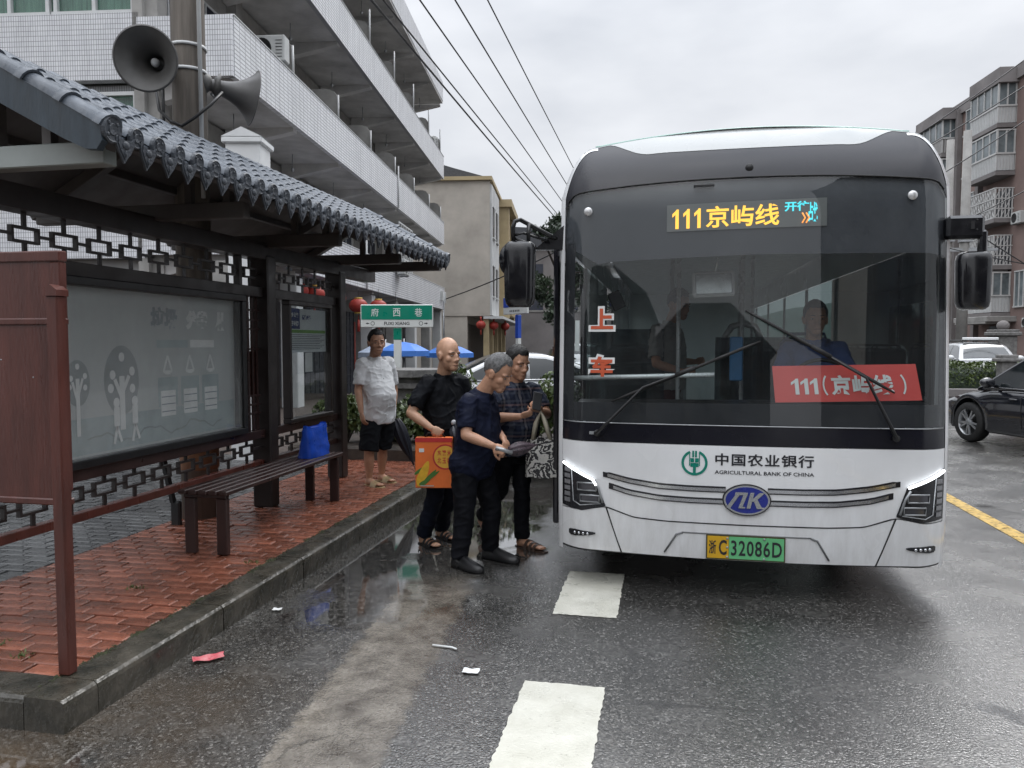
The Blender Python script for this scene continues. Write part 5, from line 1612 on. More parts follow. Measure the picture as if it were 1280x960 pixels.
# ------------------------------------------------------------------ apartment block on the right
RA = R(5.3)
ap = thing('apartment_block', 'pinkish grey apartment block with white glazed balconies on the right', 'building', (20.4, 53.1, 0), rz=RA)
def ab(name, b, m, par=ap): return b.obj(name, M[m] if isinstance(m, str) else m, par, world=False)
b = MB(); b.box((7.1, 5, 9.05), (12, 62, 18.1)); ab('wall', b, 'pink')
b = MB(); b.box((7.06, 5, 18.45), (12.3, 62.2, .8)); ab('roof_parapet', b, 'greyw')
M['lat'] = mat('white security lattice', (.52, .52, .51), .5, var=.1)
def glazed(yb, ln, zf, dep, lattice_=False, low=False):
    x0, x1 = 1.1 - dep, 1.1
    b = MB(); b.box(((x0 + x1) / 2, yb + ln / 2, zf - .12), (dep + .1, ln + .1, .26)); sl_ = ab('balcony_slab', b, 'greyw')
    if lattice_:
        b = MB()
        for q in range(int(ln / .22) + 1): b.box((x0, yb + .03 + q * .22, zf + .95), (.05, .06, 1.9))
        for q in range(int(dep / .2) + 1): b.box((x0 + .03 + q * .2, yb, zf + .95), (.06, .05, 1.9))
        for zz in (.05, .62, 1.25, 1.9): b.box((x0 - .005, yb + ln / 2, zf + zz), (.06, ln, .06)); b.box(((x0 + x1) / 2, yb - .005, zf + zz), (dep, .06, .06))
        r_ = random.Random(int(yb * 10 + zf))
        for q in range(int(ln / .3)):
            for zz in (.3, .92, 1.55):
                b.beam((x0 - .01, yb + .05 + q * .3, zf + zz - .25), (x0 - .01, yb + .30 + q * .3, zf + zz + .25), .03, .05)
        for q in range(int(dep / .3)):
            for zz in (.3, .92, 1.55): b.beam((x0 + .05 + q * .3, yb - .01, zf + zz - .25), (x0 + .3 + q * .3, yb - .01, zf + zz + .25), .05, .03)
        ab('security_lattice', b, 'lat', sl_)
        b = MB(); b.box((x1 - .05, yb + ln / 2, zf + 1.0), (.06, ln - .2, 1.9)); ab('dark_opening', b, 'darkroom', sl_)
        return
    b = MB(); b.box((x0 + .04, yb + ln / 2, zf + .55), (.05, ln - .1, 1.0)); b.box(((x0 + x1) / 2, yb + .05, zf + .55), (dep - .1, .05, 1.0)); ab('balcony_board', b, 'greyw' if low else 'palewall', sl_)
    b = MB()
    for q in range(int(ln / .2) + 1): b.box((x0, yb + .03 + q * .2, zf + .55), (.03, .04, .95))
    for q in range(int(dep / .18) + 1): b.box((x0 + .03 + q * .18, yb, zf + .55), (.04, .03, .95))
    b.box((x0, yb + ln / 2, zf + 1.1), (.09, ln + .1, .10)); b.box(((x0 + x1) / 2, yb, zf + 1.1), (dep + .1, .09, .10)); ab('railing', b, 'lat', sl_)
    b = MB(); b.box((x0 + .06, yb + ln / 2, zf + 1.85), (.03, ln - .1, 1.35)); b.box(((x0 + x1) / 2, yb + .06, zf + 1.85), (dep - .1, .03, 1.35)); ab('balcony_glass', b, M['apglass'], sl_)
    b = MB()
    for q in range(5): b.box((x0 + .02, yb + .04 + q * (ln - .08) / 4, zf + 1.85), (.07, .08, 1.4))
    for q in range(3): b.box((x0 + .04 + q * (dep - .1) / 2, yb + .02, zf + 1.85), (.08, .07, 1.4))
    b.box((x0 + .02, yb + ln / 2, zf + 2.56), (.08, ln, .09)); b.box(((x0 + x1) / 2, yb + .02, zf + 2.56), (dep, .08, .09)); ab('glazing_bar', b, 'lat', sl_)
    b = MB(); b.box(((x0 + x1) / 2, yb + ln / 2, zf + 1.5), (dep - .25, ln - .3, 2.6)); ab('inner_wall', b, 'greyw', sl_)
M['apglass'] = mat('apartment glazing', (.16, .185, .195), .08, var=.5, scale=.8, rvar=.05)
FZ = [3.55, 6.55, 9.5, 12.45, 15.4]
for k, zf in enumerate(FZ):
    glazed(0, 3.5, zf, 1.12, lattice_=k in (1, 2))
    glazed(7.6, 4.2, zf, 1.12, lattice_=k in (0, 1, 2), low=True)
    glazed(15.5, 4.4, zf, 1.12, lattice_=k in (0, 2, 4), low=True)
    b = MB(); b.box((1.02, 5.5, zf + 1.7), (.10, 1.4, 1.7)); w_ = ab('window', b, M['apglass'])
    b = MB(); b.box((.98, 5.5, zf + .85), (.34, 1.8, .10)); b.box((.96, 5.5, zf + 2.58), (.10, 1.5, .08)); b.box((.96, 5.5, zf + 1.7), (.08, .07, 1.7)); b.box((.96, 4.82, zf + 1.7), (.08, .07, 1.7)); b.box((.96, 6.18, zf + 1.7), (.08, .07, 1.7)); ab('window_frame', b, 'lat', w_)
b = MB(); b.box((.55, 1.7, 18.35), (1.3, 3.8, .95), .02); ab('bay_parapet', b, 'greyw')
for yy in (9.6, 17.5):
    b = MB(); b.box((.5, yy, 18.2), (1.3, 4.6, .8)); ab('bay_parapet', b, 'greyw')
for yy in (4.05, 7.2, 12.6): 
    b = MB(); b.box((.92, yy, 9.2), (.32, .42, 18.4)); ab('wall_pier', b, 'greyw')
for (yy, z, w, h) in ((-.9, 3.9, 1.0, 2.2), (-7, 7, 1.2, 1.5), (-7, 10, 1.2, 1.5), (-7, 13, 1.2, 1.5), (-7, 4, 1.2, 1.5)):
    b = MB(); b.box((1.08, yy - .2, z + h / 2), (.08, w, h)); w_ = ab('window', b, M['apglass'])
    b = MB(); b.box((1.03, yy - .2, z + h / 2), (.07, .07, h)); b.box((1.03, yy - .2, z), (.1, w + .2, .09)); b.box((1.03, yy - .2, z + h), (.09, w + .1, .08)); b.box((1.03, yy - .2 - w / 2, z + h / 2), (.07, .07, h)); b.box((1.03, yy - .2 + w / 2, z + h / 2), (.07, .07, h)); ab('window_frame', b, 'lat', w_)
b = MB(); b.box((.3, 1.4, 3.15), (1.9, 4.4, .35), .03); b.box((.1, 1.4, 2.93), (1.5, 4.0, .12)); ab('door_canopy', b, 'concrete')
b = MB(); b.box((1.06, 1.2, 1.4), (.1, 2.2, 2.7)); ab('entrance_door', b, 'darkroom')
def apw(x, y, z):
    c, s_ = math.cos(RA), math.sin(RA)
    return (20.4 + c * x - s_ * y, 53.1 + s_ * x + c * y, z)
ac_unit('air conditioner on the pinkish apartment wall beside the white lattice balconies', apw(.9, -1.0, 9.0), RA - PI / 2, s=1.3)
ac_unit('small air conditioner low on the pinkish apartment wall near the right edge', apw(.9, -2.4, 2.6), RA - PI / 2, s=1.0)

# gate pillars, hedge, stone post, low wall in front of the apartments
M['rubble'] = mat('grey rubble stone', (.17, .165, .16), .8, var=.4, scale=9, bump=.8, bscale=14)
def gpillar(label, loc, h=1.95, w=.8):
    t = thing('gate_pillar', label, 'gate pillar', loc, 'stone gate pillars before the apartments')
    b = MB(); b.box((0, 0, h / 2), (w, w, h), .03); b.obj('shaft', M['rubble'], t, world=False)
    b = MB(); b.box((0, 0, h + .08), (w + .24, w + .24, .16), .03); b.box((0, 0, h + .21), (w + .1, w + .1, .10), .02); b.obj('capstone', M['rubble'], t, world=False)
    b = MB(); b.ell((0, 0, h + .42), (.24, .24, .22), None, 12, 8); b.obj('ball_finial', M['greyw'], t, world=False)
gpillar('stone gate pillar with ball top behind the white off-roader', (13.75, 34.6, 0))
gpillar('stone gate pillar with ball top at the right edge behind the black car', (17.3, 35.4, 0), 1.75)
def leafcloud(b, cfun, n, s, seed, mi=0):
    r_ = random.Random(seed)
    for k in range(n):
        p = cfun(r_)
        a = Vector((r_.gauss(0, 1), r_.gauss(0, 1), r_.gauss(0, .8))).normalized()
        u = a.orthogonal().normalized(); v = a.cross(u)
        th = r_.uniform(0, 2 * PI)
        u, v = u * math.cos(th) + v * math.sin(th), v * math.cos(th) - u * math.sin(th)
        q = s * r_.uniform(.6, 1.35)
        b.add([p - u * q * .5, p + v * q * .24 + a * q * .05, p + u * q * .5, p - v * q * .24 + a * q * .05], [(0, 1, 2, 3)], mi)
def hedge(name, label, x0, x1, y0, y1, z0, z1, n, s, seed, m='leafb', group=None):
    t = thing(name, label, 'hedge', ((x0 + x1) / 2, (y0 + y1) / 2, z0), group)
    b = MB(); b.grid(lambda u, v: (x0 + .12 + (x1 - x0 - .24) * u, (y0 + y1) / 2 + (y1 - y0 - .2) * .5 * math.cos(PI * v), z0 + .02 + (z1 - z0 - .14) * math.sin(PI * v) ** .5 + .04 * smooth_noise((u * 9, v * 5, seed), 1)), 30, 10)
    b.obj('inner_growth', M['leafd'], t)
    b = MB()
    def cf(r_):
        u = r_.random(); v = r_.random(); q = r_.random()
        x = x0 + (x1 - x0) * u
        hh = 1 + .16 * smooth_noise((x * 1.3, seed, 0), 1) + .10 * smooth_noise((x * 4, seed + 3, 0), 1)
        th = PI * v
        rr = 1 - .22 * q * q
        return Vector((x, (y0 + y1) / 2 + (y1 - y0) * .5 * math.cos(th) * rr, z0 + .02 + (z1 - z0) * (math.sin(th) ** .55) * rr * hh))
    leafcloud(b, cf, n, s, seed)
    o = b.obj('leaves', M[m], t, fix=False)
    return t
hedge('clipped_hedge', 'clipped green hedge in front of the white off-roader on the right', 7.6, 12.2, 25.6, 26.6, .18, 1.05, 5200, .10, 11)
hedge('clipped_hedge', 'clipped green hedge behind the black car at the right edge', 12.8, 20, 26.4, 27.4, .18, 1.0, 5200, .11, 12)
lw2 = thing('kerb_wall', 'low stone kerb wall under the clipped hedge on the right', 'low wall', (12, 25.3, 0))
b = MB(); b.box((14, 25.35, .13), (14, .3, .26), .02); b.obj('wall', M['greyw'], lw2)
sp_ = thing('stone_post', 'dark square stone post standing in the clipped hedge', 'post', (10.15, 25.2, 0))
b = MB(); b.box((10.15, 25.2, .55), (.42, .42, 1.1), .02); b.obj('shaft', M['rubble'], sp_)
b = MB(); b.box((10.15, 25.2, 1.15), (.60, .60, .10), .02); b.box((10.15, 25.2, 1.25), (.46, .46, .12), .02); b.obj('capstone', M['rubble'], sp_)

# concrete poles on the right
for (label, x, y, h) in (('grey concrete pole before the apartments, farther one', 13.35, 40.0, 11.35), ('grey concrete pole before the apartments, nearer and taller one', 12.98, 36.85, 10.95)):
    t = thing('concrete_pole', label, 'pole', (x, y, 0), 'concrete poles before the apartments')
    b = MB(); b.tube([(0, 0, 0), (0, 0, h)], [.24, .17], 12, flat=1); b.obj('shaft', M['concrete'], t, world=False)
    b = MB(); b.box((0, -.1, h - 5.2), (2.6, .12, .12)); b.box((0, -.1, h - 4.6), (.5, .3, .5)); b.obj('crossarm', M['steel'], t, world=False)

# ------------------------------------------------------------------ overhead wires
def wire(label, p, q, sag, r_=.011, group='overhead wires along the street', n=24):
    p, q = Vector(p), Vector(q)
    b = MB(); b.tube([p.lerp(q, k / n) - Vector((0, 0, sag * 4 * (k / n) * (1 - k / n))) for k in range(n + 1)], r_, 5)
    return tag(b.obj('overhead_wire', M['black'], None), label, 'wire', group)
for (label, X_, z_, sg, r_) in (('overhead wire nearest the balconies, upper of the close pair', -4.40, 7.28, .25, .016), ('overhead wire nearest the balconies, lower of the close pair', -4.46, 7.18, .32, .020), ('second overhead wire from the balconies, crossing open sky', -3.92, 7.40, .25, .015), ('third overhead wire from the balconies, crossing open sky', -3.52, 7.62, .2, .015), ('overhead wire farthest right of those crossing the sky left of the bus', -3.05, 7.75, .2, .013)):
    wire(label, (X_, -6, z_), (X_ + .05, 62, z_ - .1), sg, r_)
for k, (label, a, c_) in enumerate((('wire slanting across the apartment roofline', (16.5, 32.5, 14.9), (9.2, 30.9, 9.4)),
                   ('wire slanting across the upper apartment balconies', (16.5, 32.4, 13.6), (9.4, 30.9, 8.9)),
                   ('wire slanting across the middle of the apartment block', (16.5, 32.2, 12.4), (9.4, 30.8, 7.5)),
                   ('wire slanting above the lattice balconies', (16.5, 32.2, 9.2), (9.6, 30.8, 5.6)),
                   ('wire running down right of the right hand bus mirror', (10.4, 31, 6.4), (16.5, 31.8, 2.6)),
                   ('lowest wire over the black car', (10.4, 31, 5.2), (16.5, 31.8, 4.1)))):
    wire(label, a, c_, .12, .022, 'wires before the apartment block', 14)
wire('slack cable from the office corner to the beige house', off(.1, 24.3, 3.9), (-3.0, 30.0, 5.9), .15, .03, 'slack cables at the office corner', 16)

# ------------------------------------------------------------------ utility pole, loudspeakers, white pylon behind the shelter
up = thing('utility_pole', 'stained round concrete utility pole behind the bus shelter', 'utility pole', (-3.98, 5.88, .14))
b = MB(); b.tube([(-3.98, 5.88, .10), (-4.0, 5.88, 4.5), (-4.01, 5.88, 8.2)], [.155, .135, .115], 20); b.obj('shaft', M['polec'], up)
b = MB(); b.lathe([(.158, .48), (.162, .49), (.161, .78), (.157, .79)], (-3.98, 5.88, .1), (0, 0, 1), 20); b.obj('rust_band', M['rustband'], up)
b = MB(); b.tube([(-3.835, 5.80, 2.9), (-3.85, 5.80, 8.0)], .018, 8); b.obj('conduit', M['pipe'], up)
b = MB()
for z in (3.98, 4.18): b.lathe([(.142, -.012), (.150, -.012), (.150, .012), (.142, .012)], (-4.0, 5.88, z), (0.0, .0, 1), 20)
b.obj('strap', M['pipe'], up)
b = MB(); b.box((-3.7, 5.88, 7.3), (2.2, .09, .09)); b.obj('crossarm', M['steel'], up)
b = MB(); b.tube([(-4.2, 5.72, 3.80), (-4.16, 5.70, 3.62), (-4.05, 5.70, 3.52), (-3.95, 5.70, 3.48), (-3.84, 5.72, 3.55), (-3.74, 5.78, 3.66), (-3.70, 5.9, 3.80)], .014, 6); b.tube([(-4.15, 5.74, 3.95), (-4.15, 5.74, 3.2)], .014, 6); b.obj('cable', M['black'], up)
M['horn'] = mat('grey loudspeaker horn', (.105, .102, .10), .42, metal=.2, var=.25, scale=3)
M['hornin'] = mat('dark horn throat', (.085, .082, .078), .45, var=.35, scale=3)
def speaker(label, throat, ax, L_, rad):
    t = thing('horn_loudspeaker', label, 'loudspeaker', throat, 'horn loudspeakers on the pole')
    prof = []
    for k in range(15):
        q = k / 14
        prof.append((.052 + (rad - .052) * (.30 * q + .70 * q ** 3.2), L_ * (q ** .92)))
    b = MB(); b.lathe(prof, (0, 0, 0), ax, 36); b.lathe([(rad - .006, L_ - .004), (rad + .006, L_ - .004), (rad + .008, L_ + .004), (rad - .004, L_ + .006)], (0, 0, 0), ax, 36); b.obj('horn', M['horn'], t, world=False)
    b = MB(); b.lathe([(max(.03, p[0] - .007), p[1] + .003) for p in prof[2:]], (0, 0, 0), ax, 36); b.obj('horn_lining', M['hornin'], t, world=False)
    d = Vector(ax).normalized()
    b = MB(); b.ell(d * (L_ * .40), (.034, .036, .036), None, 12, 8); b.obj('centre_plug', M['white'], t, world=False)
    b = MB(); b.lathe([(.0, -.09), (.07, -.09), (.08, -.075), (.08, -.02), (.055, 0)], (0, 0, 0), ax, 20); b.obj('driver_unit', M['hornin'], t, world=False)
    b = MB(); b.lathe([(.0, .055), (.12, .06), (.06, .02)], (0, 0, 0), ax, 16); b.obj('throat', M['hornin'], t, world=False)
    b = MB(); b.tube([(0, 0, -.07), (.04, .03, -.12)], .014, 6); b.obj('bracket', M['steel'], t, world=False)
speaker('large horn loudspeaker on the left of the pole, mouth towards the viewer', (-4.10, 5.66, 3.97), (.27, -.93, -.20), .34, .242)
speaker('horn loudspeaker on the right of the pole, seen from the side', (-3.86, 5.98, 3.90), (.72, .68, -.15), .36, .235)
wp = thing('white_pylon', 'white box pylon with pitched cap showing above the shelter roof', 'pylon', (-5.35, 9.1, .13), rz=R(12))
b = MB(); b.box((0, 0, 2.05), (.44, .44, 4.1), .01); b.obj('shaft', M['white'], wp, world=False)
b = MB(); b.box((0, 0, 4.13), (.52, .52, .08), .015); b.prism([(-.26, 4.17), (.26, 4.17), (.0, 4.29)], lambda p: (p[0], -.26, p[1]), lambda p: (p[0], .26, p[1])); b.obj('pitched_cap', M['white'], wp, world=False)
# ------------------------------------------------------------------ trees and planting
def tree(name, label, loc, h, crown, nleaf, s, seed, m='leafd', group=None):
    t = thing(name, label, 'tree', loc, group)
    r_ = random.Random(seed)
    b = MB(); b.tube([(0, 0, -.05), (.04, .02, h * .3), (-.05, .05, h * .6), (.03, 0, h * .9)], [.14, .11, .08, .03], 10); trunk = b.obj('trunk', M['bark'], t, world=False)
    b = MB()
    tips = []
    for k in range(11):
        a = r_.uniform(0, 2 * PI); z0 = h * r_.uniform(.28, .75); L_ = crown * r_.uniform(.5, .95)
        p0 = Vector((0, .03, z0)); p2 = Vector((math.cos(a) * L_, math.sin(a) * L_, z0 + h * r_.uniform(.05, .28))); p1 = (p0 + p2) / 2 + Vector((0, 0, .2))
        b.tube([p0, p1, p2], [.05, .03, .012], 6); tips += [p1, p2, p2]
    tips += [Vector((0, 0, h * .95)), Vector((.2, .1, h * .85))]
    b.obj('limb', M['bark'], trunk, world=False)
    b = MB()
    cl_ = [(r_.choice(tips) + Vector((r_.gauss(0, .22), r_.gauss(0, .22), r_.gauss(0, .20))) * crown * .5, r_.uniform(.18, .42) * crown * .6) for k in range(46)]
    def cf(rr):
        c_, q = rr.choice(cl_)
        return c_ + Vector((rr.gauss(0, q * .55), rr.gauss(0, q * .55), rr.gauss(0, q * .45)))
    leafcloud(b, cf, nleaf, s, seed)
    b.obj('crown', M[m], t, world=False, fix=False)
    return t
tree('street_tree', 'dark green street tree showing beside the bus door mirror', (-3.55, 26, 0), 6.2, 1.35, 5200, .17, 5)
tree('street_tree', 'dark green street tree mostly hidden behind the bus', (-1.2, 27.5, 0), 7.0, 2.3, 4500, .2, 8)
def shrub(label, loc, rad, n, s, seed, m='leafb', group=None):
    t = thing('shrub', label, 'shrub', loc, group)
    b = MB(); r_ = random.Random(seed)
    for k in range(9):
        a = r_.uniform(0, 2 * PI); b.tube([(0, 0, 0), (math.cos(a) * rad[0] * .4, math.sin(a) * rad[1] * .4, rad[2] * .9), (math.cos(a) * rad[0] * .7, math.sin(a) * rad[1] * .7, rad[2] * 1.5)], [.014, .010, .005], 5)
    b.obj('stem', M['bark'], t, world=False)
    lob = [(Vector((r_.uniform(-.62, .62) * rad[0], r_.uniform(-.62, .62) * rad[1], r_.uniform(.35, 1.5) * rad[2])), r_.uniform(.28, .5)) for k in range(16)]
    def cf(rr):
        c_, q = rr.choice(lob)
        d = Vector((rr.gauss(0, 1), rr.gauss(0, 1), rr.gauss(0, 1))).normalized() * (rr.random() ** .4) * q
        return c_ + Vector((d.x * rad[0], d.y * rad[1], d.z * rad[2]))
    b = MB(); leafcloud(b, cf, n, s, seed); b.obj('leaves', M[m], t, world=False, fix=False)
    return t
PG = 'shrubs in the planting bed'
bed = MB(); bed.box((-3.1, 10.6, .20), (3.6, 2.9, .24), .03)
tag(bed.obj('planting_bed', mat('wet soil', (.035, .026, .019), .7, var=.5, scale=8, bump=.6)), 'kerbed planting bed of dark soil behind the waiting man', 'planting bed')
for k, (x, y, rx, ry, rz_, n, lb) in enumerate((
        (-4.25, 9.62, .42, .34, .36, 2200, 'low leafy shrub left of the waiting man in white, by the shelter post'),
        (-3.62, 9.75, .42, .40, .33, 2000, 'low leafy shrub directly behind the bare legs of the waiting man'),
        (-3.02, 9.9, .42, .40, .44, 2600, 'leafy shrub right of the waiting man, below the stone planter'),
        (-2.45, 9.95, .46, .42, .46, 2600, 'leafy shrub behind the man carrying the orange box'),
        (-1.80, 10.3, .50, .42, .52, 2600, 'leafy shrub showing between the bald man and the stooping man'),
        (-3.05, 10.75, .34, .3, .62, 1800, 'taller pale green shrub against the stone planter'))):
    shrub(lb, (x, y, .30), (rx, ry, rz_), n, .085, 30 + k, 'leafb', PG)
b = MB()
stp = thing('stone_planter', 'octagonal dark stone planter pier below the green street sign', 'stone pier', (-3.95, 11.35, .15))
def octo(r_): return [(r_ * math.cos(PI / 8 + k * PI / 4), r_ * math.sin(PI / 8 + k * PI / 4)) for k in range(8)]
for (z0, z1, r_, nm) in ((.15, .98, .46, 'shaft'), (.983, 1.06, .56, 'band'), (1.063, 1.15, .50, 'band'), (1.153, 1.26, .62, 'capstone')):
    b = MB(); b.prism(octo(r_), lambda p: (-3.95 + p[0], 11.35 + p[1], z0), lambda p: (-3.95 + p[0], 11.35 + p[1], z1)); b.obj(nm, M['rubble'], stp)
tub = shrub('thin dark shrub growing beside the open bus door', (-.95, 9.0, 0), (.22, .3, .85), 900, .08, 77, 'leafd')

# green street name sign
M['signgreen'] = mat('sign green', (.0, .205, .13), .35, var=.04); M['signwhite'] = mat('sign white', (.62, .64, .62), .4, var=.04)
sg_ = thing('street_sign', 'green and white street name sign on a white and green post', 'street sign', (-4.34, 11.9, .15), rz=R(10.5))
b = MB(); b.box((0, 0, .93), (.125, .06, 1.30), .01); b.obj('post', M['signwhite'], sg_, world=False)
b = MB(); b.box((0, -.002, 1.67), (.13, .064, .20), .01); b.obj('post_collar', M['signgreen'], sg_, world=False)
b = MB(); b.box((0, -.045, 1.965), (1.20, .035, .38), .012); sb = b.obj('sign_board', M['signwhite'], sg_, world=False)
b = MB(); b.box((0, -.0645, 2.025), (1.17, .006, .235)); b.obj('green_field', M['signgreen'], sb, world=False)
b = MB(); sf = lambda cx, cz, o: (lambda x, z: (cx + x, o, cz + z))
for ch, cx in (('府', -.36), ('西', 0), ('巷', .36)):
    b = MB(); put_text(b, ch, sf(cx, 2.025, -.0685), .15, w=.125, h=.135, bold=.0014)
    b.obj('sign_character', M['signwhite'], sb, world=False, fix=False)
b = MB(); put_text(b, 'FUXI XIANG', sf(0, 1.843, -.0635), .06, w=.42, h=.055, bold=.0012)
for s_ in (-1, 1):
    b.lathe([(.026, 0), (.034, 0)], (s_ * .40, -.0635, 1.843), (0, -1, 0), 20)
    b.add([(s_ * .455, -.0635, 1.836), (s_ * .485, -.0635, 1.836), (s_ * .485, -.0635, 1.826), (s_ * .515, -.0635, 1.843), (s_ * .485, -.0635, 1.860), (s_ * .485, -.0635, 1.850), (s_ * .455, -.0635, 1.850)], [tuple(range(7))])
b.obj('sign_lettering', M['ink'], sb, world=False, fix=False)
# blue street sign, farther
M['signblue'] = mat('sign blue', (.012, .06, .38), .35, var=.04)
s2 = thing('street_sign', 'blue and white street name sign on a blue post behind the bus mirror', 'street sign', (-3.80, 19.7, 0), rz=R(-48))
b = MB(); b.box((0, 0, 1.2), (.14, .10, 2.4), .01); b.obj('post', M['signwhite'], s2, world=False)
b = MB(); b.box((0, -.004, 2.1), (.15, .11, .62), .01); b.obj('post_collar', M['signblue'], s2, world=False)
b = MB(); b.box((0, -.08, 2.66), (1.25, .05, .46), .012); q_ = b.obj('sign_board', M['signwhite'], s2, world=False)
b = MB(); b.box((0, -.109, 2.75), (1.21, .006, .26)); b.obj('blue_field', M['signblue'], q_, world=False)
b = MB()
for k in range(3):
    for j in range(3): b.box((-.36 + k * .36, -.114, 2.69 + j * .055), (.13, .004, .016))
    b.box((-.36 + k * .36, -.114, 2.745), (.018, .0045, .15))
b.obj('sign_lettering', M['signwhite'], q_, world=False)
b = MB()
for k in range(6): b.box((-.25 + k * .09, -.107, 2.515), (.05, .003, .05))
b.obj('sign_lettering', M['ink'], q_, world=False)

# blue parasols in front of the shops
M['parasol'] = mat('blue parasol cloth', (.06, .20, .62), .5, var=.15, scale=2); M['parasolw'] = mat('pale blue parasol cloth', (.34, .40, .50), .5, var=.15)
def parasol(label, loc, r_, h, m):
    t = thing('parasol', label, 'parasol', loc, 'parasols in front of the shops')
    b = MB(); n = 8
    apex = Vector((0, 0, h)); ring = [Vector((r_ * math.cos(2 * PI * k / n), r_ * math.sin(2 * PI * k / n), h - r_ * .34)) for k in range(n)]
    mid = [apex.lerp(p, .5) + Vector((0, 0, .05)) for p in ring]
    b.add([apex] + mid + ring, [(0, 1 + k, 1 + (k + 1) % n) for k in range(n)] + [(1 + k, 1 + n + k, 1 + n + (k + 1) % n, 1 + (k + 1) % n) for k in range(n)])
    b.add([p for q in ring for p in (q,)] + [p - Vector((0, 0, .14)) for p in ring], [(k, (k + 1) % n, n + (k + 1) % n, n + k) for k in range(n)]); b.obj('canopy', M[m], t, world=False)
    b = MB(); b.tube([(0, 0, 0), (0, 0, h + .08)], .025, 8); b.obj('pole', M['steel'], t, world=False)
    b = MB(); b.lathe([(.0, 0), (.28, 0), (.28, .06), (.05, .1)], (0, 0, 0), (0, 0, 1), 16); b.obj('base', M['concrete'], t, world=False)
parasol('bright blue parasol right of the green sign post', (-6.72, 18.9, 0), .70, 1.70, 'parasol')
parasol('pale blue parasol left of the green sign post, behind the waiting man', (-7.35, 19.2, 0), .78, 1.68, 'parasolw')
parasol('blue parasol behind the bald head', (-6.55, 22.6, 0), .78, 1.62, 'parasol')

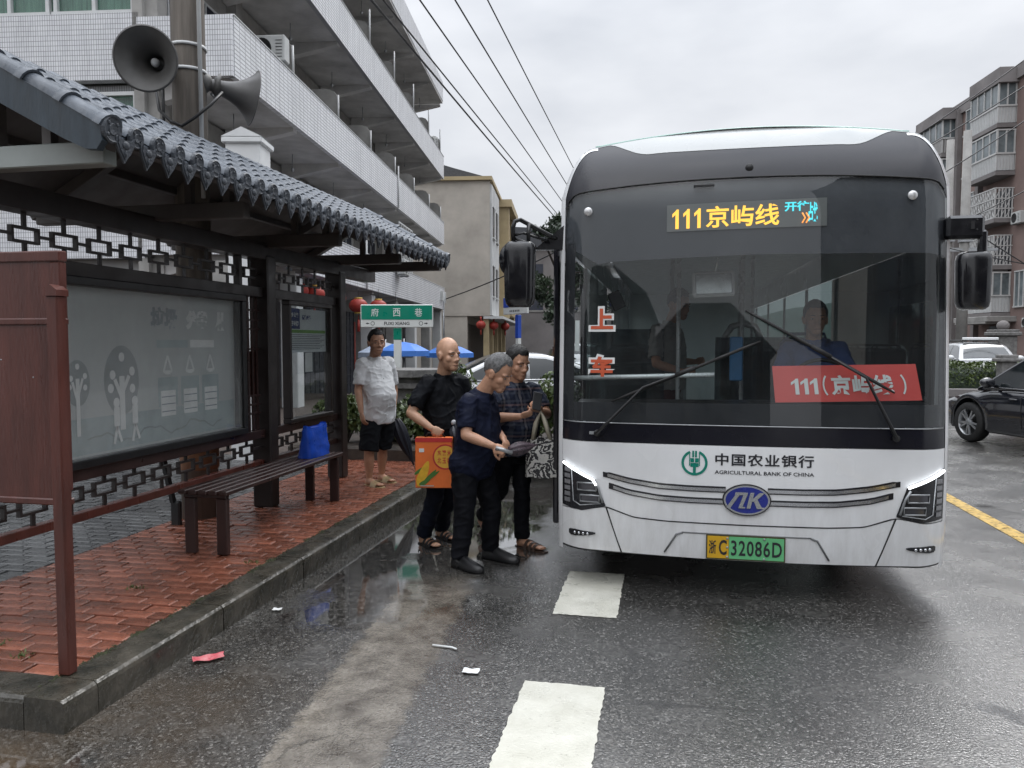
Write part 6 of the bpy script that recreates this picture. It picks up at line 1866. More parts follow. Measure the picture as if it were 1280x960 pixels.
# ------------------------------------------------------------------ cars
def car(name, label, loc, rz, paint, suv=False, L_=4.62, W=1.84, H=1.46, rack=False):
    t = thing(name, label, 'car', loc, None, rz)
    HW = W / 2
    yf, yr = L_ * .5, -L_ * .5
    wy = (L_ * .5 - .88, -L_ * .5 + .98)
    wr = .335 if not suv else .37
    belt = .93 if not suv else 1.06
    def ztop_(y):
        f = (y - yr) / L_
        return lerp_pts([(0, belt - .10), (.03, belt + (.10 if not suv else .02)), (.20, belt + .08), (.35, belt + .02), (.62, belt + .02), (.72, belt + .0), (.86, belt - .10), (.96, belt - .22), (1.0, belt - .36)])(f)
    def hw_(y):
        f = (y - yr) / L_
        return HW * lerp_pts([(0, .80), (.02, .89), (.08, .97), (.25, 1), (.75, 1), (.90, .97), (.965, .88), (1, .74)])(f)
    def zbot_(y):
        f = (y - yr) / L_
        return lerp_pts([(0, .42), (.04, .30), (.12, .22), (.88, .20), (.97, .24), (1, .34)])(f)
    rings = []
    N = 84
    for i in range(N + 1):
        y = yr + L_ * i / N
        hw = hw_(y); zt = ztop_(y); zb = zbot_(y)
        za = zb
        for w in wy:
            d = abs(y - w)
            if d < wr + .065: za = max(za, math.sqrt((wr + .065) ** 2 - d * d) + wr)
        zm = zb + (zt - zb) * .58
        flare = 0.0
        for w in wy:
            d = abs(y - w)
            flare = max(flare, .03 * max(0, 1 - (d / (wr + .2)) ** 2))
        P = [(.0, zb), (hw * .60, zb), (hw * .60, max(za, zb)), (hw * .955 + flare, max(za, zb)), (hw * .985 + flare, max(za + .03, zb + .05)), (hw + flare * .5, max(zm, za + .06)), (hw * .985, zt - .14 if zt - .14 > za + .09 else za + .09), (hw * .93, max(zt - .04, za + .10)), (hw * .80, max(zt, za + .105)), (hw * .4, max(zt, za) + .025), (0, max(zt, za) + .035)]
        full = [(p[0], p[1]) for p in P] + [(-p[0], p[1]) for p in reversed(P[1:-1])]
        rings.append([Vector((p[0], y, p[1])) for p in full])
    b = MB(); b.loft(rings); body = b.obj('body', paint, t, world=False)
    # cabin
    y0, y1 = yr + (.35 if not suv else .10), yf - 1.02
    def roofz(y):
        if suv: return lerp_pts([(y0, belt + .05), (y0 + .25, H - .10), (y0 + .6, H - .01), (y0 + 1.5, H), (y1 - 1.1, H - .02), (y1 - .75, H - .10), (y1, belt + .02)])(y)
        return lerp_pts([(y0, belt + .06), (y0 + .75, H - .16), (y0 + 1.25, H - .03), (y0 + 1.8, H), (y1 - 1.25, H - .02), (y1 - .95, H - .09), (y1, belt + .0)])(y)
    def cw(y, z):
        k = (z - belt) / (H - belt)
        return hw_(y) * .93 - .20 * max(0, k) - .04 * max(0, k) ** 4
    rings = []
    for i in range(41):
        y = y0 + (y1 - y0) * i / 40
        zr = roofz(y)
        zz = [belt - .05, belt + (zr - belt) * .5, zr - .05, zr - .012]
        P = [(cw(y, z), z) for z in zz] + [(cw(y, zr) * .80, zr + .012), (cw(y, zr) * .4, zr + .028), (0, zr + .032)]
        full = P + [(-p[0], p[1]) for p in reversed(P[:-1])]
        rings.append([Vector((p[0], y, p[1])) for p in full])
    b = MB(); b.loft(rings); b.obj('cabin', paint, t, world=False)
    M.setdefault('carglass', mat('car glass', (.012, .016, .018), .05, var=.3, rvar=.02, coat=.5))
    for sg in (-1, 1):
        for (ya, yb, nm) in ((y1 - .10, (y0 + y1) / 2 + .05, 'front_window'), ((y0 + y1) / 2 - .03, y0 + .42, 'rear_window')):
            b = MB()
            def wp_(u, v):
                y = ya + (yb - ya) * u
                z0, z1 = belt + .035, max(belt + .045, roofz(y) - .075)
                z = z0 + (z1 - z0) * v
                return Vector((sg * (cw(y, z) + .006), y, z))
            b.grid(wp_, 14, 5); b.obj(nm, M['carglass'], t, world=False)
        b = MB(); b.tube([(sg * (cw(y1 - .15, belt) + .02), y1 - .15, belt + .015), (sg * (cw(0, belt) + .02), 0, belt + .02), (sg * (cw(y0 + .3, belt) + .015), y0 + .3, belt + .03)], .012, 6); b.obj('window_trim', M['chrome'], t, world=False)
        b = MB(); b.ell((sg * (HW + .10), y1 - .42, belt + .10), (.125, .075, .085), None, 14, 9); b.tube([(sg * (HW - .08), y1 - .40, belt + .04), (sg * (HW + .05), y1 - .42, belt + .07)], .03, 6); mo = b.obj('door_mirror', paint, t, world=False)
        for w in (y1 - 1.02, y1 - 2.0):
            b = MB(); b.tube([(sg * (hw_(w) * .985 + .004), w + .03, belt - .10), (sg * (hw_(w) + .003), w + .01, .66), (sg * (hw_(w) * .99), w, .34)], .004, 5); b.obj('door_gap', M['rubber'], t, world=False)
            b = MB(); b.box((sg * (hw_(w) + .012), w + .16, belt - .14), (.02, .17, .022), .006); b.obj('door_handle', paint, t, world=False)
        for w in wy:
            b = MB(); b.lathe([(wr * .66, -.10), (wr * .93, -.105), (wr, -.07), (wr, .07), (wr * .93, .105), (wr * .66, .10)], (sg * (HW - .105), w, wr), (1, 0, 0), 28); ty = b.obj('tyre', M['rubber'], t, world=False)
            b = MB(); xo = sg * (HW - .105)
            b.lathe([(wr * .70, .10 * sg), (wr * .64, .085 * sg), (wr * .62, -.05 * sg)], (xo, w, wr), (1, 0, 0), 28); b.lathe([(0, .085 * sg), (.06, .085 * sg), (.065, .05 * sg)], (xo, w, wr), (1, 0, 0), 16)
            for k in range(10):
                a = 2 * PI * k / 10 + (.12 if k % 2 else -.12)
                b.beam((xo + .075 * sg, w + .05 * math.cos(a), wr + .05 * math.sin(a)), (xo + .078 * sg, w + wr * .66 * math.cos(a), wr + wr * .66 * math.sin(a)), .03, .022, 0, 0, (1, 0, 0))
            b.obj('wheel_rim', M['steel'], ty, world=False)
            b = MB(); b.lathe([(wr * .62, -.02 * sg), (.0, -.02 * sg)], (xo, w, wr), (1, 0, 0), 20); b.obj('brake_drum', M['black'], ty, world=False)
        b = MB(); b.grid(lambda u, v: (sg * (hw_(yf - .10 - .38 * u) * (.93 - .25 * (1 - u)) + .012), yf - .06 - .40 * u + .0, belt - .30 + .10 * v + .09 * u), 6, 3); b.obj('headlamp', M['chrome'], t, world=False)
        b = MB(); b.box((sg * HW * .74, yr + .03, belt - .05), (.34, .12, .14), .03); b.obj('tail_lamp', mat('tail lamp red', (.30, .01, .01), .2), t, world=False)
    def scr(ya, yb, nm):
        b = MB()
        def f(u, v):
            y = ya + (yb - ya) * v
            x = (u * 2 - 1)
            z = roofz(y)
            w_ = cw(y, z) * .86
            a = abs(x)
            return Vector((x * w_, y, z + .012 * 1.0 + (.028 if True else 0) * (1 - a * a) + .010))
        b.grid(f, 10, 8); b.obj(nm, M['carglass'], t, world=False)
    scr(y1 - .06, y1 - 1.0, 'windscreen'); scr(y0 + .10, y0 + (.75 if not suv else .28), 'rear_screen')
    if rack:
        b = MB()
        for sg in (-1, 1): b.tube([(sg * .55, y0 + .4, H + .02), (sg * .55, y0 + .5, H + .10), (sg * .55, y1 - 1.2, H + .10), (sg * .55, y1 - 1.1, H + .02)], .02, 6)
        for k in range(5): b.tube([(-.55, y0 + .6 + k * .42, H + .09), (.55, y0 + .6 + k * .42, H + .09)], .016, 6)
        b.obj('roof_rack', M['black'], t, world=False)
        b = MB(); b.box((0, y1 - 1.15, H + .15), (1.1, .08, .09), .02); b.obj('light_bar', M['white'], t, world=False)
    return t
M['carwhite'] = mat('white car paint', (.62, .63, .64), .2, var=.04, coat=.7, rvar=.05)
M['carblack'] = mat('black car paint', (.0075, .0085, .013), .14, var=.2, coat=.8, rvar=.05)
car('parked_car', 'black saloon car partly out of frame at the right edge', (6.42, 12.85, 0), R(18), M['carblack'], H=1.62, L_=4.75, W=1.90)
car('parked_car', 'white saloon car parked behind the group boarding the bus', (-3.2, 15.1, 0), R(112), M['carwhite'], H=1.46)
car('parked_car', 'white car with red tail lamps farther off beside the bus mirror', (-3.05, 25.5, 0), R(12), M['carwhite'], suv=True, H=1.62)
car('off_roader', 'white off-roader with roof rack and light bar behind the right hedge', (10.75, 28.9, 0), R(172), M['carwhite'], suv=True, H=1.66, rack=True)

# scooter by the shops
sc = thing('scooter', 'white and red scooter parked behind the stone planter pier', 'scooter', (-4.6, 14.2, .0), rz=R(70))
b = MB(); b.ell((0, .1, .62), (.16, .5, .20)); b.ell((0, .62, .75), (.15, .14, .32)); b.box((0, .3, .32), (.26, .5, .08), .03); b.obj('body', M['carwhite'], sc, world=False)
b = MB(); b.ell((0, -.12, .86), (.14, .38, .07)); b.obj('seat', M['black'], sc, world=False)
b = MB(); b.tube([(-.33, .66, 1.08), (0, .66, 1.02), (.33, .66, 1.08)], .02, 6); b.tube([(0, .66, 1.02), (0, .8, .5)], .03, 6); b.obj('handlebar', M['black'], sc, world=False)
for yy in (-.45, .82):
    b = MB(); b.lathe([(.16, -.05), (.23, -.05), (.25, 0), (.23, .05), (.16, .05)], (0, yy, .25), (1, 0, 0), 20); b.lathe([(.0, .02), (.16, .04)], (0, yy, .25), (1, 0, 0), 12); b.obj('wheel', M['rubber'], sc, world=False)
b = MB(); b.ell((.0, .1, .98), (.22, .4, .07)); b.obj('red_cover', M['lampred'], sc, world=False)

# ------------------------------------------------------------------ litter and small things on the ground
def litter(label, cx, cy, w, l, rz, m, cat='litter', curl=.012, seed=1, z=.006, kind=None):
    b = MB(); r_ = random.Random(seed)
    c, s_ = math.cos(rz), math.sin(rz)
    def f(u, v):
        x, y = (u - .5) * w, (v - .5) * l
        zz = z + curl * (.5 + .5 * smooth_noise((u * 3, v * 3, seed), 1)) * (abs(u - .5) + abs(v - .5))
        j = .05 * w * smooth_noise((u * 4, v * 4, seed + 5), 1)
        return (cx + c * (x + j) - s_ * y, cy + s_ * (x + j) + c * y, zz)
    b.grid(f, 8, 6)
    o = b.obj('litter', m, None, fix=False)
    return tag(o, label, cat)
red = mat('red wrapper', (.50, .03, .06), .3, var=.3, scale=18, col2=(.62, .30, .30))
litter('crumpled red wrapper lying on the wet road by the kerb', -2.345, 3.50, .155, .075, R(38), red, seed=3, curl=.03)
litter('small white paper scrap by the kerb, farther from the corner', -2.36, 4.25, .055, .04, R(10), M['paper'], seed=4)
litter('white paper scrap lying left of the nearer lane marking', -.945, 3.63, .085, .055, R(5), M['paper'], seed=5)
b = MB(); b.tube([(-1.235, 3.905, .009), (-1.12, 3.895, .009), (-1.09, 3.875, .010)], .006, 6)
tag(b.obj('drinking_straw', M['paper'], None), 'bent white drinking straw on the brown gutter strip', 'straw')
ng = MB(); ng.beam((-4.11, 5.50, .93), (-4.02, 5.56, .34), .045, .03); ng.box((-4.0, 5.57, .245), (.085, .05, .21), .012)
tag(ng.obj('black_tool', M['black']), 'long handled black dustpan leaning behind the shelter beside the utility pole', 'tool')  # long black tool of unknown use, wide at the foot

# a block of flats and trees behind the viewer: they are what the windscreen and the wet road mirror
rb = thing('rear_building', 'dark grey flats across the street behind the viewer', 'building', (13.6, -15.0, 0))
b = MB(); b.box((0, 0, 9), (11.4, 8, 18)); b.obj('wall', mat('dark grey render', (.06, .058, .058), .8, var=.3, scale=.5), rb, world=False)
for z in (1.5, 4.7, 7.9, 11.1):
    for x in (-4.5, -1.5, 1.5, 4.5):
        b = MB(); b.box((x, 4.02, z + .8), (1.5, .1, 1.6)); b.obj('window', M['winblue'], rb, world=False)

# low wooded hills closing the end of the street
hb_ = MB()
hb_.grid(lambda u, v: (-300 + 600 * u, 330 + 90 * v, (1 - (2 * v - 1) ** 2) * (15 + 11 * smooth_noise((u * 7, 1, 2), 1) + 4 * smooth_noise((u * 23, 2, 2), 1)) - 1), 90, 8)
tag(hb_.obj('hills', mat('wooded hills', (.07, .095, .085), .9, var=.3, scale=.05), None), kind='structure')

# dark low houses lining the street behind the viewer
for (label, hx, hw, hh, rf) in (('low dark shop house behind the viewer, leftmost', -17, 11, 5.2, 1.6), ('tall narrow dark house behind the viewer, left of the middle', -7.6, 6.5, 7.0, 1.2), ('low dark shop house behind the viewer in the middle', .4, 8.6, 4.6, 1.9)):
    hh_t = thing('shop_house', label, 'building', (hx, -24, 0), 'houses behind the viewer')
    b = MB(); b.box((0, 0, hh / 2), (hw, 8, hh)); b.obj('wall', mat('dark shop render', (.07, .066, .062), .85, var=.3, scale=.6), hh_t, world=False)
    b = MB(); b.prism([(-hw / 2 - .4, hh), (hw / 2 + .4, hh), (hw * .18, hh + rf), (-hw * .18, hh + rf)], lambda p: (p[0], -4.4, p[1] + .01), lambda p: (p[0], 4.4, p[1] + .01)); b.obj('roof', M['darkroof'], hh_t, world=False)
    for k in range(3):
        b = MB(); b.box(((k - 1) * hw * .3, 4.03, 1.4), (hw * .22, .1, 2.5)); b.obj('shop_opening', M['darkroom'], hh_t, world=False)
        b = MB(); b.box(((k - 1) * hw * .3, 4.03, hh - 1.2), (hw * .16, .1, 1.2)); b.obj('window', M['winblue'], hh_t, world=False)
# ------------------------------------------------------------------ people
HL = lerp_pts([(0, .48), (24, .50), (42, .56), (58, .34), (70, -.05), (80, -.32), (90, -.10), (104, -.02), (120, -.28), (180, -.75)])
def remesh(b, vox, sm=4, seed=None, amp=0.0, freq=7.0, dec=None):
    """close overlapping shapes into one continuous skin"""
    me = b.mesh('tmp', [M['black']])
    o = bpy.data.objects.new('tmp', me); COL.objects.link(o)
    md = o.modifiers.new('r', 'REMESH'); md.mode = 'VOXEL'; md.voxel_size = vox; md.adaptivity = 0.0
    if sm:
        s_ = o.modifiers.new('s', 'SMOOTH'); s_.iterations = sm; s_.factor = .5
    dg = bpy.context.evaluated_depsgraph_get()
    m2 = bpy.data.meshes.new_from_object(o.evaluated_get(dg))
    bpy.data.objects.remove(o); bpy.data.meshes.remove(me)
    m2.materials.clear()
    if amp:
        m2.update()
        nr = [v.normal.copy() for v in m2.vertices]
        for v, n in zip(m2.vertices, nr):
            p = v.co
            w_ = smooth_noise((p.x, p.y, p.z), 3.0, seed) * .06; q = .8 * max(0, 1 - 2.6 * abs(smooth_noise((p.x + w_, p.y + w_, (p.z + p.x * .8) * .75), freq, seed))) ** 2 + .6 * max(0, 1 - 2.4 * abs(smooth_noise((p.x * .8 - p.z * .6, p.y, p.z * 1.2 + w_), freq * 1.7, seed + 4))) ** 2
            v.co = p + n * (amp * (q * 1.6 - .5))
    for p in m2.polygons: p.use_smooth = True
    return m2
def put(name, me, m, par):
    for x in (m if isinstance(m, (list, tuple)) else [m]): me.materials.append(x)
    o = bpy.data.objects.new(name, me); COL.objects.link(o); o.parent = par
    return o
def V3(p): return Vector(p)
def hand(b, wr, tip, n, curl, spread=.35, s=1.0, thumb=1):
    """palm with four unequal bent fingers and a side thumb; n = back-of-hand normal"""
    d = (tip - wr).normalized()
    n = (n - d * n.dot(d)).normalized()
    sd = d.cross(n) * thumb
    Rm = Matrix((sd, d, n)).transposed()
    b.ell(wr + d * .05 * s, (.040 * s, .055 * s, .017 * s), Rm, 12, 8)
    for i, (off, L_, rr) in enumerate(((-.028, .060, .0078), (-.0095, .074, .0086), (.0095, .079, .0088), (.028, .070, .0085))):
        p = wr + d * (.086 * s) + sd * (off * s) - n * .003
        dd = (d + sd * off * spread * 4).normalized()
        pts = [wr + d * .05 * s + sd * off * s, p]
        a = 0
        for j, f in enumerate((.45, .32, .23)):
            a += curl * (1.0, 1.15, .8)[j]
            dv = dd * math.cos(a) - n * math.sin(a)
            p = p + dv * (L_ * f * s); pts.append(p)
        b.tube(pts, [rr * s * 1.15, rr * s * 1.1, rr * s, rr * s * .95, rr * s * .8], 8)
    t0 = wr + d * .028 * s + sd * .030 * s - n * .004
    td = (d * .75 + sd * .62 - n * .35 * (.4 + curl)).normalized()
    t1 = t0 + td * .036 * s; t2 = t1 + (td - n * .35 * curl + d * .3 - sd * .35 * curl).normalized() * .030 * s; t3 = t2 + (td - n * .6 * curl + d * .4 - sd * .7 * curl).normalized() * .022 * s
    b.tube([wr + d * .02 * s + sd * .012 * s, t0, t1, t2, t3], [.013 * s, .0125 * s, .0105 * s, .0095 * s, .0075 * s], 8)

def person(label, J, fvec, hd, skin, shirt, trouser, hair=None, hairline=0, shortsleeve=True, hem=None, shorts=False, foot='sandal', footm=None, belly=.0, curl=(.35, .35), vox=.0062, pal=(None, None), scale=1.0, open_collar=False, hood=None, thumbs=(1, -1), legw=1.0, shoulder=1.0, backlean=0):
    J = {k: V3(v) for k, v in J.items()}
    fz = min(J['anR'].z, J['anL'].z) - .07
    root = thing('person', label, 'person', (J['pel'].x, J['pel'].y, fz))
    inv_ = root.location
    f = V3(fvec).normalized(); r_ = Vector((f.y, -f.x, 0))
    def loc(me):
        for v in me.vertices: v.co = v.co - inv_
        return me
    pel, neck = J['pel'], J['neck']
    shm = (J['shR'] + J['shL']) / 2
    sx = (J['shR'] - J['shL']); sx.z *= .5; sx.normalize()
    hx_ = (J['hipR'] - J['hipL']); hx_.z *= .3; hx_.normalize()
    shw = (J['shR'] - J['shL']).length / 2
    def torso(b, inf, t0=-.12, t1=1.0):
        prof = [(-.16, .13, .10, 0), (-.05, .165, .118, 0), (.06, .168, .122, .004), (.20, .160, .112 + belly * .7, .012 + belly * .6), (.36, .160, .120 + belly, .014 + belly * .7), (.52, .170, .124 + belly * .5, .010 + belly * .4), (.68, .178, .124, .0), (.80, .174, .116, -.008), (.90, max(.13, shw * .95), .098, -.014), (.975, max(.10, shw * .66), .080, -.010), (1.06, .072, .066, 0)]
        rings = []
        for (t_, w, d_, fo) in prof:
            if t_ < t0 or t_ > t1 + .05: continue
            if inf > 0 and t_ < .15: w += .020; d_ += .016
            c = pel.lerp(neck, t_) + f * fo
            ax = hx_.lerp(sx, max(0, min(1, t_))).normalized()
            up_ = (neck - pel).normalized()
            fw = (f - up_ * f.dot(up_)).normalized()
            ax = (ax - up_ * ax.dot(up_)); ax = (ax - fw * ax.dot(fw) * .6).normalized()
            ring = []
            for k in range(28):
                a = 2 * PI * k / 28
                ca, sa = math.cos(a), math.sin(a)
                ring.append(c + ax * ((w + inf) * (abs(ca) ** .85) * (1 if ca > 0 else -1)) + fw * ((d_ + inf) * (abs(sa) ** .85) * (1 if sa > 0 else -1)))
            rings.append(ring)
        b.loft(rings)
    def limb(b, a, c, r0, r1, bulge=0.0, n=12, inf=0):
        m1 = a.lerp(c, .35)
        b.tube([a, m1, a.lerp(c, .7), c], [r0 + inf, r0 * .6 + r1 * .4 + bulge + inf, r0 * .3 + r1 * .7 + bulge * .4 + inf, r1 + inf], n)
        b.ell(a, (r0 + inf,) * 3, None, 12, 8); b.ell(c, (r1 + inf,) * 3, None, 12, 8)
    # --- body
    b = MB()
    torso(b, -.006)
    for s_ in 'RL':
        b.ell(J['sh' + s_], (.058, .058, .058)); limb(b, J['sh' + s_], J['el' + s_], .050, .040, .004); limb(b, J['el' + s_], J['wr' + s_], .041, .026, .006)
        limb(b, J['hip' + s_], J['kn' + s_], .082, .054, .004); limb(b, J['kn' + s_], J['an' + s_], .052, .034, .012)
        an, to = J['an' + s_], J['toe' + s_]
        fd = (to - an); fl = fd.copy(); 
        sole = Vector((0, 0, 1)) if abs(fd.normalized().z) < .75 else f
        heel = an - Vector((fd.x, fd.y, 0)).normalized() * .045 - Vector((0, 0, .045)) if abs(fd.normalized().z) < .75 else an - fd.normalized() * .03 - f * .05
        ball = heel.lerp(to, .68)
        b.tube([heel, heel.lerp(to, .35) + Vector((0, 0, .012)), ball + Vector((0, 0, .002)), to], [(.032, .034), (.037, .034), (.045, .022), (.034, .013)], 12)
        b.tube([an + Vector((0, 0, .02)), an - Vector((0, 0, .02)), heel.lerp(to, .4)], [.034, .038, .034], 10)
        for q in range(5):
            sd = fd.cross(Vector((0, 0, 1))).normalized() * (-.030 + q * .015)
            p0 = ball + sd; b.tube([p0, to + sd * .9 + fd.normalized() * (.012 - abs(q - 1.5) * .006)], [.012, .009], 6)
    limb(b, neck - Vector((0, 0, .05)), neck.lerp(J['head'], .55), .060, .055)
    # head frame
    hf = V3(hd).normalized(); hu = Vector((0, 0, 1)); hr = hf.cross(hu).normalized(); hu = hr.cross(hf).normalized()
    Rh = Matrix((hr, hf, hu)).transposed()
    hc = J['head']; K = 1.10 * scale
    def H(x, y, z): return hc + Rh @ Vector((x * K, y * K, z * K))
    def he(c, rad, bb=None, nu=16, nv=10): (bb or b).ell(H(*c), tuple(q * K for q in rad), Rh, nu, nv)
    he((0, -.012, .028), (.075, .094, .102), None, 20, 14); he((0, .018, -.035), (.060, .072, .080)); he((0, .058, -.088), (.036, .032, .030)); he((0, .040, -.060), (.052, .045, .045))
    for s_ in (-1, 1):
        he((s_ * .036, .050, -.026), (.028, .026, .028)); he((s_ * .079, -.006, -.010), (.009, .020, .033)); he((s_ * .083, -.014, .006), (.008, .018, .018)); he((s_ * .030, .064, .020), (.028, .018, .014)); he((s_ * .013, .088, -.038), (.010, .010, .008))
    he((0, .088, -.012), (.0105, .014, .028)); he((0, .097, -.030), (.0145, .015, .011)); he((0, .080, -.066), (.026, .013, .007)); he((0, .078, -.078), (.022, .012, .007))
    b.tube([neck - Vector((0, 0, .02)), hc + Rh @ Vector((0, -.02, -.05))], [.062, .060], 14)
    # hands
    for i, s_ in enumerate('RL'):
        tip = J['ha' + s_]
        nrm = V3(pal[i]) if pal[i] else ((r_ if s_ == 'R' else -r_) + Vector((0, 0, .2)))
        hand(b, J['wr' + s_], tip, nrm, curl[i], thumb=thumbs[i])
    me = remesh(b, vox, 5)
    put('body', loc(me), skin, root)
    # --- face marks
    e = MB()
    for s_ in (-1, 1):
        e.ell(H(s_ * .032, .0735, .000), (.0125 * K, .008 * K, .0042 * K), Rh, 10, 6, 0); e.ell(H(s_ * .032, .0795, .000), (.0058 * K, .004 * K, .0042 * K), Rh, 8, 5, 1)
    e.obj('eyes', [mat('eye white', (.35, .31, .27), .3), M['ink']], root)
    e = MB()
    for s_ in (-1, 1): e.tube([H(s_ * .014, .086, .020), H(s_ * .032, .084, .026), H(s_ * .052, .070, .020)], [.003, .0042, .002], 6, flat=.8)
    e.obj('eyebrows', hair or M['browhair'], root)
    e = MB(); e.tube([H(-.024, .0855, -.0725), H(0, .0925, -.071), H(.024, .0855, -.0725)], [.0016, .0028, .0016], 6); e.obj('mouth', M['lip'], root)
    # --- hair: a cap of uneven thickness with a hairline
    if hair:
        e = MB(); nu, nv = 44, 16
        def lineel(a):
            d = abs((math.degrees(a) + 180) % 360 - 180)
            return HL(d) + (hairline if d < 60 else 0)
        def pt(u, v, off):
            a = 2 * PI * u; el = lineel(a) + .07 * smooth_noise((a * 9, 0, hairline + 4), 1.0); el = el + (PI / 2 - el) * v
            th = .009 * min(1, v * 4 + .1) * (1 + .5 * smooth_noise((a * 3, v * 7, hairline), 1.3)) + .004 * smooth_noise((a * 14, v * 22, 2), 1.0)
            rx, ry, rz_ = .0765 + th * off, .0955 + th * off, .1035 + th * off
            return H(rx * math.cos(el) * math.sin(a), -.012 + ry * math.cos(el) * math.cos(a), .028 + rz_ * math.sin(el))
        e.grid(lambda u, v: pt(u, v, 1.0), nu, nv); e.grid(lambda u, v: pt(u, v, -.3), nu, 2)
        e.obj('hair', hair, root)
    # --- shirt
    if shirt:
        b = MB()
        t0 = hem if hem is not None else -.16
        torso(b, .016, t0, 1.0)
        if t0 < -.1:
            c0 = pel.lerp(neck, t0)
        for s_ in 'RL':
            a, c = J['sh' + s_], J['el' + s_]
            q = .80 if shortsleeve else 1.0
            e_ = a.lerp(c, q)
            b.ell(a + (neck - a) * .04, (.070 * shoulder,) * 3); b.tube([a.lerp(neck, .35) - Vector((0, 0, .012)), a, a.lerp(e_, .5), e_], [.066, .070 * shoulder, .068, .066], 16)
            if not shortsleeve: b.tube([c, c.lerp(J['wr' + s_], .92)], [.056, .042], 14)
        b.tube([neck.lerp(pel, .10), neck + (J['head'] - neck) * .16], [.10, .073], 16)
        me = remesh(b, .0085, 5, seed=sum(map(ord, label)) % 50, amp=.0075 if belly < .04 else .006, freq=7.0)
        sh__ = put('shirt', loc(me), shirt, root)
    else: sh__ = None
    # --- trousers
    b = MB()
    c = pel
    b.tube([pel.lerp(neck, .16), pel + Vector((0, 0, .0)), (J['hipR'] + J['hipL']) / 2 - Vector((0, 0, .05))], [(.155, .128), (.165, .135), (.15, .12)], 18) if False else None
    rings = []
    for (t_, w, d_) in ((.15, .150, .118), (.03, .160, .122), (-.08, .160, .122), (-.18, .145, .112)):
        cc = pel.lerp(neck, t_)
        rings.append([cc + hx_ * (w * math.cos(2 * PI * k / 24)) + f * (d_ * math.sin(2 * PI * k / 24)) for k in range(24)])
    b.loft(rings)
    for s_ in 'RL':
        h_, k_, a_ = J['hip' + s_], J['kn' + s_], J['an' + s_]
        if shorts:
            e_ = h_.lerp(k_, 1.02)
            b.tube([h_, h_.lerp(e_, .5), e_], [.112 * legw, .108 * legw, .104 * legw], 18)
        else:
            e_ = k_.lerp(a_, 1.0)
            b.tube([h_, h_.lerp(k_, .5), k_, k_.lerp(e_, .5), e_], [.106 * legw, .094 * legw, .077 * legw, .073 * legw, .069 * legw], 18)
    me = remesh(b, .0085, 5, seed=sum(map(ord, label)) % 37 + 3, amp=.007, freq=6.0)
    put('shorts' if shorts else 'trousers', loc(me), trouser, root)
    # --- footwear
    for s_ in 'RL':
        an, to = J['an' + s_], J['toe' + s_]
        fd = to - an
        up_ = Vector((0, 0, 1)) if abs(fd.normalized().z) < .75 else f
        fdh = (fd - up_ * fd.dot(up_)).normalized()
        heel = an - fdh * .055; heel = heel + up_ * ((to - heel).dot(up_) - .020)
        if abs(fd.normalized().z) >= .75: heel = an - f * .075 - fdh * .04
        toe = to - up_ * .016 + fdh * .022
        side_ = fdh.cross(up_)
        e = MB()
        if foot == 'shoe':
            rings = []
            for (t_, w, h_) in ((-.03, .022, .05), (.03, .040, .085), (.20, .048, .10), (.42, .050, .088), (.62, .056, .066), (.82, .054, .052), (.97, .040, .042), (1.05, .018, .026)):
                c0 = heel.lerp(toe, t_)
                rings.append([c0 + side_ * (w * math.cos(2 * PI * k / 16)) + up_ * ((h_ if math.sin(2 * PI * k / 16) > 0 else .012) * math.sin(2 * PI * k / 16)) for k in range(16)])
            e.loft(rings); so_ = e.obj('shoe', footm, root)
            e = MB(); e.loft([[heel.lerp(toe, t_) - up_ * zz + side_ * w * s__ for s__, zz in ((-1, .012), (1, .012), (1, .026), (-1, .026))] for (t_, w) in ((-.01, .022), (.06, .036), (.4, .040), (.65, .049), (.85, .047), (1.02, .022))], True, True, 0, False); e.obj('sole', M['rubber'], so_)
        else:
            e.loft([[heel.lerp(toe, t_) - up_ * zz + side_ * w * s__ for s__, zz in ((-1, .004), (1, .004), (1, .026), (-1, .026))] for (t_, w) in ((-.02, .026), (.06, .038), (.4, .040), (.65, .050), (.88, .048), (1.04, .026))], True, True, 0, False)
            so_ = e.obj('sandal', footm, root)
            e = MB()
            for t_, hh in ((.44, .062), (.60, .052), (.74, .044)) if foot == 'sandal' else ((.52, .056), (.63, .050), (.74, .042)):
                c0 = heel.lerp(toe, t_)
                e.loft([[c0 + fdh * o_ + side_ * (.057 * math.cos(a)) + up_ * (-.012 + (hh + .010) * math.sin(a)) for o_ in (-.017, .017)] for a in [PI * k / 10 for k in range(11)]], False, False)
            if foot == 'sandal':
                c0 = heel.lerp(toe, .16); e.loft([[c0 + up_ * (o_ + .05) + side_ * (.044 * math.cos(a)) - fdh * (.052 * math.sin(a)) for o_ in (-.010, .010)] for a in [PI * k / 10 for k in range(11)]], False, False)
            e.obj('strap', footm, so_)
    root['_'] = 0
    del root['_']
    return root, sh__, H, inv_

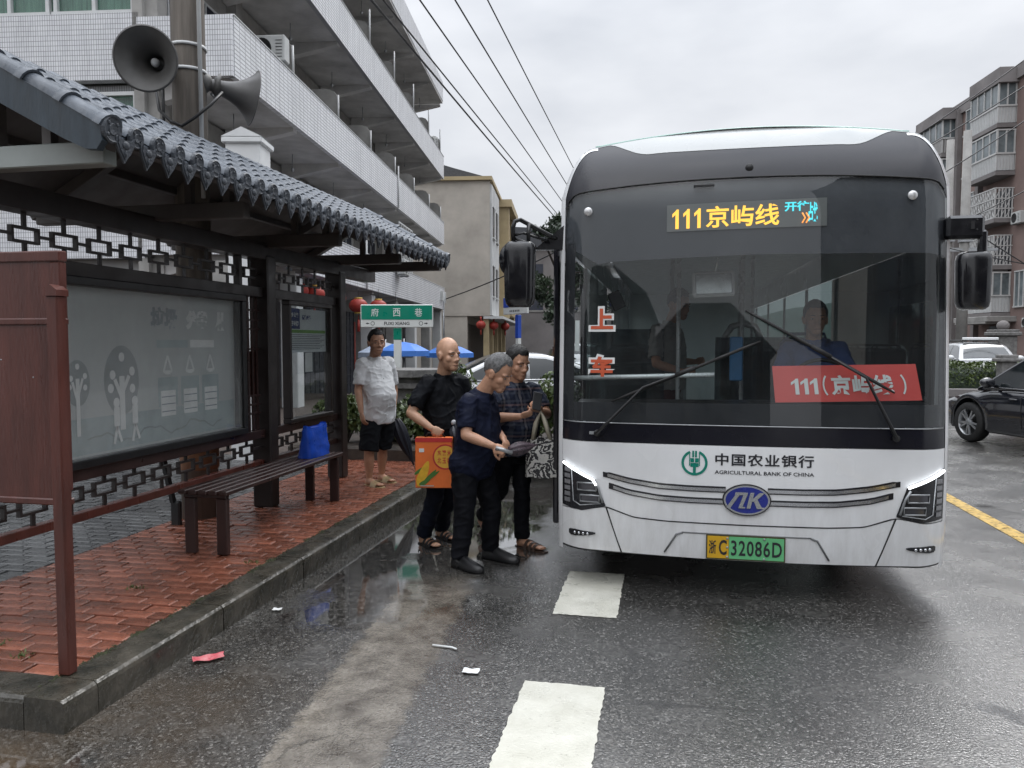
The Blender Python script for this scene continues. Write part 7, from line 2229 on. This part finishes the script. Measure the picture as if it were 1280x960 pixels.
M['lip'] = mat('lip', (.17, .065, .055), .5)
M['browhair'] = mat('thin grey brow', (.10, .085, .075), .8)
M['skinA'] = mat('tanned skin', (.46, .25, .16), .48, var=.18, scale=14, bump=.12, bscale=80)
M['skinB'] = mat('weathered skin', (.55, .32, .21), .45, var=.16, scale=14, bump=.15, bscale=80)
M['skinC'] = mat('weathered tanned skin', (.50, .275, .178), .45, var=.16, scale=14, bump=.15, bscale=80)
M['hairblack'] = mat('black hair', (.010, .009, .009), .5, var=.5, scale=60, bump=.6, bscale=160)
M['hairgrey'] = mat('grey hair', (.060, .060, .060), .6, var=.7, scale=50, bump=.6, bscale=160, col2=(.20, .20, .20))
M['clothwhite'] = mat('white cotton', (.76, .77, .78), .8, var=.06, scale=9, bump=.25, bscale=40, spec=.15)
M['clothblack'] = mat('black cotton', (.0075, .0085, .011), .78, var=.4, scale=9, bump=.3, bscale=45, spec=.15)
M['clothnavy'] = mat('navy cotton', (.0075, .010, .024), .75, var=.4, scale=9, bump=.3, bscale=45, spec=.15)
M['trnavy'] = mat('dark navy trousers', (.006, .008, .016), .7, var=.4, scale=7, bump=.3, bscale=35, spec=.15)
M['trblack'] = mat('black trousers', (.005, .0055, .008), .7, var=.4, scale=7, bump=.3, bscale=35, spec=.15)
M['sandalbeige'] = mat('beige slipper', (.40, .30, .16), .5, var=.2)
M['sandalblack'] = mat('black sandal', (.014, .012, .011), .45, var=.3)
M['sandalbrown'] = mat('brown sandal', (.045, .026, .018), .45, var=.3)
M['shoeblack'] = mat('black leather shoe', (.009, .009, .010), .35, var=.3)
def plaid():
    m = mat('dark plaid cotton', (.012, .016, .032), .75, spec=.15, var=.3, scale=8, bump=.25, bscale=40)
    t = m.node_tree; L = t.links.new; b = t.nodes['Principled BSDF']
    src = b.inputs['Base Color'].links[0].from_socket
    co = t.nodes.new('ShaderNodeTexCoord'); sp = t.nodes.new('ShaderNodeSeparateXYZ'); L(co.outputs['Object'], sp.inputs[0])
    cur = src
    def mth(op, a, c):
        n = t.nodes.new('ShaderNodeMath'); n.operation = op
        for i, x in enumerate((a, c)):
            if isinstance(x, (int, float)): n.inputs[i].default_value = x
            else: L(x, n.inputs[i])
        return n.outputs[0]
    diag = mth('ADD', mth('MULTIPLY', sp.outputs[0], .5), mth('MULTIPLY', sp.outputs[1], .85))
    for (axis, per, wd_, col) in ((diag, .062, .16, (.075, .085, .11)), (sp.outputs[2], .062, .14, (.075, .085, .11)), (diag, .124, .07, (.20, .19, .20)), (sp.outputs[2], .124, .06, (.18, .12, .12))):
        fr = mth('FRACT', mth('DIVIDE', axis, per), 0)
        msk = mth('LESS_THAN', mth('ABSOLUTE', mth('SUBTRACT', fr, .5), 0), wd_)
        mx = t.nodes.new('ShaderNodeMixRGB'); L(mth('MULTIPLY', msk, .42), mx.inputs['Fac']); L(cur, mx.inputs['Color1']); mx.inputs['Color2'].default_value = _c(col); cur = mx.outputs[0]
    L(cur, b.inputs['Base Color'])
    return m
M['plaid'] = plaid()

A = {'head': (-3.008, 7.60, 1.675), 'neck': (-3.052, 7.65, 1.50), 'shR': (-3.135, 7.505, 1.452), 'shL': (-2.955, 7.80, 1.458), 'elR': (-3.165, 7.46, 1.175), 'wrR': (-3.105, 7.40, .945), 'haR': (-3.085, 7.39, .86), 'elL': (-2.945, 7.95, 1.16), 'wrL': (-2.935, 7.90, .925), 'haL': (-2.925, 7.88, .84), 'pel': (-3.018, 7.66, .90), 'hipR': (-3.06, 7.58, .87), 'hipL': (-2.97, 7.74, .87), 'knR': (-3.075, 7.52, .53), 'knL': (-3.01, 7.75, .53), 'anR': (-3.085, 7.55, .225), 'anL': (-3.05, 7.82, .222), 'toeR': (-2.90, 7.43, .178), 'toeL': (-2.87, 7.70, .178)}
pA, shA, HA, iA = person('man in a white short sleeved shirt and black shorts waiting beside the shelter post', A, (.78, -.62, 0), (.62, -.78, .0), M['skinA'], M['clothwhite'], M['clothblack'], hair=M['hairblack'], hairline=.0, hem=-.17, shorts=True, foot='slip', footm=M['sandalbeige'], belly=.045, curl=(.45, 1.1), legw=1.0)
Bj = {'head': (-1.712, 5.88, 1.578), 'neck': (-1.778, 5.95, 1.402), 'shR': (-1.868, 5.79, 1.345), 'shL': (-1.665, 6.09, 1.345), 'elR': (-1.965, 5.68, 1.118), 'wrR': (-1.792, 5.66, 1.005), 'haR': (-1.712, 5.66, .962), 'elL': (-1.62, 6.16, 1.08), 'wrL': (-1.63, 5.98, .985), 'haL': (-1.65, 5.90, .955), 'pel': (-1.79, 5.97, .80), 'hipR': (-1.83, 5.88, .78), 'hipL': (-1.735, 6.06, .77), 'knR': (-1.825, 5.86, .42), 'knL': (-1.77, 6.05, .41), 'anR': (-1.945, 5.93, .075), 'anL': (-1.87, 6.17, .075), 'toeR': (-1.785, 5.79, .032), 'toeL': (-1.70, 6.03, .032)}
pB, shB, HB, iB = person('bald man in a black T-shirt carrying an orange gift box towards the bus', Bj, (.9, -.42, 0), (.86, -.50, -.05), M['skinB'], M['clothblack'], M['trnavy'], hair=None, hem=-.16, foot='sandal', footm=M['sandalblack'], belly=.03, curl=(1.25, 1.1), pal=((-.3, -.9, .25), None), legw=.92)
Cj = {'head': (-1.195, 5.41, 1.452), 'neck': (-1.338, 5.45, 1.302), 'shR': (-1.392, 5.28, 1.235), 'shL': (-1.315, 5.60, 1.235), 'elR': (-1.385, 5.20, 1.015), 'wrR': (-1.185, 5.185, .945), 'haR': (-1.105, 5.19, .905), 'elL': (-1.30, 5.66, 1.03), 'wrL': (-1.165, 5.46, .965), 'haL': (-1.11, 5.36, .925), 'pel': (-1.415, 5.48, .76), 'hipR': (-1.44, 5.39, .73), 'hipL': (-1.385, 5.58, .73), 'knR': (-1.445, 5.37, .40), 'knL': (-1.29, 5.60, .40), 'anR': (-1.485, 5.35, .075), 'anL': (-1.31, 5.62, .075), 'toeR': (-1.30, 5.235, .034), 'toeL': (-1.09, 5.52, .034)}
pC, shC, HC, iC = person('stooping grey haired man in a navy T-shirt nearest the viewer, looking down', Cj, (.96, -.25, 0), (.90, -.22, -.48), M['skinC'], M['clothnavy'], M['trblack'], hair=M['hairgrey'], hairline=.1, hem=-.17, foot='shoe', footm=M['shoeblack'], belly=.03, curl=(1.15, 1.0), pal=((-.1, -.75, .6), (.2, .5, .8)), legw=.98)
Dj = {'head': (-1.148, 5.93, 1.512), 'neck': (-1.178, 5.99, 1.340), 'shR': (-1.298, 5.87, 1.278), 'shL': (-1.045, 6.10, 1.282), 'elR': (-1.318, 5.76, 1.085), 'wrR': (-1.085, 5.69, 1.108), 'haR': (-1.0, 5.695, 1.135), 'elL': (-.925, 6.02, 1.10), 'wrL': (-.945, 5.83, 1.145), 'haL': (-.968, 5.75, 1.175), 'pel': (-1.20, 6.01, .80), 'hipR': (-1.26, 5.93, .78), 'hipL': (-1.13, 6.09, .78), 'knR': (-1.32, 6.04, .46), 'knL': (-1.13, 6.0, .43), 'anR': (-1.53, 6.30, .17), 'anL': (-1.125, 6.01, .075), 'toeR': (-1.44, 6.18, .032), 'toeL': (-.93, 5.87, .032)}
pD, shD, HD, iD = person('man in a dark plaid shirt holding a phone beside the open bus door', Dj, (.85, -.5, 0), (.74, -.62, -.22), M['skinC'], M['plaid'], M['trblack'], hair=M['hairblack'], hairline=-.02, hem=-.15, foot='sandal', footm=M['sandalbrown'], belly=.03, curl=(1.1, .9), pal=((-.2, -.6, -.75), (.5, -.3, -.8)), legw=.86)
# collars and plackets
def collar(J, f, m, sh_obj, H_, inv__):
    f = Vector(f).normalized(); nk = Vector(J['neck'])
    r_ = Vector((f.y, -f.x, 0)); b = MB()
    rings = []
    for k in range(21):
        a = -PI * .80 + 1.6 * PI * k / 20
        d = -f * math.cos(a) + r_ * math.sin(a)
        drop = .030 * (abs(a) / (PI * .8)) ** 3
        rings.append([nk + d * .066 + Vector((0, 0, .032 - drop)), nk + d * .078 + Vector((0, 0, .034 - drop)), nk + d * .098 + Vector((0, 0, -.012 - drop * 1.2)), nk + d * .090 + Vector((0, 0, -.016 - drop * 1.2))])
    b.loft(rings, True, True); return b.obj('collar', m, sh_obj)
collar(A, (.78, -.62, 0), M['clothwhite'], pA, HA, iA)
collar(Dj, (.85, -.5, 0), M['plaid'], pD, HD, iD)
b = MB()
fA = Vector((.78, -.62, 0)).normalized()
for k in range(6):
    p = Vector(A['pel']).lerp(Vector(A['neck']), .02 + k * .16) + fA * (.142 + (.05 if 1 <= k <= 3 else .02) * 1)
    b.ell(p, (.006, .006, .006), None, 8, 5)
b.obj('buttons', M['signwhite'], pA)

# ------------------------------------------------------------------ things the people hold
M['umb'] = mat('dark umbrella cloth', (.012, .013, .022), .45, var=.4, scale=9, bump=.4, bscale=30, stretch=(6, 6, 1))
u1 = thing('folded_umbrella', 'folded dark umbrella hanging from the hand of the man in white', 'umbrella', (-2.93, 7.86, .15))
def folded(t, p, q, r_, hook, m, wob=.25):
    p, q = Vector(p), Vector(q); d = (q - p).normalized(); a, c = frame_of(d)
    b = MB(); rings = []
    for i in range(15):
        s_ = i / 14; rr = r_ * (.35 + 1.05 * math.sin(PI * min(1, s_ * 1.05 + .06)) ** .8) * (1 - .55 * s_)
        rings.append([p.lerp(q, s_) + (a * math.cos(2 * PI * k / 32) + c * math.sin(2 * PI * k / 32)) * (rr * (1 + wob * math.cos(8 * 2 * PI * k / 32 + s_ * 2))) for k in range(32)])
    b.loft(rings); b.obj('canopy', m, t)
    b = MB(); b.tube([p - d * hook, p], .009, 8); b.tube([q, q + d * .06], .005, 6); b.obj('shaft', M['black'], t)
    b = MB(); b.tube([p - d * hook * 1.05, p - d * hook * .35], .013, 10); b.obj('handle', M['black'], t)
folded(u1, (-2.905, 7.87, .83), (-2.70, 7.88, .33), .062, .10, M['umb'])
# orange corn gift box
gb_ = thing('gift_box', 'orange corn gift box with a picture of a corn cob, carried by the bald man', 'box', (-1.76, 5.66, .53))
M['boxor'] = mat('orange printed card', (.78, .17, .035), .4, var=.18, scale=3); M['boxred'] = mat('red printed card', (.50, .03, .03), .4, var=.1)
M['corny'] = mat('corn yellow print', (.72, .42, .03), .45, var=.15, scale=30); M['corng'] = mat('corn husk print', (.06, .17, .03), .5, var=.2); M['boxgold'] = mat('gold print', (.72, .40, .05), .4, var=.1)
dB = Vector((.985, .17, 0)).normalized(); nB = Vector((.17, -.985, 0))
b = MB(); b.box((-1.768, 5.665, .735), (.292, .085, .40), .006, Matrix((dB, -nB, Vector((0, 0, 1)))).transposed()); bx = b.obj('carton', M['boxor'], gb_)
c0 = Vector((-1.768, 5.665, .735)) + nB * .0435
def bxp(x, z, o=.0): return c0 + dB * x + Vector((0, 0, z)) + nB * (.001 + o)
b = MB()
def poly(pts, mi, o): b.add([bxp(x, z, o) for x, z in pts], [tuple(range(len(pts)))], mi)
poly([(-.145, .165), (.145, .165), (.145, .199), (-.145, .199)], 3, .0)
poly([(-.115, .085), (-.075, .085), (-.075, .115), (-.115, .115)], 4, .0004)
poly([(.092 + .100 * math.cos(2 * PI * k / 30) if .092 + .100 * math.cos(2 * PI * k / 30) < .1455 else .1455, .048 + .100 * math.sin(2 * PI * k / 30)) for k in range(30)], 3, .0006)
poly([(.092 + .088 * math.cos(2 * PI * k / 30) if .092 + .088 * math.cos(2 * PI * k / 30) < .1455 else .1455, .048 + .088 * math.sin(2 * PI * k / 30)) for k in range(30)], 2, .001)
def cob(cx, cz, L_, w, ang, mi, o):
    pts = []
    for k in range(24):
        a = 2 * PI * k / 24; x = w * math.sin(a) * (1 - .35 * math.cos(a) * .8); z = L_ * math.cos(a)
        pts.append((cx + x * math.cos(ang) + z * math.sin(ang), cz - x * math.sin(ang) + z * math.cos(ang)))
    poly(pts, mi, o)
cob(-.082, -.085, .108, .034, .38, 0, .0008); cob(-.035, -.115, .085, .016, .72, 1, .0012); cob(-.015, -.105, .075, .012, .95, 1, .0014); cob(-.112, -.06, .05, .012, .9, 1, .0005); cob(-.07, -.15, .05, .014, 1.1, 1, .0010)
for k in range(3): poly([(-.105 + k * .0, -.185), (.0, -.185), (.0, -.176), (-.105, -.176)], 4, .0015)
b.obj('box_print', [M['corny'], M['corng'], M['boxgold'], M['boxred'], M['paper']], bx, fix=False)
b = MB()
for k, s in enumerate(('东北', '糯玉', '米香')):
    put_text(b, s[0], lambda x, z: bxp(.045 + k * .038 + x, .080 + z, .0018), .03, w=.030, h=.045, bold=.0006); put_text(b, s[1], lambda x, z: bxp(.045 + k * .038 + x, .020 + z, .0018), .03, w=.030, h=.045, bold=.0006)
b.obj('box_lettering', M['boxred'], bx, fix=False)
b = MB(); b.tube([bxp(-.07, .20, -.045), bxp(-.05, .232, -.045), bxp(.06, .232, -.045), bxp(.085, .20, -.045)], .008, 6); b.obj('handle', M['black'], gb_)
u2 = thing('folded_umbrella', 'short black folded umbrella with a clear knob held by the bald man', 'umbrella', (-1.63, 5.75, .9))
folded(u2, (-1.64, 5.80, 1.00), (-1.575, 5.70, .86), .040, .03, M['umb'])
b = MB(); b.ell((-1.652, 5.82, 1.035), (.024, .024, .024)); b.obj('knob', mat('clear plastic knob', (.45, .45, .47), .15, var=.1), u2)
# floral umbrella held by the stooping man
def floral(name, g, f1, sc_):
    m = mat(name, g, .5, var=.2, scale=10)
    t = m.node_tree; L = t.links.new; b = t.nodes['Principled BSDF']; src = b.inputs['Base Color'].links[0].from_socket
    co = t.nodes.new('ShaderNodeTexCoord'); v = _n(t, 'ShaderNodeTexVoronoi', Scale=sc_); v.feature = 'SMOOTH_F1' if False else 'F1'
    nz = _n(t, 'ShaderNodeTexNoise', Scale=sc_ * 1.6, Detail=3.0); L(co.outputs['Object'], nz.inputs['Vector'])
    ad = t.nodes.new('ShaderNodeMixRGB'); ad.inputs['Fac'].default_value = .12; L(co.outputs['Object'], ad.inputs['Color1']); L(nz.outputs['Color'], ad.inputs['Color2']); L(ad.outputs[0], v.inputs['Vector'])
    r = t.nodes.new('ShaderNodeValToRGB'); r.color_ramp.interpolation = 'CONSTANT'; e = r.color_ramp.elements
    e[0].position = 0; e[0].color = (0, 0, 0, 1); e[1].position = .22; e[1].color = (1, 1, 1, 1); q = e.new(.42); q.color = (0, 0, 0, 1); q = e.new(.52); q.color = (1, 1, 1, 1); q = e.new(.66); q.color = (0, 0, 0, 1)
    L(v.outputs['Distance'], r.inputs['Fac'])
    mx = t.nodes.new('ShaderNodeMixRGB'); L(r.outputs[0], mx.inputs['Fac']); L(src, mx.inputs['Color1']); mx.inputs['Color2'].default_value = _c(f1); L(mx.outputs[0], b.inputs['Base Color'])
    return m
M['floralumb'] = floral('floral umbrella cloth', (.006, .006, .009), (.09, .06, .075), 26.0)
u3 = thing('folded_umbrella', 'folded floral umbrella held level by the stooping man', 'umbrella', (-1.0, 5.25, .9))
folded(u3, (-1.075, 5.235, .905), (-.90, 5.385, .935), .043, .02, M['floralumb'], .12)
b = MB(); b.tube([(-1.16, 5.165, .935), (-1.05, 5.21, .895)], .016, 10); b.obj('handle', M['steel'], u3)
# floral tote bag and phone
M['tote'] = floral('black and white floral cloth', (.50, .49, .46), (.012, .012, .014), 11.0)
tb = thing('tote_bag', 'black and white floral tote bag hanging beside the bus door', 'bag', (-.92, 5.80, .63))
b = MB()
def totept(u, v):
    a = 2 * PI * u; ca, sa = math.cos(a), math.sin(a)
    w = .27 * (1 - .05 * v); d_ = .13 * (1 - .6 * v)
    n = .012 * smooth_noise((ca * 2, sa * 2, v * 4), 1, 9)
    return Vector((-.925 + (abs(ca) ** .5) * (1 if ca > 0 else -1) * w / 2, 5.80 + (abs(sa) ** .6) * (1 if sa > 0 else -1) * d_ / 2 + n, .63 + .30 * v + n + .02 * ca * v))
b.grid(totept, 36, 12); b.add([totept(k / 36, 0) for k in range(36)], [tuple(range(36))]); b.add([totept(k / 36, 1) - Vector((0, 0, .012)) for k in range(36)], [tuple(range(36))]); b.obj('pouch', M['tote'], tb)
b = MB()
for yy in (-.025, .025):
    b.tube([(-1.0, 5.80 + yy, .92), (-.975, 5.79 + yy, 1.05), (-.935, 5.775, 1.14), (-.90, 5.79 + yy, 1.05), (-.86, 5.80 + yy, .92)], [(.016, .004)] * 5, 6)
b.obj('strap', mat('cream webbing', (.50, .46, .36), .7, var=.1), tb)
b = MB(); b.box((-.957, 5.735, 1.225), (.072, .010, .150), .004, (R(-25), R(14), R(25))); ph_ = b.obj('phone', M['black'])
tag(ph_, 'black phone held up by the man in the plaid shirt', 'phone')

# driver and a boarding passenger inside the bus
X0_ = BX + .62
E_ = {'head': (X0_, 6.22, 1.86), 'neck': (X0_, 6.27, 1.68), 'shR': (X0_ - .19, 6.28, 1.62), 'shL': (X0_ + .19, 6.28, 1.62), 'elR': (X0_ - .27, 6.12, 1.38), 'wrR': (X0_ - .20, 5.90, 1.42), 'haR': (X0_ - .16, 5.85, 1.48), 'elL': (X0_ + .27, 6.12, 1.38), 'wrL': (X0_ + .20, 5.90, 1.42), 'haL': (X0_ + .16, 5.85, 1.48), 'pel': (X0_, 6.35, 1.12), 'hipR': (X0_ - .1, 6.30, 1.12), 'hipL': (X0_ + .1, 6.30, 1.12), 'knR': (X0_ - .13, 5.92, 1.10), 'knL': (X0_ + .13, 5.92, 1.10), 'anR': (X0_ - .12, 5.86, .72), 'anL': (X0_ + .12, 5.86, .72), 'toeR': (X0_ - .12, 5.68, .66), 'toeL': (X0_ + .12, 5.68, .66)}
person('bus driver in a blue shirt seated behind the steering wheel', E_, (0, -1, 0), (0, -1, 0), M['skinA'], mat('blue shirt cotton', (.05, .09, .24), .8, var=.2), M['trblack'], hair=M['hairblack'], hem=-.02, foot='shoe', footm=M['shoeblack'], curl=(1.2, 1.2), vox=.011)
X1_ = BX - .50; Y1_ = 7.1
G_ = {'head': (X1_ + .10, Y1_ - .06, 2.02), 'neck': (X1_ + .02, Y1_, 1.84), 'shR': (X1_ - .10, Y1_ - .17, 1.77), 'shL': (X1_ + .04, Y1_ + .18, 1.77), 'elR': (X1_ - .10, Y1_ - .26, 1.49), 'wrR': (X1_ + .14, Y1_ - .30, 1.42), 'haR': (X1_ + .22, Y1_ - .30, 1.44), 'elL': (X1_ + .10, Y1_ + .26, 1.5), 'wrL': (X1_ + .26, Y1_ + .10, 1.5), 'haL': (X1_ + .33, Y1_ + .05, 1.52), 'pel': (X1_, Y1_, 1.28), 'hipR': (X1_ - .02, Y1_ - .09, 1.25), 'hipL': (X1_ + .02, Y1_ + .09, 1.25), 'knR': (X1_ + .05, Y1_ - .1, .88), 'knL': (X1_ - .02, Y1_ + .1, .88), 'anR': (X1_, Y1_ - .1, .545), 'anL': (X1_ - .06, Y1_ + .1, .545), 'toeR': (X1_ + .17, Y1_ - .12, .50), 'toeL': (X1_ + .11, Y1_ + .08, .50)}
person('passenger in a grey shirt standing inside the bus behind the windscreen', G_, (.95, -.3, 0), (.8, -.6, -.2), M['skinA'], mat('grey shirt cotton', (.30, .30, .28), .8, var=.15), mat('maroon bag cloth', (.07, .018, .012), .7, var=.2), hair=M['hairblack'], hem=-.1, foot='shoe', footm=M['shoeblack'], curl=(1.1, 1.1), vox=.011)
